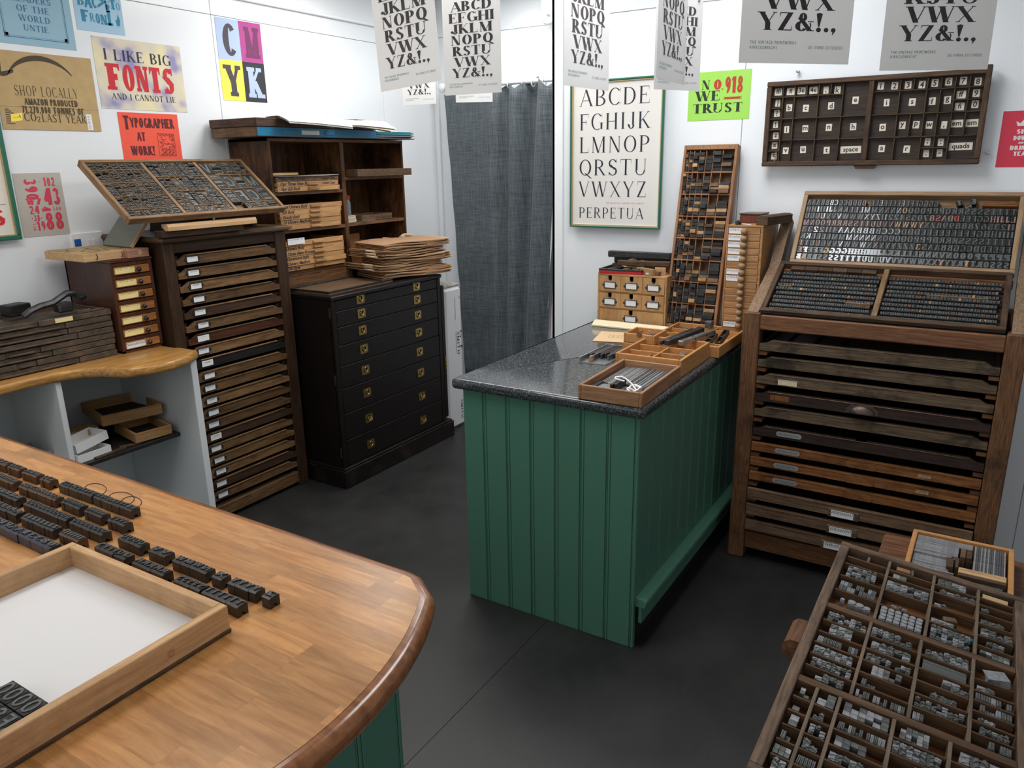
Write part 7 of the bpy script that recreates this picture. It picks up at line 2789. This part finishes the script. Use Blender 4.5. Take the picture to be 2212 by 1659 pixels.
rr = random.Random(404)
stuff = MB()
nind = 0
SECN = ('nearest third', 'middle third', 'farthest third')


def put(kind, w, d, h, x, y, seed, rz, lab, grp, name='ornament', z=.0066):
    global nind
    o = link(name, orn_mesh(kind, w, d, h, seed), None, MO @ T(x, y, z) @ RZ(rz))
    tag(o, lab, 'ornament', grp)
    nind += 1


for (si, c, r_, x0, y0, x1, y1) in ocells:
    W_, H_ = x1 - x0, y1 - y0
    if W_ < .012 or H_ < .012:
        continue
    special = None
    if (si, c, r_) in ((2, 1, 4),):
        special = 'disc'
    elif (si, c, r_) == (2, 0, 4):
        special = 'fewdisc'
    elif (si, c, r_) in ((1, 0, 0), (1, 1, 0), (1, 2, 0)):
        special = 'star'
    elif (si, c, r_) == (1, 2, 1):
        special = 'strips'
    elif (si, c, r_) == (1, 3, 0):
        special = 'fan'
    elif (si, c, r_) in ((2, 0, 0), (2, 0, 1), (2, 1, 0), (2, 3, 1), (2, 3, 0), (2, 3, 2)):
        special = 'empty'
    elif (si, c) == (2, 2) and r_ in (2, 3):
        special = 'sparse'
    elif rr.random() < .10:
        special = 'sparse'
    h = .0232
    if special == 'disc':
        for i in range(6):
            for j in range(4):
                put('disc', .0125, .0125, h, x0 + .003 + .0138 * i, y0 + .002 + .0140 * j, 2, rr.uniform(-4, 4), 'pale round topped piece in the farthest third of ornament case', 'round topped pieces in the ornament case')
        continue
    if special == 'fewdisc':
        for i in range(4):
            s = (.009, .016, .016, .014)[i]
            put('disc', s, s, h, x0 + .016 + .016 * i, y0 + .022 - .002 * i, 2, 0, 'pale round topped piece in a row of four by the rail', 'four round pieces by the rail')
        o = MB().box((0, 0, 0), (.078, .006, .004), .0005).build('metal_rule', M_LEADL, None, M=MO @ T(x0 + .004, y0 + .006, .018) @ RY(6))
        tag(o, 'thin pale metal rule beside the four round pieces', 'rule')
        continue
    if special == 'strips':
        for i in range(36):
            o = MB().box((0, 0, 0), (.0019, .032, .021), 0).build('metal_strip', M_LEADG, None, M=MO @ T(x0 + .004 + .0021 * i, y0 + .003, .0066))
            tag(o, 'thin metal strip stacked on edge in the middle third of ornament case', 'strip', 'strips on edge in the ornament case')
        continue
    if special == 'fan':
        for i in range(12):
            o = MB().box((0, 0, 0), (.040, .028, .0016), 0).build('card_slip', M_LEADL, None, M=MO @ T(x0 + .014 + .0008 * i, y0 + .010, .0070 + .0019 * i) @ RZ(-25 + 4.5 * i))
            tag(o, 'pale metal slip fanned in the middle third of ornament case', 'slip', 'fanned slips in the ornament case')
        continue
    if special == 'empty':
        if (si, c, r_) == (2, 1, 0):
            tag(MB().box((0, 0, 0), (.030, .016, .018), .001).build('wood_block', W_TYPETAN, None, M=MO @ T(x0 + .012, y0 + .008, .012)), 'tan wood block in a far cell of the ornament case', 'block')
        if (si, c, r_) == (2, 3, 0):
            tag(sheet_mb(.050, .022, .0006).build('card_slip', M_CARDBOARD, None, M=MO @ T(x0 + .004, y0 + .002, .022) @ RX(12)), 'brown card with blue line in far corner of ornament case', 'card')
        if (si, c, r_) == (2, 3, 2):
            put('flower', .014, .012, h, x0 + .004, y0 + .006, 1, 10, 'dark ornament alone in a far right cell of ornament case', None)
        continue
    n_lim = 3 if special == 'sparse' else 99
    kind0 = 'star' if special == 'star' else rr.choice(('flower', 'flower', 'lines', 'plain', 'flower'))
    s = rr.choice((.0085, .010, .012, .014)) if special != 'star' else .0105
    fill = 1.0 if special == 'star' else rr.choice((1, 1, .95, .8, .65))
    nx = max(1, int(W_ * fill / (s + .0004)))
    sy = s * (rr.choice((1, 1, 1.3)) if kind0 != 'star' else 1)
    if kind0 == 'lines':
        s, sy = rr.choice((.0055, .008)), min(H_ - .003, .020)
        nx = max(1, int(W_ * fill / (s + .0004)))
    ny = max(1, int((H_ - .001) / (sy + .0005)))
    sx0 = rr.uniform(0, W_ - nx * (s + .0004))
    k = 0
    for j in range(ny):
        for i in range(nx):
            if rr.random() < .10 or k >= n_lim:
                continue
            kk = kind0 if kind0 != 'star' or rr.random() < .75 else 'flower'
            x, y = x0 + sx0 + i * (s + .0004), y0 + .001 + j * (sy + .0005)
            hz = h if rr.random() > .08 else .014
            if nind < 300 and (si < 2 or kind0 == 'star' or special == 'sparse'):
                nm = {'star': 'metal star ornament', 'flower': 'metal flower ornament', 'lines': 'ribbed metal ornament', 'plain': 'plain metal block'}[kk]
                put(kk, s, sy, hz, x, y, rr.randint(0, 5), 0 if k % 7 else rr.uniform(-6, 6), '%s in column %s of the %s of ornament case' % (nm, ('one', 'two', 'three', 'four', 'five')[c] + ' from the aisle', SECN[si]), 'metal ornaments in the case')
            else:
                me = orn_mesh(kk, s, sy, hz, rr.randint(0, 5))
                b = len(stuff.v)
                Mx = T(x, y, .0066)
                stuff.v += [tuple(Mx @ v.co) for v in me.vertices]
                for q in me.polygons:
                    stuff.f.append(tuple(b + a for a in q.vertices))
                    stuff.m.append(q.material_index + (0 if me.materials[0] is OM[0] else 2 if me.materials[0] is OM[1] else 4))
            k += 1
o = stuff.build('small_ornaments', [OM[0], OTOP[0], OM[1], OTOP[1], OM[2], OTOP[2]], None, M=MO)
tag(o, 'many small dull metal ornaments packed in the far cells of the case', 'ornament', kind='stuff')
tag(MB().box((0, 0, 0), (.030, .016, .014), .003).build('blue_eraser', plain('turquoise_label', srgb(60, 150, 160), .6), None, M=MO @ T(.272, .640, .010) @ RZ(-10)), 'turquoise labelled piece in the far third of the ornament case', 'piece')
tag(MB().box((0, 0, 0), (.026, .018, .022), .002).build('wood_block', W_TYPEBRN, None, M=MO @ T(.245, .668, .007) @ RZ(20)), 'dark brown block above the turquoise piece in ornament case', 'block')

# box of leads and wood strips on the bench behind it
ML = T(1.870, .083, .6608) @ RZ(-91.5) @ T(0, 0, 0)
ML = frame((1.905, .082, .6608), (-.012, -1, 0), (1, -.012, 0))
lb_ = wood_case('lead_box', 'orange edged box packed with silver leads and wood strips on bench', ML, .232, .272, .042, .012, W_BEECH, W_BEECH, W_TYPEBRN, 'box')
y = .250
rr = random.Random(91)
k = 0
while y > .075:
    th = rr.choice((.0036, .0044, .0052))
    L_ = .128 if y > .222 else .098 if y > .16 else rr.uniform(.075, .095)
    o = MB().box((0, 0, 0), (L_, th * .9, .030 - (.006 if y < .15 else 0)), .0004).build('lead_strip', M_LEADL if rr.random() < .7 else M_STEEL, None, M=ML @ T(.0135, y, .0066))
    tag(o, 'silver grey lead lying crosswise in the orange edged box', 'lead', 'crosswise leads in the orange edged box')
    y -= th
x = .146
while x < .214:
    th = rr.choice((.0034, .0042, .005))
    o = MB().box((0, 0, 0), (th * .88, .150, .030), .0004).build('lead_strip', M_LEADL if rr.random() < .55 else M_LEAD, None, M=ML @ T(x, .105, .0066))
    tag(o, 'silver grey lead lying lengthwise at the wall side of orange edged box', 'lead', 'lengthwise leads in the orange edged box')
    x += th
for k, (x, y, w_, d_, m, s) in enumerate(((.116, .165, .0125, .050, W_TYPEBRN, 'short dark brown wood block, left of a pair in orange edged box'), (.1295, .165, .0125, .050, W_TYPEBRN, 'short dark brown wood block, right of a pair in orange edged box'),
                                         (.090, .095, .016, .050, W_TYPEBRN, 'slanting brown wood strip in the middle of orange edged box'), (.108, .100, .008, .055, W_OLD, 'thin dark strip beside the slanting brown strip'),
                                         )):
    tag(MB().box((0, 0, 0), (w_ * .94, d_, .034), .001).build('wood_block', m, None, M=ML @ T(x, y, .0068) @ RZ(3 if k == 2 else 0)), s, 'block')
for k, (y, m, s) in enumerate(((.088, W_TYPETAN, 'upper tan wood strip lying across the orange edged box'), (.074, W_PINE, 'palest tan wood strip lying across the orange edged box'), (.058, W_TYPEBRN, 'dark brown wood strip below the tan strips in orange edged box'))):
    tag(MB().box((0, 0, 0), (.100, .0125, .036), .001).build('wood_strip', m, None, M=ML @ T(.1165, y, .0068)), s, 'strip')
for k in range(9):
    o = MB().box((0, 0, 0), (.094, .0036, .026), .0004).build('lead_strip', M_LEADG, None, M=ML @ T(.1165, .020 + .0040 * k, .0068))
    tag(o, 'greenish lead in the near corner of orange edged box', 'lead', 'greenish leads in the orange edged box')

pf = thing('leaning_print', 'pale framed sheet with buff border standing behind the low bench', 'framed sheet', T(.75, -.262, 0))
MB().box((0, 0, 0), (1.42, .010, .70), .001).build('backing', plain('buff_border', srgb(206, 190, 168), .6), pf)
MB().box((.03, .010, .03), (1.39, .0115, .67)).build('sheet', plain('pale_blue_grey_sheet', srgb(176, 190, 204), .35), pf)
